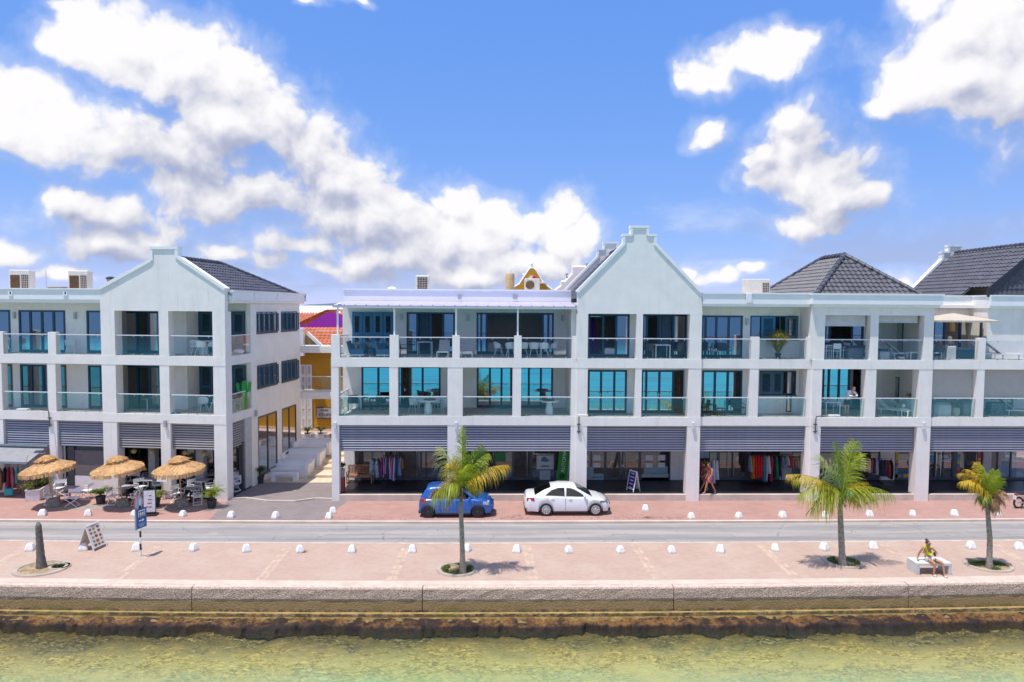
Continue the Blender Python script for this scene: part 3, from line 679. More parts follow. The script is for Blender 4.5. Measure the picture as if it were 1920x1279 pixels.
# slabs with their white front beams
SEC = [(-8.72, 4.44, 0), (4.44, 11.17, PR), (11.17, 17.24, 0), (17.24, 23.86, PR), (23.86, XE, 0)]
for (a, b_, y) in SEC:
    e_ = .004 if y < 0 else 0
    q = MB(); q.box(a - e_, b_ + e_, y - .012, .35, ZB, Z1); q.build('beam', M_WALL, P)
    q = MB(); q.box(a - e_, b_ + e_, y - .012, .35, ZC2, Z2); q.build('beam', M_WALL, P)
for z in (Z1, Z2):
    q = MB(); q.box(-8.70, XE, .35, YB, z - .40, z - .012); q.build('floor_slab', M_WALL, P)
    q = MB(); q.box(-8.70, XE, .02, 3.4, z - .012, z + .002); q.build('balcony_floor', M_FLOOR, P)
q = MB(); q.box(-8.30, XE, .02, YB, .0, Z0); q.build('deck', M_DECK, P)
for (a, b_) in ((-8.32, -2.51), (-1.70, 4.15), (5.02, 10.47), (11.17, 17.02), (17.78, 23.12), (23.86, 30.0), (30.75, XE)):
    q = MB(); q.bbox(a, b_, -.05, .12, 0, Z0 + .004, .02); q.build('step_edge', M_KERB, P)
# first floor piers between the bays
for px in ((730, 746), (961, 977)): q = MB(); q.box(ax(px[0]), ax(px[1]), 0, .35, Z1, ZC2); q.build('pier', M_WALL, P)
for px in ((1190, 1202), (1620, 1640)): q = MB(); q.box(ax(px[0]), ax(px[1]), PR, .35, Z1, ZC2); q.build('pier', M_WALL, P)
for px in ((1405, 1421.5), (1831, 1845)): q = MB(); q.box(ax(px[0]), ax(px[1]), 0, .35, Z1, ZC2); q.build('pier', M_WALL, P)
BAYS1 = [(-8.32, ax(730), 0, G_RAILG), (ax(746), -2.51, 0, G_RAILG), (-1.70, ax(961), 0, G_RAILG), (ax(977), 4.15, 0, G_RAILG), (5.02, ax(1190), PR, G_RAILG), (ax(1202), 10.47, PR, G_RAILG),
         (11.17, ax(1405), 0, G_RAILG), (ax(1421.5), 17.02, 0, G_RAILG), (17.78, ax(1620), PR, G_RAILG), (ax(1640), 23.12, PR, G_RAILG), (23.86, ax(1831), 0, G_RAILG), (ax(1845), 30.0, 0, G_RAILG)]
for (a, b_, y, g) in BAYS1: railing(P, [(a + .02, y + .06), (b_ - .02, y + .06)], Z1, g, 2, 1.08)
railing(P, [(-8.52, .35), (-8.52, 3.3)], Z1, G_RAILG, 2, 1.08)
# top floor posts (half height on the open terraces)
for px in ((621, 637), (730.5, 747.5), (848, 862), (964, 978), (1072, 1080)): q = MB(); q.box(ax(px[0], 650), ax(px[1], 650), -.005, .32, Z2, 8.97); q.build('terrace_post', M_WALL, P)
for px in ((1409, 1424), (1836, 1848)): q = MB(); q.box(ax(px[0], 650), ax(px[1], 650), -.005, .32, Z2, 8.97); q.build('terrace_post', M_WALL, P)
q = MB(); q.box(16.95, 17.095, -.005, .3, Z2, 8.97); q.build('terrace_post', M_WALL, P)
for px in (632.5, 739, 855, 971): q = MB(); x = ax(px, 600); q.box(x - .045, x + .045, .05, .14, 8.97, 10.46); q.build('canopy_post', M_TRIM, P)
TX = lambda px: ax(px, 650)
for (a, b_, y) in ((TX(637), TX(730.5), 0), (TX(747.5), TX(848), 0), (TX(862), TX(964), 0), (TX(978), TX(1072), 0), (TX(1101.5), TX(1192), PR), (TX(1204), TX(1292), PR), (TX(1314), TX(1409), 0), (TX(1424), 16.95, 0),
                   (TX(1544), TX(1629), PR), (TX(1644), TX(1729), PR), (TX(1747), TX(1836), 0), (TX(1848), XE, 0)):
    railing(P, [(a + .02, y + .06), (b_ - .02, y + .06)], Z2, G_RAIL, 2)
railing(P, [(-8.52, .32), (-8.52, 3.3)], Z2, G_RAIL, 2)
# gable block: piers of the top floor and the stepped gable face
for (p0, p1) in ((1080, 1101.5), (1192, 1204), (1292, 1314)): q = MB(); q.box(TX(p0), TX(p1), PR, .35, Z2, ZL); q.build('pier', M_WALL, P)
GO = [(1080, 546.7), (1168.7, 459), (1168.7, 440.5), (1183, 440.5), (1183, 425), (1215.7, 425), (1215.7, 440.5), (1230, 440.5), (1230, 459), (1313, 548)]
GP = [(at(a, b_, PR).x, at(a, b_, PR).z) for a, b_ in GO]; gc = 7.70
GP = [(4.42, ZP1 + .06)] + GP[1:-1] + [(11.08, ZP1 + .06)]
def gable(par, pts, xl, xr, zb, y0, y1, m, tm, name='gable', tr=.17):
    q = MB(); out = [(xl, zb)] + pts + [(xr, zb)]
    q.prism([(x, y0, z) for x, z in out], (0, y1 - y0, 0)); g = q.build(name, m, par)
    q = MB()
    for (a, c) in zip(pts, pts[1:]):
        a, c = Vector(a), Vector(c); d = (c - a).normalized(); n = Vector((-d.y, d.x)) * tr * .45; e = d * tr * .4
        if n.y < -1e-6: n = -n
        if abs(d.x) < .12:                                  # upright riser
            s_ = -1 if c.y > a.y else 1; x0, x1 = sorted((a.x + s_ * .03, a.x - s_ * tr * .62)); z0, z1 = sorted((a.y, c.y)); q.box(x0, x1, y0 - .052, y1 + .032, z0 - .02, z1 - tr * .3); continue
        if abs(d.y) < .12: z_ = max(a.y, c.y); q.box(min(a.x, c.x) - .05, max(a.x, c.x) + .05, y0 - .06, y1 + .04, z_ - tr * .42, z_ + tr * .3); continue
        o = [a - e * (0 if abs(d.y) > .01 else .5) - n * .9, c + e * (0 if abs(d.y) > .01 else .5) - n * .9, c + e * .5 + n, a - e * .5 + n]
        q.prism([(v.x, y0 - .06, v.y) for v in o], (0, y1 - y0 + .10, 0))
    q.build('gable_coping', tm, g); return g
gable(P, GP, 4.44, 11.17, ZL, PR, .22, M_WALL, M_TRIM)
gable(P, GP, 4.44, 11.17, 10.7, 9.0, 9.3, M_WALL, M_TRIM)
# gable roof
rx, rz_, ex, ez = gc, 14.05, 4.55, 10.95
for sgn, e2 in ((1, 4.55), (-1, 10.95)):
    d = Vector((rx - e2, 0, rz_ - ez)); tile_slope(P, (e2, .24, ez), (0, 1, 0), d, 8.7, d.length, M_TILE)
    q = MB(); q.quad((e2, .23, ez - .02), (e2, 9.0, ez - .02), (rx, 9.0, rz_ - .02), (rx, .23, rz_ - .02)); q.build('roof_deck', M_TILE, P)
ridge(P, (rx, .3, rz_ + .05), (rx, 8.9, rz_ + .05), M_TILE)
# flat roofs, parapets and cornices
q = MB(); q.box(-8.55, XE, 2.75, YB, 10.60, 10.78); q.build('roof_slab', M_WALL, P)
q = MB(); q.box(28.12, XE, 1.66, 2.75, 10.605, 10.76); q.build('roof_slab', M_WALL, P)
q = MB(); q.box(4.44, 23.86, .0, 2.75, 10.605, 10.76); q.build('roof_slab', M_WALL, P)
q = MB(); q.box(-8.62, 4.40, 2.72, 2.98, 10.78, 11.42); q.box(-8.66, 4.40, 2.66, 3.02, 11.42, 11.50); q.build('parapet', M_TRIM, P)
q = MB(); q.box(-8.62, -8.36, 2.98, YB, 10.78, 11.42); q.build('parapet', M_TRIM, P)
for (a, b_, y) in ((11.17, 17.02, -.10), (24.155, 28.05, 2.95), (28.05, XE + 2, 1.42)):
    q = MB(); q.box(a, b_, y, y + .24, ZP0 + .08, ZP1); q.box(a, b_, y - .05, y + .28, ZP1, ZP1 + .07); q.build('parapet', M_TRIM, P)
    q = MB(); q.box(a, b_, y + .06, y + .30, ZP0 - .06, ZP0 + .08); q.build('cornice', M_TRIM, P)
q = MB(); q.box(28.04, 28.30, 1.665, 3.20, 10.60, ZP1); q.box(27.99, 28.35, 1.705, 3.24, ZP1, ZP1 + .068); q.build('parapet', M_TRIM, P)
ya = PR - .30
q = MB(); q.box(17.02, 24.1, ya, ya + .25, ZP0 + .10, ZP1 - .02); q.box(16.97, 24.15, ya - .05, ya + .30, ZP1 - .02, ZP1 + .06); q.box(17.02, 17.27, ya + .25, 3, ZP0 + .10, ZP1 - .02); q.box(23.85, 24.1, ya + .25, 3, ZP0 + .10, ZP1 - .02); q.build('parapet', M_TRIM, P)
q = MB(); q.box(17.10, 24.02, ya + .10, .5, ZP0 - .06, ZP0 + .10); q.build('cornice', M_TRIM, P)
q = MB(); q.box(17.24, 23.86, PR, .3, ZL, ZP0 - .06); q.build('lintel_wall', M_WALL, P)
for (p0, p1) in ((1527, 1544), (1629, 1644), (1729, 1747)): q = MB(); q.box(TX(p0), TX(p1), PR, .35, Z2, ZL); q.build('pier', M_WALL, P)
# hip roof over the right block
ez = 11.02; A_, B_, C_, D_ = Vector((17.35, .25, ez)), Vector((23.75, .25, ez)), Vector((23.75, 9.2, ez)), Vector((17.35, 9.2, ez)); R1, R2 = Vector((20.55, 3.3, 13.62)), Vector((20.55, 6.0, 13.62))
def hip(par, p0, p1, top0, top1, m):
    eu = (p1 - p0).normalized(); L = (p1 - p0).length
    u0, u1 = (top0 - p0).dot(eu), (top1 - p0).dot(eu); perp = (top0 - p0) - eu * u0; V = perp.length
    tile_slope(par, p0, eu, perp, L, V, m, lambda u, v: v < V and u > u0 * v / V - .05 and u < L - (L - u1) * v / V + .05)
    q = MB(); q.poly([p0 - Vector((0, 0, .02)), p1 - Vector((0, 0, .02)), top1 - Vector((0, 0, .02)), top0 - Vector((0, 0, .02))] if (top1 - top0).length > .01 else [p0 - Vector((0, 0, .02)), p1 - Vector((0, 0, .02)), top0 - Vector((0, 0, .02))]); q.build('roof_deck', m, par)
hip(P, A_, B_, R1, R1, M_TILE); hip(P, D_, A_, R2, R1, M_TILE); hip(P, B_, C_, R1, R2, M_TILE); hip(P, C_, D_, R2, R2, M_TILE)
up = Vector((0, 0, .07))
for a, c in ((A_, R1), (B_, R1), (D_, R2), (C_, R2), (R1, R2)): ridge(P, a + up, c + up, M_TILE, .13, .40)
# gabled roof at the right edge, seen on its left slope
e2, rx2, rz2 = 27.05, 31.05, 14.30; ez2 = 10.9
d = Vector((rx2 - e2, 0, rz2 - ez2)); XW_, YW_ = 28.10, 1.60; sl = d.z / d.x; zw = ez2 + (XW_ - e2) * sl
tile_slope(P, (e2, 3.20, ez2), (0, 1, 0), d, 5.8, d.length, M_TILE); tile_slope(P, (XW_, YW_, zw), (0, 1, 0), d, 1.75, d.length * (rx2 - XW_) / d.x, M_TILE)
q = MB(); q.quad((e2, 3.1, ez2 - .02), (e2, 9.0, ez2 - .02), (rx2, 9.0, rz2 - .02), (rx2, 3.1, rz2 - .02)); q.quad((XW_, YW_, zw - .02), (XW_, 3.1, zw - .02), (rx2, 3.1, rz2 - .02), (rx2, YW_, rz2 - .02)); q.quad((rx2, YW_, rz2 - .02), (rx2, 9.0, rz2 - .02), (35.05, 9, ez2 - .02), (35.05, YW_, ez2 - .02)); q.build('roof_deck', M_TILE, P)
q = MB(); q.prism([(XW_, YW_ + .03, 10.72), (XW_, YW_ + .03, zw - .03), (rx2, YW_ + .03, rz2 - .03), (35, YW_ + .03, ez2 - .03), (35, YW_ + .03, 10.72)], (0, .15, 0)); q.build('gable', M_TILE, P)
tile_slope(P, (XW_ + .15, YW_ - .02, 11.0), (1, 0, 0), (0, .10, 1), 6.6, 3.3, M_TILE, lambda u, v: v < (zw - 11.0 - .15) + min(u * sl, (6.8 - u) * sl))
tile_slope(P, (e2 - 2.7, 3.25, ez2 - .12), (0, 1, 0), (2.7, 0, .55), 5.6, 2.72, M_TILE)
ridge(P, (rx2, YW_ + .1, rz2 + .05), (rx2, 8.9, rz2 + .05), M_TILE)
sh = rx2 - gc; gable(P, [(x + sh, z) for x, z in GP], 27.9, 34.4, 10.7, 9.0, 9.3, M_WALL, M_TRIM)
q = MB(); q.prism([(XW_ - .1, YW_ - .10, zw - .55), (rx2 - 1.0, YW_ - .10, rz2 - sl - .42), (rx2 - 1.0, YW_ - .10, rz2 - sl + .02), (XW_ - .1, YW_ - .10, zw - .02)], (0, .16, 0)); q.build('verge_strip', mat('dark_verge', (.02, .02, .035), .5), P)  # near-black strip laid along the front edge of the tile slope
# lean-to canopy of the left terrace
q = MB()
for i in range(22):
    x0 = -8.60 + i * .59; q.prism([(x0, -.18, 10.52), (x0 + .585, -.18, 10.52), (x0 + .585, -.18, 10.545), (x0, -.18, 10.545)], (0, 2.86, .25))
q.build('canopy_sheet', mat('lavender_sheet', (.50, .45, .62), .35, var=.06, nscale=2), P)
q = MB(); q.box(-8.62, 4.40, -.10, .02, 10.40, 10.515); q.build('canopy_beam', M_TRIM, P)
q = MB()
for i in range(23): q.cbox((-8.55 + i * .585, -.16, 10.56), (.05, .05, .05))
tag(q.build('canopy_clips', mat('clip_grey', (.25, .24, .28), .5), P), kind='stuff')
q = MB(); q.lathe([(.05, 0), (.13, .03), (.13, .06), (.03, .09), (.02, .22), (.01, .3)], 10, (ax(637, 567), -.05, 10.56)); q.build('canopy_finial', M_TRIM, P, smooth=40)
# parapet vents
for px, w in ((862, .2), (966, .26), (1404, .3), (862 + 0, .0)):
    if w == 0: continue
    q = MB(); Y = 2.66 if px < 1000 else -.15; p = at(px, 557, Y); q.box(p.x - w / 2, p.x + w / 2, Y - .03, Y, p.z - .12, p.z + .12); q.build('parapet_vent', mat('vent_grey', (.42, .41, .42), .6), P)
q = MB(); p = at(1404, 560, -.15); q.box(p.x - .16, p.x + .14, -.21, -.155, p.z - .22, p.z + .26); q.build('overflow_spout', M_TRIM, P)
# ---------------- back walls with their openings
yA, yB_, yD = 3.2, 1.30, 3.0
def op(p0, p1, t, b_, Y): return (at(p0, (t + b_) / 2, Y).x, at(p1, (t + b_) / 2, Y).x, at((p0 + p1) / 2, b_, Y).z, at((p0 + p1) / 2, t, Y).z)
XA0, XA1 = at(643, 720, yA).x, 4.3
def backwall(x0, x1, z0, z1, y, holes, m=None): q = MB(); wall_grid(q, x0, x1, z0, z1, y, y + .2, holes); return q.build('wall', m or M_WALL, P)
# section A, first floor
h1 = [op(678, 741, 688, 766, yA), op(746, 826, 688, 766, yA), op(894, 962, 688, 766, yA), op(974, 1036.5, 688, 766, yA)]
h1 = [(a, b_, Z1, 7.02) for a, b_, c, d in h1]
backwall(XA0, XA1, Z1, Z2 - .4, yA, h1)
glazed(P, *h1[0], yA - .03, (.5,), handle=.45); glazed(P, *h1[1], yA - .03, (.09, .28, .58), skip=(1,), handle=.16); glazed(P, *h1[2], yA - .03, (.36, .68)); glazed(P, *h1[3], yA - .03, (.28, .64))
# section A, top floor
h2 = [op(660.5, 738, 585, 664, yA), op(762.5, 853, 585, 664, yA), op(893.6, 1038, 586, 665, yA)]; h2 = [(a, b_, Z2, 10.16) for a, b_, c, d in h2]
backwall(XA0, XA1, Z2, 10.6, yA, h2)
a, b_, c, d = h2[0]; w = (b_ - a) / 4
for i in range(4): leaf(P, (a + i * w + .01, yA - .02 - (.05 if i % 2 else 0)), (a + (i + 1) * w - .01, yA - .02 - (0 if i % 2 else .05)), c + .05, d, M_SHBLUE, True, mat('shutter_louvre', (.022, .06, .09), .5), stile=.27 * w, splits=((.08, .40), (.50, .90)))
glazed(P, *h2[1], yA - .03, (.22, .50, .76), skip=(1, 2))
glazed(P, *h2[2], yA - .03, (.06, .13, .86, .93), skip=(2,))
for s_, x in ((1, h2[1][0] + .1), (-1, h2[1][1] - .1)):      # leaves folded back against the wall
    pass
# section B, both floors
hb1 = [(op(1102, 1175, 690, 774, yB_)[0], op(1102, 1175, 690, 774, yB_)[1], Z1, 7.02), (op(1202, 1281, 690, 774, yB_)[0], op(1202, 1281, 690, 774, yB_)[1], Z1, 7.02)]
hb2 = [(op(1103, 1180, 588, 670, yB_)[0], op(1103, 1180, 588, 670, yB_)[1], Z2, 10.14), (op(1204, 1287, 588, 670, yB_)[0], op(1204, 1287, 588, 670, yB_)[1], Z2, 10.14)]
backwall(4.44, 11.17, Z1, Z2 - .4, yB_, hb1); backwall(4.44, 11.17, Z2, 10.6, yB_, hb2)
glazed(P, *hb1[0], yB_ - .03, (.34, .68), handle=.31); glazed(P, *hb1[1], yB_ - .03, (.12, .43, .76), skip=(3,), handle=.40)
glazed(P, *hb2[0], yB_ - .03, (.36, .68), skip=(0, 1)); glazed(P, *hb2[1], yB_ - .03, (.10, .40, .70), skip=(1, 2))
# section C
hc1 = [op(1316, 1391, 690, 774, yB_), op(1424, 1492, 694, 744, yB_)]; hc1[0] = hc1[0][:2] + (Z1, 7.02); hc1[1] = hc1[1][:2] + (5.66, 7.02)
hc2 = [op(1315, 1392, 590, 670, yB_), op(1406.7, 1495.5, 590, 636, yB_)]; hc2[0] = hc2[0][:2] + (Z2, 10.10); hc2[1] = hc2[1][:2] + (8.80, 10.10)
backwall(11.17, 17.24, Z1, Z2 - .4, yB_, hc1); backwall(11.17, 17.24, Z2, 10.6, yB_, hc2)
glazed(P, *hc1[0], yB_ - .03, (.32, .64, .82), skip=(3,)); glazed(P, *hc2[0], yB_ - .03, (.10, .36, .66))
for (hh, xs_) in ((hc1[1], ((0, .33), (.33, .62))), (hc2[1], ((.22, .50), (.72, .98)))):
    a, b_, c, d = hh; w = b_ - a
    glazed(P, a, b_, c, d, yB_ - .03, (.24, .62) if hh is hc2[1] else (.64,), skip=(0, 1, 2, 3) if hh is hc1[1] else (1, 2), name='kitchen_window', bot=.08, st=.06)
    for k, (u, v) in enumerate(xs_): leaf(P, (a + u * w, yB_ - .06), (a + v * w, yB_ - .06 - (.10 if hh is hc2[1] else 0)), c + .04, d - .04, M_SHBLUE if hh is hc2[1] and k == 0 else mat('dark_shutter', (.03, .085, .13), .45), True, None, splits=((.12, .90),), stile=.13)
    q = MB(); q.box(a - .05, b_ + .05, yB_ - .10, yB_ - .031, c - .05, c); q.build('window_sill', M_NAVY, P)
for z0, z1 in ((Z1 + .1, 7.0), (8.85, 10.12)):
    q = MB(); q.box(16.45, 16.75, yB_ - .025, yB_ - .002, z0, z1); o = q.build('slit_window', M_NAVY, P); q = MB(); q.quad((16.5, yB_ - .03, z0 + .06), (16.7, yB_ - .03, z0 + .06), (16.7, yB_ - .03, z1 - .06), (16.5, yB_ - .03, z1 - .06)); q.build('pane', G_DOOR, o)
# section D
hd1 = [op(1541, 1620, 690, 766, yD), op(1701, 1717.5, 692, 766, yD)]; hd1 = [h[:2] + (Z1, 7.15) for h in hd1]; hd2 = [op(1544, 1627, 590, 668, yD), op(1712, 1729, 600, 668, yD)]; hd2 = [h[:2] + (Z2, 10.3) for h in hd2]
backwall(17.24, 23.86, Z1, Z2 - .4, yD, hd1, M_WARM); backwall(17.24, 23.86, Z2, 10.6, yD, hd2, M_WARM)
glazed(P, *hd1[0], yD - .03, (.16, .40, .64), skip=(3,)); glazed(P, *hd1[1], yD - .03, ())
glazed(P, *hd2[0], yD - .03, (.14, .64, .88), skip=(1,)); glazed(P, *hd2[1], yD - .03, ())
for Y0_, z0, z1 in ((1.1, Z1, 6.62), (1.1, Z2, 9.85)):                      # frosted glass screen standing on the right hand balcony
    b0, b1 = at(1668 if z0 == Z1 else 1672, 720, 2.9).x, 23.1; q = MB(); q.box(b0, b0 + .04, 2.0, 2.05, z0, z1); q.box(b0, b1, 2.0, 2.05, z1 - .05, z1); o = q.build('glass_screen', M_CHAR, P)
    q = MB(); q.quad((b0 + .04, 2.025, z0 + .02), (b1, 2.025, z0 + .02), (b1, 2.025, z1 - .05), (b0 + .04, 2.025, z1 - .05)); q.build('pane', glass('frosted_screen', (.42, .56, .56), .10, .5, .15), o)
for p0, p1, pb in ((1544, 1624, 611), (1644, 1722, 604)):
    q = MB(); q.box(TX(p0), TX(p1), .18, .20, at(1600, pb, .18).z, ZL); q.cbox(((TX(p0) + TX(p1)) / 2, .19, at(1600, pb, .18).z), (TX(p1) - TX(p0), .05, .05)); q.build('roller_blind', mat('white_blind', (.70, .70, .70), .8, trans=.25), P)
# section E
for (a, b_) in ((23.90, ax(1831)), (ax(1845), 29.98)):
    q = MB(); q.box(a, b_, .30, .32, 5.66, ZC2); q.cbox(((a + b_) / 2, .31, 5.65), (b_ - a, .05, .06)); q.build('roller_blind', mat('beige_blind', (.56, .53, .49), .85, var=.04, trans=.2), P)
backwall(23.86, XE, Z1, Z2 - .4, 3.2, [(24.5, 27, Z1, 7.1), (28, 31, Z1, 7.1)], M_WARM)
he = [op(1749, 1837, 596, 668, 3.2)]; he = [h[:2] + (Z2, 10.1) for h in he]
backwall(23.86, 28.12, Z2, 10.6, 3.2, he, M_WARM); q = MB(); xx = 28.10
q.box(xx, xx + .2, 1.7, 3.4, Z2, 10.6); q.box(xx + .2, XE, 1.7, 1.9, Z2, 10.6); q.build('wall', M_WARM, P)
glazed(P, *he[0], 3.17, (.24, .58, .80), skip=(1,))
M_CURT = mat('brown_curtain', (.17, .105, .06), .9, var=.25, nscale=5); M_CURT2 = mat('cream_curtain', (.50, .46, .40), .9, var=.1)
def curtain(x0, x1, z0, z1, y, m): q = MB(); q.sheet(lambda u, v: (x0 + (x1 - x0) * u, y + .035 * sin(u * (x1 - x0) * 55), z0 + .03 + (z1 - z0 - .06) * v), int((x1 - x0) * 40) + 4, 1); q.build('curtain', m, P, smooth=80)
for hh, y, (u, v), m in ((h1[1], yA, (.08, .30), M_CURT), (hb1[1], yB_, (.72, 1.0), M_CURT), (hc1[0], yB_, (.70, 1.0), M_CURT), (hd1[0], yD, (.52, .80), M_CURT2), (hb2[1], yB_, (.36, .68), mat('slate_curtain', (.10, .17, .24), .9, var=.1)), (h2[1], yA, (.24, .48), mat('slate_curtain')), (he[0], 3.2, (.60, .80), M_CURT2), (hd2[0], yD, (.66, .86), M_CURT2), (h1[3], yA, (.0, .25), M_CURT2), (hc2[0], yB_, (.80, 1.0), M_CURT), (h1[0], yA, (.0, .22), M_CURT2)):
    w = hh[1] - hh[0]; curtain(hh[0] + w * u, hh[0] + w * v, hh[2], hh[3], y + .28, m)
# side walls, party walls, rear wall, rooms
q = MB(); q.box(XA0, XA0 + .2, yA + .2, YB, Z1, 10.6); q.build('wall', M_WALL, P)
q = MB(); q.box(XA0, XA0 + .2, yA + .2, YB, Z0, ZB); q.build('wall', M_WALL, P)
q = MB(); q.box(17.10, 17.355, -.09, .34, Z2 + .003, 10.6); q.build('wall', M_WALL, P)
for x, y0 in ((4.3, .35), (11.1, .35), (17.2, .35), (23.80, .35)):
    for z0, z1 in ((Z1, Z2 - .4), (Z2, 10.6)):
        q = MB(); q.box(x - .08 if x != 4.3 else 4.16, x + .08, y0, YB, z0, z1); q.build('party_wall', M_WALL, P)
for x in (-2.1, 4.4, 10.8, 17.3, 23.5, 30.3):
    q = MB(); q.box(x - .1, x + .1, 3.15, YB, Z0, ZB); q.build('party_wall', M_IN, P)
q = MB(); q.box(-8.5, XE, YB - .2, YB, 0, 10.6); q.build('rear_wall', M_WARM, P)
for z0, z1 in ((Z1, Z2 - .4), (Z2, 10.6)):
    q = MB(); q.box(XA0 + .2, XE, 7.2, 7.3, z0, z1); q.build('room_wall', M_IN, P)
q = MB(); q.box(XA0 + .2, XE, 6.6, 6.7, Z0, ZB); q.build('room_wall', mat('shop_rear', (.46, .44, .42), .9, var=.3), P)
# wall lamps
for (px, py, Y) in ((752, 594, yA), (877, 596, yA), (1054, 596, yA), (1400, 603, yB_), (1851, 605, 3.2)): wall_lamp(P, at(px, py, Y))
for (px, Y) in ((628.5, 0), (855, 0), (1299.5, PR), (1731, PR)): p = at(px, 798, Y); q = MB(); q.cbox((p.x, p.y - .06, p.z), (.14, .12, .36)); q.build('wall_lamp', mat('lamp_white', (.66, .66, .68), .4), P)
# ground floor roller shutters
SHB = [(-8.32, -2.51), (-1.70, 4.15), (5.02, 10.47), (11.17, 17.02), (17.78, 23.12), (23.86, 30.0)]
for a, b_ in SHB: roller(P, a + .01, b_ - .01, ZS, ZB, .12)
# ================================================================== LEFT BUILDING (turned 7 degrees)
LF = Frame((-14.30, .15, 0), radians(-7.0))
lb_ = thing('corner_building', 'white three storey corner building with plain stepped gable and cafe below', 'building', LF.o, LF.a)
L = lb_
lx = lambda px, py=735, y=0.0: LF.aty(px, py, y).x
XL = -24.0; XG = lx(194); XW = lx(302), lx(320); XC = lx(402)       # left end, gable block start, middle column, corner column
YE = 9.7
M_LW = M_WARM
def Lb(name, m, *a): q = MB(); q.box(*a); return q.build(name, m, L)
# columns
for (a, b_, y, y1) in ((XG, lx(220), -.10, .5), (XW[0], XW[1], -.10, .4), (XC, 0.0, -.10, .55), (lx(90), lx(105), 0, .4), (lx(-8), lx(4), 0, .4), (-18.2, -17.5, 0, .4), (-22, -21.4, 0, .4)):
    Lb('column', M_WALL, a, b_, y, y1, 0, ZC2 if a < XG - .1 else ZL)
for (a, b_, y) in ((XL, XG, 0), (XG, 0.0, -.10)):
    for z0, z1 in ((ZB, Z1), (ZC2, Z2)): Lb('beam', M_WALL, a, b_ + (.004 if b_ == 0 else 0), y - .012, .35, z0, z1)
for z in (Z1, Z2):
    Lb('floor_slab', M_WALL, XL, -.02, .35, YE, z - .40, z - .012); Lb('balcony_floor', M_FLOOR, XL, -.25, .02, 3.2, z - .012, z + .002)
Lb('deck', M_DECK, XG + .2, -.06, .02, YE - .2, 0, .10)
for (p0, p1) in ((90, 105), (-6, 6)): Lb('terrace_post', M_WALL, lx(p0, 650), lx(p1, 650), -.005, .32, Z2, 8.97)
# side wall on the alley: columns, beams, windows
sy = lambda px, py: LF.atx(px, py, 0.0).y
SY0, SY1 = 2.75, YE
for z0, z1 in ((ZB, Z1), (ZC2, Z2)): Lb('beam', M_WALL, -.35, .012, .55, SY0 + .5, z0, z1)
def ow(p0, p1, t, b_): return (sy(p0, (t + b_) / 2), sy(p1, (t + b_) / 2))
w2 = [ow(481, 519, 583, 625), ow(527, 556.5, 583, 622)]; w1 = [ow(482, 519, 675, 715), ow(527.5, 557, 668, 708)]; w0 = [ow(484, 519, 770, 850), ow(529, 555, 758, 835)]
def ywall(y0, y1, z0, z1, x0, x1, holes, m):
    q = MB(); wall_grid(q, y0, y1, z0, z1, -x1, -x0, holes); q.v = [(-y, x, z) for x, y, z in q.v]; q.f = [f for f in q.f]; return q.build('wall', m, L)
ywall(SY0, SY1, ZC2 + .01, 10.6, -.25, .0, [w + (8.86, 10.12) for w in w2], M_LW)
ywall(SY0, SY1, ZB, ZC2 + .005, -.25, .0, [w + (5.62, 6.98) for w in w1], M_LW)
ywall(SY0, SY1, 0, ZB, -.25, .0, [w0[0] + (.40, 3.95), w0[1] + (.95, 3.95)], M_LW)
def ywin(y0, y1, z0, z1, n, louv, m=M_NAVY, st=.06):
    b = MB(); b.box(-.06, .03, y0, y1, z1 - st, z1); b.box(-.06, .05, y0 - .03, y1 + .03, z0 - .04, z0 + st)
    for i in range(n + 1): y = y0 + (y1 - y0) * i / n; b.box(-.06, .03, max(y0, y - st / 2), min(y1, y + st / 2), z0 + st, z1 - st)
    o = b.build('window', m, L)
    for i in range(n):
        a, c = y0 + (y1 - y0) * i / n + st / 2, y0 + (y1 - y0) * (i + 1) / n - st / 2
        if louv: lf = leaf(L, (.03, a), (.03 + .22, a + (c - a) * .55), z0 + .08, z1 - .08, mat('dark_shutter', (.03, .085, .13), .45), True, None, splits=((.06, .94),), stile=.07); lf.parent = o
        q = MB(); q.quad((-.01, a, z0 + st), (-.01, c, z0 + st), (-.01, c, z1 - st), (-.01, a, z1 - st)); q.build('pane', G_DOOR, o)
    return o
for w in w2: ywin(w[0], w[1], 8.86, 10.12, 4, True)
for w in w1: ywin(w[0], w[1], 5.62, 6.98, 4, True, mat('grey_frame', (.10, .105, .11), .5))
for w, z0 in zip(w0, (.40, .95)): ywin(w[0], w[1], z0, 3.95, 2, False, mat('grey_frame', (.10, .105, .11), .5), .10)
# corner balcony: low walls, rails
railing(L, [(-.06, .58), (-.06, SY0 - .02)], Z1, G_RAIL, 1, 1.08); railing(L, [(-.06, .58), (-.06, SY0 - .02)], Z2, G_RAIL, 1)
for (a, b_) in ((lx(220), XW[0]), (XW[1], XC)):
    railing(L, [(a + .02, -.02), (b_ - .02, -.02)], Z1, G_RAIL, 2, 1.08); railing(L, [(a + .02, -.02), (b_ - .02, -.02)], Z2, G_RAIL, 2)
for (a, b_) in ((lx(105), XG), (lx(6), lx(90)), (-17.5, lx(-8))):
    railing(L, [(a + .02, .06), (b_ - .02, .06)], Z1, G_RAIL, 2, 1.08); railing(L, [(a + .02, .06), (b_ - .02, .06)], Z2, G_RAIL, 2)
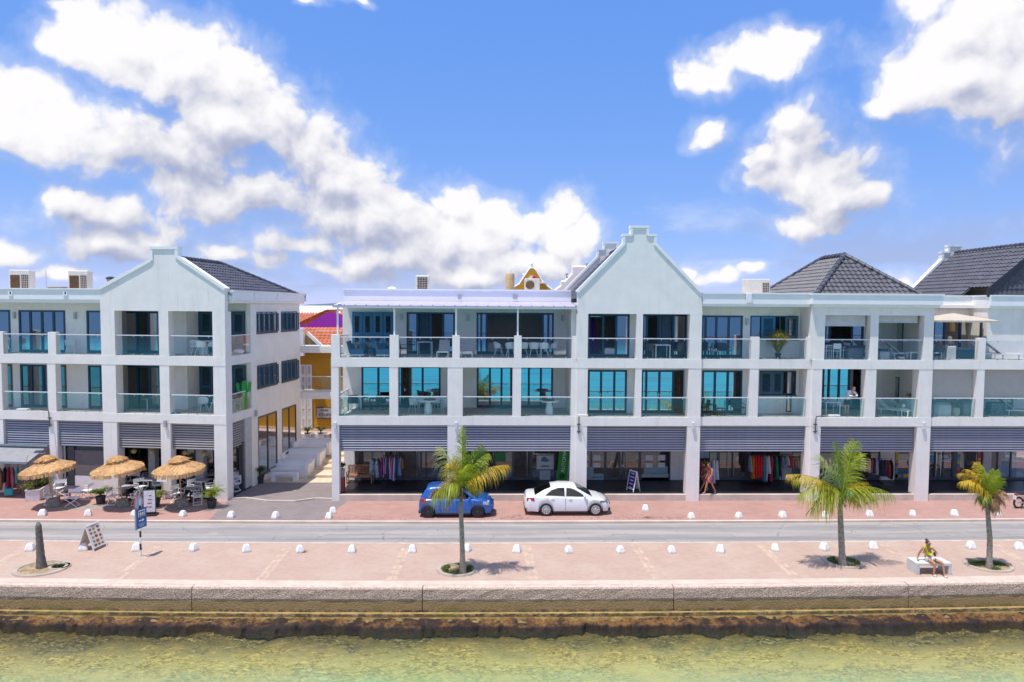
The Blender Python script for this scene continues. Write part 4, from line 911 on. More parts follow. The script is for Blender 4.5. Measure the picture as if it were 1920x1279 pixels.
# gable
gl = lambda px, py: (LF.aty(px, py, -.10).x, LF.aty(px, py, -.10).z)
G1 = [gl(186.5, 541.5), gl(283, 488), gl(283, 464.5), gl(332.5, 464.5), gl(332.5, 482), gl(427.5, 541.5)]
zc = (G1[0][1] + G1[-1][1]) / 2; G1[0] = (G1[0][0], zc); G1[-1] = (.03, zc)
gable(L, G1, XG, 0.0, ZL, -.10, .22, M_WALL, M_TRIM, tr=.20)
# roof behind it: right slope with a hip at the back
gx = (G1[2][0] + G1[3][0]) / 2; rz1 = G1[4][1] - .02; ezl = 11.02
A2, B2 = Vector((.22, .2, ezl)), Vector((.22, 9.95, ezl)); T1, T2 = Vector((gx, .2, rz1)), Vector((gx, 5.6, rz1))
hip(L, A2, B2, T1, T2, M_TILE); ridge(L, T1 + up, T2 + up, M_TILE); ridge(L, B2 + up, T2 + up, M_TILE)
A3, B3 = Vector((2 * gx - .22, 9.95, ezl)), Vector((2 * gx - .22, .2, ezl)); hip(L, A3, B3, T2, T1, M_TILE); hip(L, B2, A3, T2, T2, M_TILE)
# parapet over the side wall and the flat part
q = MB(); q.box(.02, .30, .25, YE + .35, ZP0 + .12, ZP1 - .05); q.box(.0, .36, .22, YE + .41, ZP1 - .05, ZP1 + .03); q.box(-8, .30, YE + .10, YE + .35, ZP0 + .12, ZP1 - .05); q.build('parapet', M_TRIM, L)
q = MB(); q.box(.012, .18, .3, YE + .25, ZP0 - .03, ZP0 + .12); q.build('cornice', M_TRIM, L)
Lb('roof_slab', M_WALL, XL, -.01, .25, YE, 10.6, 10.74)
q = MB(); q.box(XL, XG - .02, -.06, .20, ZP0 + .10, ZP1 + .02); q.box(XL, XG - .02, -.12, .24, ZP1 + .02, ZP1 + .09); q.build('parapet', M_TRIM, L)
Lb('cornice', M_TRIM, XL, XG, .02, .26, ZP0 - .08, ZP0 + .10)
for px in (20, 123): p = LF.aty(px, 549, -.06); Lb('overflow_spout', M_TRIM, p.x - .12, p.x + .12, -.10, -.062, p.z - .16, p.z + .14); Lb('parapet_vent', M_BLACK, p.x - .03, p.x + .05, -.105, -.101, p.z - .08, p.z + .06)
for yy in (2.6, 5.6): Lb('overflow_spout', M_TRIM, .305, .34, yy, yy + .22, ZP0 + .2, ZP1 - .1)
# back walls
yF, yG = 1.30, 1.70
def lop(p0, p1, t, b_, y): return (LF.aty(p0, (t + b_) / 2, y).x, LF.aty(p1, (t + b_) / 2, y).x)
def lwall(x0, x1, z0, z1, y, holes, m=None): q = MB(); wall_grid(q, x0, x1, z0, z1, y, y + .2, holes); return q.build('wall', m or M_LW, L)
f2 = [lop(*p, 580, 659, yF) + (Z2, 10.15) for p in ((-60, 20), (36, 123), (163, 193))]
f1 = [lop(*p, 684, 763, yF) + (Z1, 7.05) for p in ((-50, -15), (4, 24), (39, 88), (107, 125), (166, 191))]
lwall(XL, XG + .1, Z2, 10.6, yF, f2); lwall(XL, XG + .1, Z1, ZC2 + .1, yF, f1)
for h, cuts in zip(f2, ((.4,), (.25, .5, .75), ())): glazed(L, *h, yF - .03, cuts)
for h, cuts in zip(f1, ((), (), (.42, .86), (), ())): glazed(L, *h, yF - .03, cuts, gm=G_DARK, fm=M_CHAR if h in (f1[1], f1[3]) else M_NAVY)
g2 = [lop(222, 299, 582, 663, yG) + (Z2, 10.12)]; g1 = [lop(224, 301, 685, 766, yG) + (Z1, 7.05)]
XM = lx(345, 700, 1.7)
lwall(XG + .1, XM, Z2, 10.6, yG, g2); lwall(XG + .1, XM, Z1, ZC2 + .1, yG, g1)
for h, gm in ((g2[0], G_DOOR), (g1[0], G_DARK)): glazed(L, *h, yG - .03, (.18, .46, .74), skip=(2,), gm=gm)
yH = 3.0
for z0, z1, zt in ((Z1, ZC2 + .1, 7.05), (Z2, 10.6, 10.15)):
    Lb('wall', M_LW, XM - .02, XM + .18, yG, yH + .2, z0, z1)
    h = lop(353.5, 400, 690 if z0 == Z1 else 583, 762 if z0 == Z1 else 660, yH) + (z0, zt); h3 = (-1.95, -.45, z0, zt)
    lwall(XM + .18, -.25, z0, z1, yH, [h, h3])
    for hh in (h, h3): w = (hh[1] - hh[0]) / 2; [leaf(L, (hh[0] + i * w, yH - .03), (hh[0] + (i + 1) * w, yH - .03), z0 + .05, zt, mat('dark_shutter', (.03, .085, .13), .45), True, None, stile=.16, splits=((.08, .42), (.5, .92))) for i in range(2)]
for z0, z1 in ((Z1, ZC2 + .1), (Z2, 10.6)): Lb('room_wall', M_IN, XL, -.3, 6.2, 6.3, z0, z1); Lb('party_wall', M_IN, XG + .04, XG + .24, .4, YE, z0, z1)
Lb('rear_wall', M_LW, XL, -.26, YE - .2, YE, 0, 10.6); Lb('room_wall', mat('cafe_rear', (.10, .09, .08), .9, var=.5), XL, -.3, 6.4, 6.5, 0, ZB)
for (px, py, y) in ((28, 591, yF), (142, 592, yF)): wall_lamp(L, LF.aty(px, py, y))
for (px, py) in ((311, 794), (478, 775)):
    p = LF.aty(px, py, -.1) if px < 400 else LF.atx(px, py, .0); q = MB(); q.cbox((p.x + (0 if px < 400 else .06), p.y - (.06 if px < 400 else 0), p.z), (.14, .14, .36)); q.build('wall_lamp', mat('lamp_grey', (.46, .46, .47), .4, .3), L)
# roller shutters of the ground floor
for (a, b_, m, y) in ((lx(6), lx(90), M_SLAT, .12), (lx(105), XG, M_SLAT, .12), (lx(220), XW[0], M_SLATW, .06), (XW[1], XC, M_SLATW, .06)): roller(L, a + .02, b_ - .02, 2.68, ZB, y, m)
roller(L, .57, SY0 - .02, 2.68, ZB, -.10, M_SLATW, axis='y')
# ground floor: closed kiosk front of the second bay, shop front of the first
a, b_ = lx(105), XG
Lb('kiosk_panel', M_CHAR, a, b_, .40, .48, .9, 2.70); Lb('kiosk_screen', mat('grey_screen', (.155, .135, .145), .6, var=.1), lx(128), lx(186), .34, .399, 1.02, 2.42); Lb('kiosk_counter', mat('white_panel', (.74, .73, .76), .5, var=.04), lx(118), lx(190), .32, .40, .12, .98)
for p0, p1 in ((108, 112), (116, 128)): Lb('kiosk_post', M_CHAR if p0 > 110 else M_STEEL, lx(p0), lx(p1), .30, .345, .02, 2.66)
Lb('shop_wall', mat('shop_rear'), XL, a, 3.0, 3.2, 0, ZB)
# cafe: inner pillars and glazing
for px0, px1, y in ((278, 290, 1.6), (367, 381, 1.6)): Lb('inner_pillar', mat('pillar_grey', (.52, .51, .51), .8), lx(px0, 860, y), lx(px1, 860, y), y, y + .4, .1, ZB)
glazed(L, lx(226, 860, 3), lx(278, 860, 3), .1, 3.6, 3.0, (.33, .66), M_CHAR, G_SHOP, name='cafe_window'); glazed(L, lx(291, 860, 3), lx(367, 860, 3), .1, 3.6, 3.0, (.25, .5, .75), M_CHAR, G_SHOP, name='cafe_window'); glazed(L, lx(382, 860, 3), -1.0, .1, 3.6, 3.0, (.3, .6), M_CHAR, G_SHOP, name='cafe_window')
Lb('side_pillar', mat('pillar_grey', (.52, .51, .51), .8), -.35, -.02, SY0 - .75, SY0, .1, ZB); Lb('cafe_jamb', M_CHAR, -.30, -.06, 1.75, 1.95, .1, 2.8); Lb('counter', M_WPL, -.75, -.30, 1.95, 2.35, .1, 1.05)
# awning over the first shop
ap = [LF.aty(-40, 838, .1), LF.aty(91, 839, .1)]; ay = -1.35
q = MB(); q.prism([(ap[0].x, .0, 2.60), (ap[0].x, .0, 2.57), (ap[0].x, ay, 2.02), (ap[0].x, ay, 2.05)], (ap[1].x - ap[0].x - .05, 0, 0)); aw = q.build('awning', mat('awning_cloth', (.34, .34, .36), .8, var=.1, trans=.2), L)
q = MB(); q.tube([(ap[0].x, -.06, 2.66), (ap[1].x + .1, -.06, 2.66)], .085, 8); q.build('awning_box', mat('awning_box', (.13, .16, .20), .5), aw); q = MB(); q.box(ap[0].x, ap[1].x - .04, ay - .05, ay, 1.98, 2.09); q.build('awning_valance', mat('awning_bar', (.22, .26, .31), .5), aw)
q = MB(); q.tube([(ap[1].x - .1, -.02, 2.3), (ap[1].x - .5, -.75, 2.28), (ap[1].x - .12, ay, 2.04)], .03, 6); q.build('awning_arm', M_STEEL, aw)

# ---- walkways bridging the alley behind
bx0, bx1 = -13.3, -7.9
wk = thing('walkway_bridge', 'white two level walkway bridge with glass rails across the alley', 'walkway', (0, 0, 0))
for z in (Z1, Z2):
    q = MB(); q.box(bx0, bx1, 10.1, 11.6, z - .45, z); q.build('bridge_deck', M_WALL, wk); railing(wk, [(bx0, 10.16), (bx1, 10.16)], z, G_RAIL, 3, 1.1)
# ================================================================== HOUSES BEHIND
M_OCH = mat('ochre_paint', (.58, .30, .022), .8, var=.06, nscale=1.2, streak=.10); M_ORT = mat('orange_tile', (.55, .15, .055), .75, var=.22, nscale=2.5); M_PUR = mat('purple_paint', (.30, .02, .36), .8, var=.08)
yh = thing('ochre_house', 'ochre yellow house with white louvred shutters at the end of the alley', 'house', (-11.0, 13.6, 0)); hx = lambda px, py=720: at(px, py, 13.6).x + 11.0
q = MB(); wall_grid(q, -6, 5.2, 1.45, 7.55, 0, .3, [(hx(563), hx(586), 4.15, 6.2), (hx(563), hx(586), 1.5, 3.9)]); q.build('wall', M_OCH, yh)
q = MB(); q.box(-6, 5.2, .3, 7, 0, 7.4); q.build('house_body', M_OCH, yh)
q = MB(); q.box(-6, 5.2, -.08, .29, .9, 1.45); q.build('plinth', mat('cream_plinth', (.68, .56, .46), .8), yh)
for (z0, z1) in ((4.15, 6.2), (1.5, 3.9)):
    m_ = (hx(563) + hx(586)) / 2
    for a, b_ in ((hx(563), m_), (m_, hx(586))): leaf(yh, (a + .02, -.02), (b_ - .02, -.02), z0, z1, M_WPL, True, None, splits=((.06, .28), (.36, .6), (.66, .95)), stile=.12)
tile_slope(yh, (-6, -.35, 7.5), (1, 0, 0), (0, 1.6, 1.0), 11.2, 2.35, M_ORT)
ps = [at(562, 612 + 0, 13.4), at(598, 640, 13.4)]
q = MB(); a, b_ = at(580, 622, 13.45), at(612, 652, 13.45); q.prism([(a.x + 11, -.6, a.z), (b_.x + 11, -.6, b_.z), (b_.x + 11, -.6, b_.z - .28), (a.x + 11, -.6, a.z - .28)], (0, .35, 0)); q.build('gable_coping', M_TRIM, yh)
q = MB(); q.prism([(-4.5, -.5, 6.9), (b_.x + 11, -.5, b_.z - .27), (a.x + 11, -.5, a.z - .27), (a.x + 10.7, -.5, a.z - .1), (-4.5, -.5, a.z - .1)], (0, .2, 0)); q.build('gable_wall', mat('tan_wall', (.42, .27, .08), .85), yh)
q = MB(); q.box(hx(566, 640), hx(576, 640), -1.0, -.6, 6.9, 8.9); q.build('chimney', M_TRIM, yh)
sg = thing('notice_sign', 'grey framed sign reading mundo on the ochre wall', 'sign', at(612, 774, 13.55) )
q = MB(); q.box(-.75, .95, -.10, .0, -.42, .42); q.build('sign_frame', mat('sign_frame', (.16, .12, .10), .7), sg); q = MB(); q.box(-.68, .88, -.115, -.101, -.35, .35); q.build('sign_face', mat('sign_face', (.52, .51, .52), .7, var=.25, nscale=12), sg)
def text(name, s, par, loc, size, m, rot=(pi / 2, 0, 0), ext=.004, align='CENTER'):
    c = bpy.data.curves.new(name, 'FONT'); c.body = s; c.size = size; c.extrude = ext; c.align_x = align; c.align_y = 'CENTER'; c.resolution_u = 3
    t = bpy.data.objects.new(name, c); COL.objects.link(t); bpy.context.view_layer.update()
    me = bpy.data.meshes.new_from_object(t.evaluated_get(bpy.context.evaluated_depsgraph_get())); bpy.data.objects.remove(t); bpy.data.curves.remove(c)
    me.name = name; me.materials.clear(); me.materials.append(m)
    return put(name, me, par, loc, rot)
M_INK = mat('dark_ink', (.03, .03, .035), .7); M_WINK = mat('white_ink', (.82, .82, .82), .6)
text('lettering', 'mundo', sg, (.12, -.122, -.10), .46, M_INK)
text('lettering', 'studio', sg, (-.1, -.122, .22), .22, M_INK)
pv = thing('paved_terrace', 'pinkish raised terrace wall behind the white planters', 'wall', (-11.0, 12.4, 0)); q = MB(); q.box(-6, 4.5, 0, 1.2, 0, 1.28); q.build('terrace_wall', mat('pinkish_wall', (.50, .40, .36), .85), pv)
# purple gabled house with orange roofs
pu = thing('purple_house', 'purple gabled house with bright orange tiled roof behind the alley', 'house', (-15.2, 26, 0)); X = lambda px, py: at(px, py, 26).x + 15.2; Zz = lambda px, py: at(px, py, 26).z
q = MB(); q.prism([(-5, 0, 0), (6, 0, 0), (6, 0, Zz(650, 608)), (X(619, 587) + .35, 0, Zz(619, 587)), (X(619, 587) - .3, 0, Zz(619, 587)), (X(575, 609), 0, Zz(575, 609)), (-5, 0, Zz(560, 609))], (0, .3, 0)); q.build('gable', M_PUR, pu)
tile_slope(pu, (-3.4, .3, 8.6), (0, 1, 0), (3.3, 0, 1.55), 7, 3.7, M_ORT); tile_slope(pu, (4.0, .3, 8.5), (0, 1, 0), (-3.3, 0, 1.6), 7, 3.7, M_ORT)
oh = thing('orange_roof_house', 'low house whose long orange tiled roof fills the alley view', 'house', (-12.0, 19.5, 0)); q = MB(); q.box(-4.5, 6, .5, 5, 0, 7.6); q.build('house_body', M_WARM, oh); tile_slope(oh, (-4.5, 0, 7.75), (1, 0, 0), (0, 2.2, 1.0), 10.5, 2.2, M_ORT)
q = MB(); q.box(-4.5, 6, -.15, .15, 7.55, 7.72); q.build('gutter', M_TRIM, oh)
oh2 = thing('far_orange_roof', 'distant house with a weathered orange roof and white gable edge', 'house', (-19.0, 36, 0)); q = MB(); q.box(-5, 6.4, 0, 8, 0, 8.6); q.build('house_body', M_WARM, oh2); tile_slope(oh2, (-3.3, -.1, 8.62), (1, 0, 0), (0, 2.6, 1.1), 9.0, 2.9, M_ORT); q = MB(); q.prism([(-4.6, -.2, 8.3), (-4.2, -.2, 8.3), (-2.9, -.2, 9.8), (-3.2, -.2, 9.8)], (0, 3, 0)); q.build('gable_coping', M_TRIM, oh2)
M_ROOFW = mat('bright_roof', (.93, .93, .93), .6, var=.01)
wh = thing('white_warehouse', 'long bright white flat roofed warehouse on the skyline', 'building', (-24, 62, 0)); q = MB(); q.prism([(-24, 0, 0), (-24, 20, 0), (-24, 20, 10.44), (-24, 0, 9.2)], (42, 0, 0)); q.build('warehouse_body', mat('white_sheet', (.90, .90, .90), .6, var=.02), wh); q = MB(); q.prism([(-24.2, -.2, 9.25), (-24.2, 20.2, 10.46), (-24.2, 20.2, 10.50), (-24.2, -.2, 9.33)], (42.4, 0, 0)); q.build('roof_sheet', M_ROOFW, wh)
# ochre curved gable house with white scrolls
og = thing('ochre_gable_house', 'ochre curved gable with white arch and scroll edging above the roof', 'house', (3.1, 20, 0)); X = lambda px: at(px, 525, 20).x - 3.1; Zz = lambda py: at(1000, py, 20).z
cur = [(962, 548), (964, 539), (974, 533), (981, 522), (985, 516), (991, 507), (994, 503), (1000, 503), (1004, 507), (1010, 516), (1016, 527), (1022, 533), (1035, 543), (1038, 548)]
pts = [(X(a), 0, Zz(b_)) for a, b_ in cur]; q = MB(); q.prism([(pts[0][0], 0, 6)] + pts + [(pts[-1][0], 0, 6)], (0, .35, 0)); q.build('gable', M_OCH, og)
q = MB(); q.tube([(x, .1, z) for x, y, z in pts], .11, 6); q.build('scroll_edging', M_TRIM, og)
q = MB(); c = (X(997), Zz(528)); q.prism([(c[0] + r_ * cos(pi * i / 12) * .37, -.08, c[1] + r_ * sin(pi * i / 12) * .5) for r_, rg in ((.95, range(13)),) for i in rg], (0, .07, 0)); q.build('arch_panel', M_TRIM, og)
q = MB(); q.box(X(1008), X(1024), -.1, .3, Zz(531.5), Zz(528.5)); q.build('cornice', M_TRIM, og)
q = MB(); q.lathe([(.15, -.12), (.15, .0), (.06, .06), (.05, .15), (.17, .24), (.02, .42)], 10, (X(997), .15, Zz(503) + .14)); q.build('finial', M_TRIM, og, smooth=40)
q = MB(); q.lathe([(.08, -.1), (.04, .05), (.10, .12), (.02, .24)], 8, (X(981.5), .15, Zz(521) + .14)); q.build('finial', M_TRIM, og, smooth=40)
q = MB(); q.ell((X(1001), -.11, Zz(520.5)), (.13, .04, .15), 10, 6); em = q.build('emblem', mat('emblem_red', (.55, .02, .05), .5), og); q = MB(); q.ell((X(1003.5), -.12, Zz(523.5)), (.05, .03, .07), 8, 6); q.build('emblem_base', mat('emblem_blue', (.10, .12, .45), .5), em)
wg = thing('white_gable_house', 'pale stepped white gable half hidden behind the dark roof slope', 'house', (6.0, 23, 0)); X = lambda px: at(px, 525, 23).x - 6.0; Zz = lambda py: at(1070, py, 23).z
st = [(1036, 549), (1048, 540), (1053, 536), (1053, 528.5), (1060, 528.5), (1074, 513), (1074, 500.5), (1100, 500.5), (1130, 500.5)]
q = MB(); q.prism([(X(1036), 0, 6)] + [(X(a), 0, Zz(b_)) for a, b_ in st] + [(X(1130), 0, 6)], (0, .5, 0)); q.build('gable', M_WARM, wg)
q = MB()
for (a, b_) in zip(st, st[1:]): q.tube([(X(a[0]), .2, Zz(a[1])), (X(b_[0]), .2, Zz(b_[1]))], .13, 4)
q.build('gable_coping', M_TRIM, wg)
for px, py in ((1063, 519), (1100, 499)): q = MB(); q.lathe([(.05, -.1), (.04, .1), (.14, .2), (.13, .32), (.02, .4)], 8, (X(px), .2, Zz(py))); q.build('finial', mat('finial_grey', (.45, .45, .47), .6), wg, smooth=40)
# ================================================================== SHOP FRONTS
SX = lambda px, Y=3.1: at(px, 875, Y).x
SZ = lambda px, py, Y=3.1: at(px, py, Y).z
YS = 3.1
M_SF = mat('slate_shopframe', (.085, .09, .115), .45); M_PAPER = mat('paper', (.72, .74, .76), .8, var=.12, nscale=9); M_FROST = mat('frosted_film', (.30, .40, .44), .6, var=.06)
def notice(par, x0, x1, z0, z1, y, m=None, name='notice'):
    q = MB(); q.box(x0, x1, y - .012, y - .004, z0, z1); return q.build(name, m or M_PAPER, par)
def shopglass(p0, p1, cuts, name='shop_window', skip=(), y=YS, bars=(), zb=Z0):
    o = glazed(P, SX(p0), SX(p1), zb, 2.60, y, cuts, M_SF, G_SHOP, st=.07, skip=skip, name=name, bot=.14)
    for b_ in bars: q = MB(); x = SX(b_); q.tube([(x, y - .09, Z0 + .25), (x, y - .09, 2.4)], .02, 6); q.box(x - .012, x + .012, y - .09, y - .001, Z0 + .4, Z0 + .43); q.build('pull_bar', M_STEEL, o)
    return o
def shopwall(p0, p1, m=None, y=YS): q = MB(); q.box(SX(p0), SX(p1), y - .02, y + .12, Z0, ZB); return q.build('shop_wall', m or M_WALL, P)
q = MB(); q.box(-8.0, 33, YS + .1, 6.6, Z0 + .002, Z0 + .012); q.build('shop_floor', mat('shop_floor_tile', (.42, .40, .38), .5, var=.15), P)
# bay 1 : clothes shop with a bench in front
shopwall(646, 665); o1 = shopglass(665, 756, (.36, .70)); shopglass(756, 789, (.82,), 'shop_door', skip=(0,), bars=(782,)); o2 = shopglass(789, 842, (.18,))
for i, (p0, p1, za, c) in enumerate(((670, 686, .9, (.35, .36, .38)), (678, 684, .8, (.62, .63, .66)), (690, 702, 1.1, (.25, .24, .28)), (702, 716, 1.0, (.42, .38, .36)), (727, 737, 1.7, (.05, .06, .12)))):
    q = MB(); a, b_ = SX(p0, 3.6), SX(p1, 3.6); q.prism([(a, 3.6, 2.6), (b_, 3.6, 2.6), ((a * .4 + b_ * .6), 3.6, za + .05), ((a + b_) / 2, 3.6, za)], (0, .05, 0)); q.build('draped_cloth', mat('cloth_drape%d' % i, c, .9), o1)
for (p0, p1, q0, q1, c) in ((797, 803, 868, 890, (.30, .12, .16)), (810, 818, 868, 886, (.55, .60, .63)), (811, 820, 856, 861, (.5, .45, .3)), (812, 822, 874, 884, (.55, .55, .62)), (824, 833, 874, 884, (.5, .58, .62)), (815, 838, 850, 868, (.16, .05, .045)), (793, 841, 887, 900, (.55, .58, .60))):
    notice(o2, SX(p0, 3.5), SX(p1, 3.5), SZ(p0, q1, 3.5), SZ(p0, q0, 3.5), 3.5, mat('goods%d' % p0, c, .8, var=.3, nscale=7), 'display_goods')
for i, (px, c) in enumerate(((801, (.75, .10, .22)), (820, (.05, .50, .50)), (836, (.62, .05, .03)))):
    q = MB(); q.ell((SX(px, 3.45), 3.45, SZ(px, 897, 3.45)), (.17, .05, .17), 10, 6); q.build('round_bag', mat('bag%d' % i, c, .7), o2)
# bay 2 : rental shop
o = shopglass(893, 962, (.5,)); shopglass(962, 996, (), 'shop_door', skip=(0,), bars=(988,)); o3 = shopglass(996, 1050, (.82,)); shopwall(1050, 1068)
notice(o, SX(894), SX(906), SZ(900, 868), SZ(900, 846), YS + .02, mat('green_film', (.04, .26, .08), .6)); notice(o, SX(926), SX(948), SZ(930, 866), SZ(930, 848), YS + .02, mat('green_film', (.04, .26, .08), .6))
notice(o, SX(908), SX(924), SZ(930, 868), SZ(930, 848), YS + .02, M_BLACK)
M_MOS = mat('blue_grey_stone', (.20, .25, .32), .8, var=.8, nscale=30)
for oo, p0, p1 in ((o, 897, 959), (o3, 999, 1048)): notice(oo, SX(p0), SX(p1), Z0 + .16, SZ(p0, 881), YS + .03, M_MOS, 'lower_film')
pz = notice(o3, SX(1006), SX(1038), SZ(1020, 880), SZ(1020, 854), YS - .0, mat('poster_white', (.62, .70, .74), .6, var=.06), 'car_poster')
q = MB(); q.ell((SX(1022), YS - .02, SZ(1022, 863)), (.26, .01, .09), 12, 6); q.ell((SX(1020), YS - .02, SZ(1022, 859.5)), (.16, .01, .09), 12, 6); q.build('printed_car', mat('poster_blue', (.10, .20, .34), .6), pz)
q = MB(); q.ell((SX(1022), YS - .02, SZ(1022, 874)), (.28, .01, .05), 12, 6); q.build('printed_car', mat('poster_grey', (.22, .24, .26), .6), pz)
notice(o3, SX(1012), SX(1032), SZ(1020, 900), SZ(1020, 882), YS + .01, mat('poster_pale', (.50, .58, .62), .6))
bf = thing('banner_flag', 'green vertical banner flag with white lettering beside the rental shop door', 'banner', (SX(1053, 2.2), 2.2, Z0))
tl = -.10; q = MB(); q.prism([(-.32, 0, .12), (.30, 0, .06), (.52, 0, 2.35), (-.10, 0, 2.45)], (0, .015, 0)); q.build('flag_cloth', mat('flag_green', (.035, .30, .045), .7, var=.08), bf); q = MB(); q.tube([(.36, .03, 0), (.55, .03, 2.4)], .015, 5); q.build('pole', M_BLACK, bf)
text('lettering', 'AUTOMAT', bf, (.14, -.006, 1.38), .30, M_WINK, (pi / 2, -pi / 2 + .09, 0))
q = MB(); q._add([(.03 + .17 * cos(a * pi / 12), -.006, .45 + .17 * sin(a * pi / 12)) for a in range(24)], [tuple(range(24))]); q.build('flag_emblem', mat('flag_dark', (.01, .10, .02), .7), bf)
# bay 3 : estate agent
o = shopglass(1097, 1135, (.3,)); d3 = shopglass(1135, 1200, (.5,), 'shop_door', bars=(1163.5, 1173)); o4 = shopglass(1200, 1257, ()); shopwall(1257, 1286)
for oo, l in ((o, ((1097, 1103), (1112, 1126))), (o4, ((1210, 1224), (1233, 1247)))):
    for (p0, p1) in l:
        for (q0, q1) in ((853, 863.5), (867.5, 876.5)): notice(oo, SX(p0), SX(p1), SZ(p0, q1), SZ(p0, q0), YS - .0)
notice(o, SX(1099), SX(1113), SZ(1100, 888), SZ(1100, 875), YS + .01, M_FROST, 'frosted_film'); n_ = notice(o, SX(1099), SX(1132), SZ(1100, 900), SZ(1100, 888), YS + .01, M_FROST, 'frosted_film')
text('lettering', 'REALTY', n_, (SX(1121), YS - .006, SZ(1121, 894.6)), .17, mat('film_ink', (.04, .07, .12), .7)); q = MB(); q.prism([(SX(1108), YS - .006, SZ(1110, 896.2)), (SX(1115), YS - .006, SZ(1110, 895)), (SX(1115), YS - .006, SZ(1110, 896.4)), (SX(1110), YS - .006, SZ(1110, 896.8))], (0, .002, 0)); q.build('lettering_stroke', mat('film_ink'), n_)
notice(o4, SX(1207), SX(1252), SZ(1210, 888), SZ(1210, 874), YS + .01, M_FROST, 'frosted_film'); notice(o4, SX(1203.5), SX(1253.5), SZ(1210, 900), SZ(1210, 888.5), YS + .012, mat('frosted_film2', (.36, .47, .52), .6), 'frosted_film')
notice(o, SX(1115), SX(1132), SZ(1100, 888), SZ(1100, 876), 3.8, mat('tan_board', (.22, .15, .09), .8, var=.5, nscale=5), 'display_goods'); notice(d3, SX(1178), SX(1192), SZ(1180, 892), SZ(1180, 866), 4.0, mat('tan_board'), 'display_goods'); notice(d3, SX(1165), SX(1170), SZ(1165, 875), SZ(1165, 872), YS - .0)
# bay 4, 5, 6
shopglass(1313, 1347, (.5,)); shopglass(1347, 1400, (.5,), 'shop_door', bars=(1364.5, 1374.5)); shopwall(1400, 1406, M_SF); shopglass(1406, 1462, (.5,)); shopwall(1462, 1484, mat('pillar_grey')); shopglass(1484, 1512, ())
shopglass(1535, 1650, (.35, .7)); shopwall(1650, 1677); o5 = shopglass(1677, 1714, ())
o6 = shopglass(1738, 1787, (.32, .62), 'shop_door', bars=(1753.5, 1762.5)); shopwall(1787, 1793, M_SF); o7 = shopglass(1793, 1843, ()); shopwall(1843, 1858, mat('pillar_grey')); shopwall(1858, 1866, mat('tan_door', (.30, .22, .17), .7)); shopglass(1866, 1925, (.5,), skip=(0,))
for (oo, p0, p1, q0, q1) in ((o5, 1679, 1684, 846, 896), (o5, 1679, 1711, 889, 897), (o7, 1794, 1800, 846, 900), (o7, 1833, 1839, 846, 866), (o6, 1740, 1751, 848, 866)):
    n = 9 if p1 - p0 < 12 and q1 - q0 > 20 else 6
    for i in range(n):
        c = rnd.choice(((.62, .45, .03), (.05, .18, .50), (.55, .05, .04), (.04, .36, .50), (.60, .20, .03)))
        if q1 - q0 > p1 - p0: notice(oo, SX(p0), SX(p1), SZ(p0, q0 + (q1 - q0) * (i + 1) / n), SZ(p0, q0 + (q1 - q0) * i / n), YS + .02, mat('fun%s' % (c,), c, .6), 'colour_sticker')
        else: notice(oo, SX(p0 + (p1 - p0) * i / n), SX(p0 + (p1 - p0) * (i + 1) / n), SZ(p0, q1), SZ(p0, q0), YS + .02, mat('fun%s' % (c,), c, .6), 'colour_sticker')
for (oo, p0, p1, q0, q1, c) in ((o5, 1685, 1711, 864, 876, (.42, .40, .36)), (o5, 1686, 1700, 876, 880, (.5, .12, .08)), (o5, 1684, 1711, 880, 888, (.10, .28, .34)), (o6, 1766, 1784, 866, 880, (.30, .30, .31)), (o6, 1742, 1784, 880, 884, (.28, .17, .10)), (o6, 1755, 1760, 858, 871, (.5, .58, .58)), (o7, 1803, 1812, 852, 872, (.26, .28, .22)), (o7, 1808, 1825, 864, 872, (.34, .36, .38))):
    notice(oo, SX(p0, 3.6), SX(p1, 3.6), SZ(p0, q1, 3.6), SZ(p0, q0, 3.6), 3.6, mat('stock%d_%d' % (p0, q0), c, .8, var=.4, nscale=7), 'display_goods')
q = MB(); q.prism([(SX(1764), YS - .004, SZ(1764, 864)), (SX(1776), YS - .004, SZ(1776, 860)), (SX(1784), YS - .004, SZ(1784, 860)), (SX(1784), YS - .004, SZ(1784, 861)), (SX(1774), YS - .004, SZ(1764, 865))], (0, .003, 0)); q.tube([(SX(1766 + 2 * i), YS - .004, SZ(1770, 858 - 7 * sin(pi * i / 8))) for i in range(9)], .02, 4); q.build('window_emblem', mat('sky_ink', (.45, .58, .70), .6), o6)
fz = thing('chest_freezer', 'pale blue and white counter standing inside the right hand shop doorway', 'counter', (SX(1888, 3.7), 3.7, Z0)); q = MB(); q.bbox(-.62, .62, 0, .6, 0, 1.0, .03); q.build('cabinet', mat('pale_blue_panel', (.34, .46, .56), .5), fz); q = MB(); q.box(-.68, .68, -.04, .64, 1.0, 1.06); q.build('worktop', M_WPL, fz); q = MB(); q.box(-.60, .60, .3, .32, 1.06, 1.35); q.build('glass_screen', G_RAIL, fz)

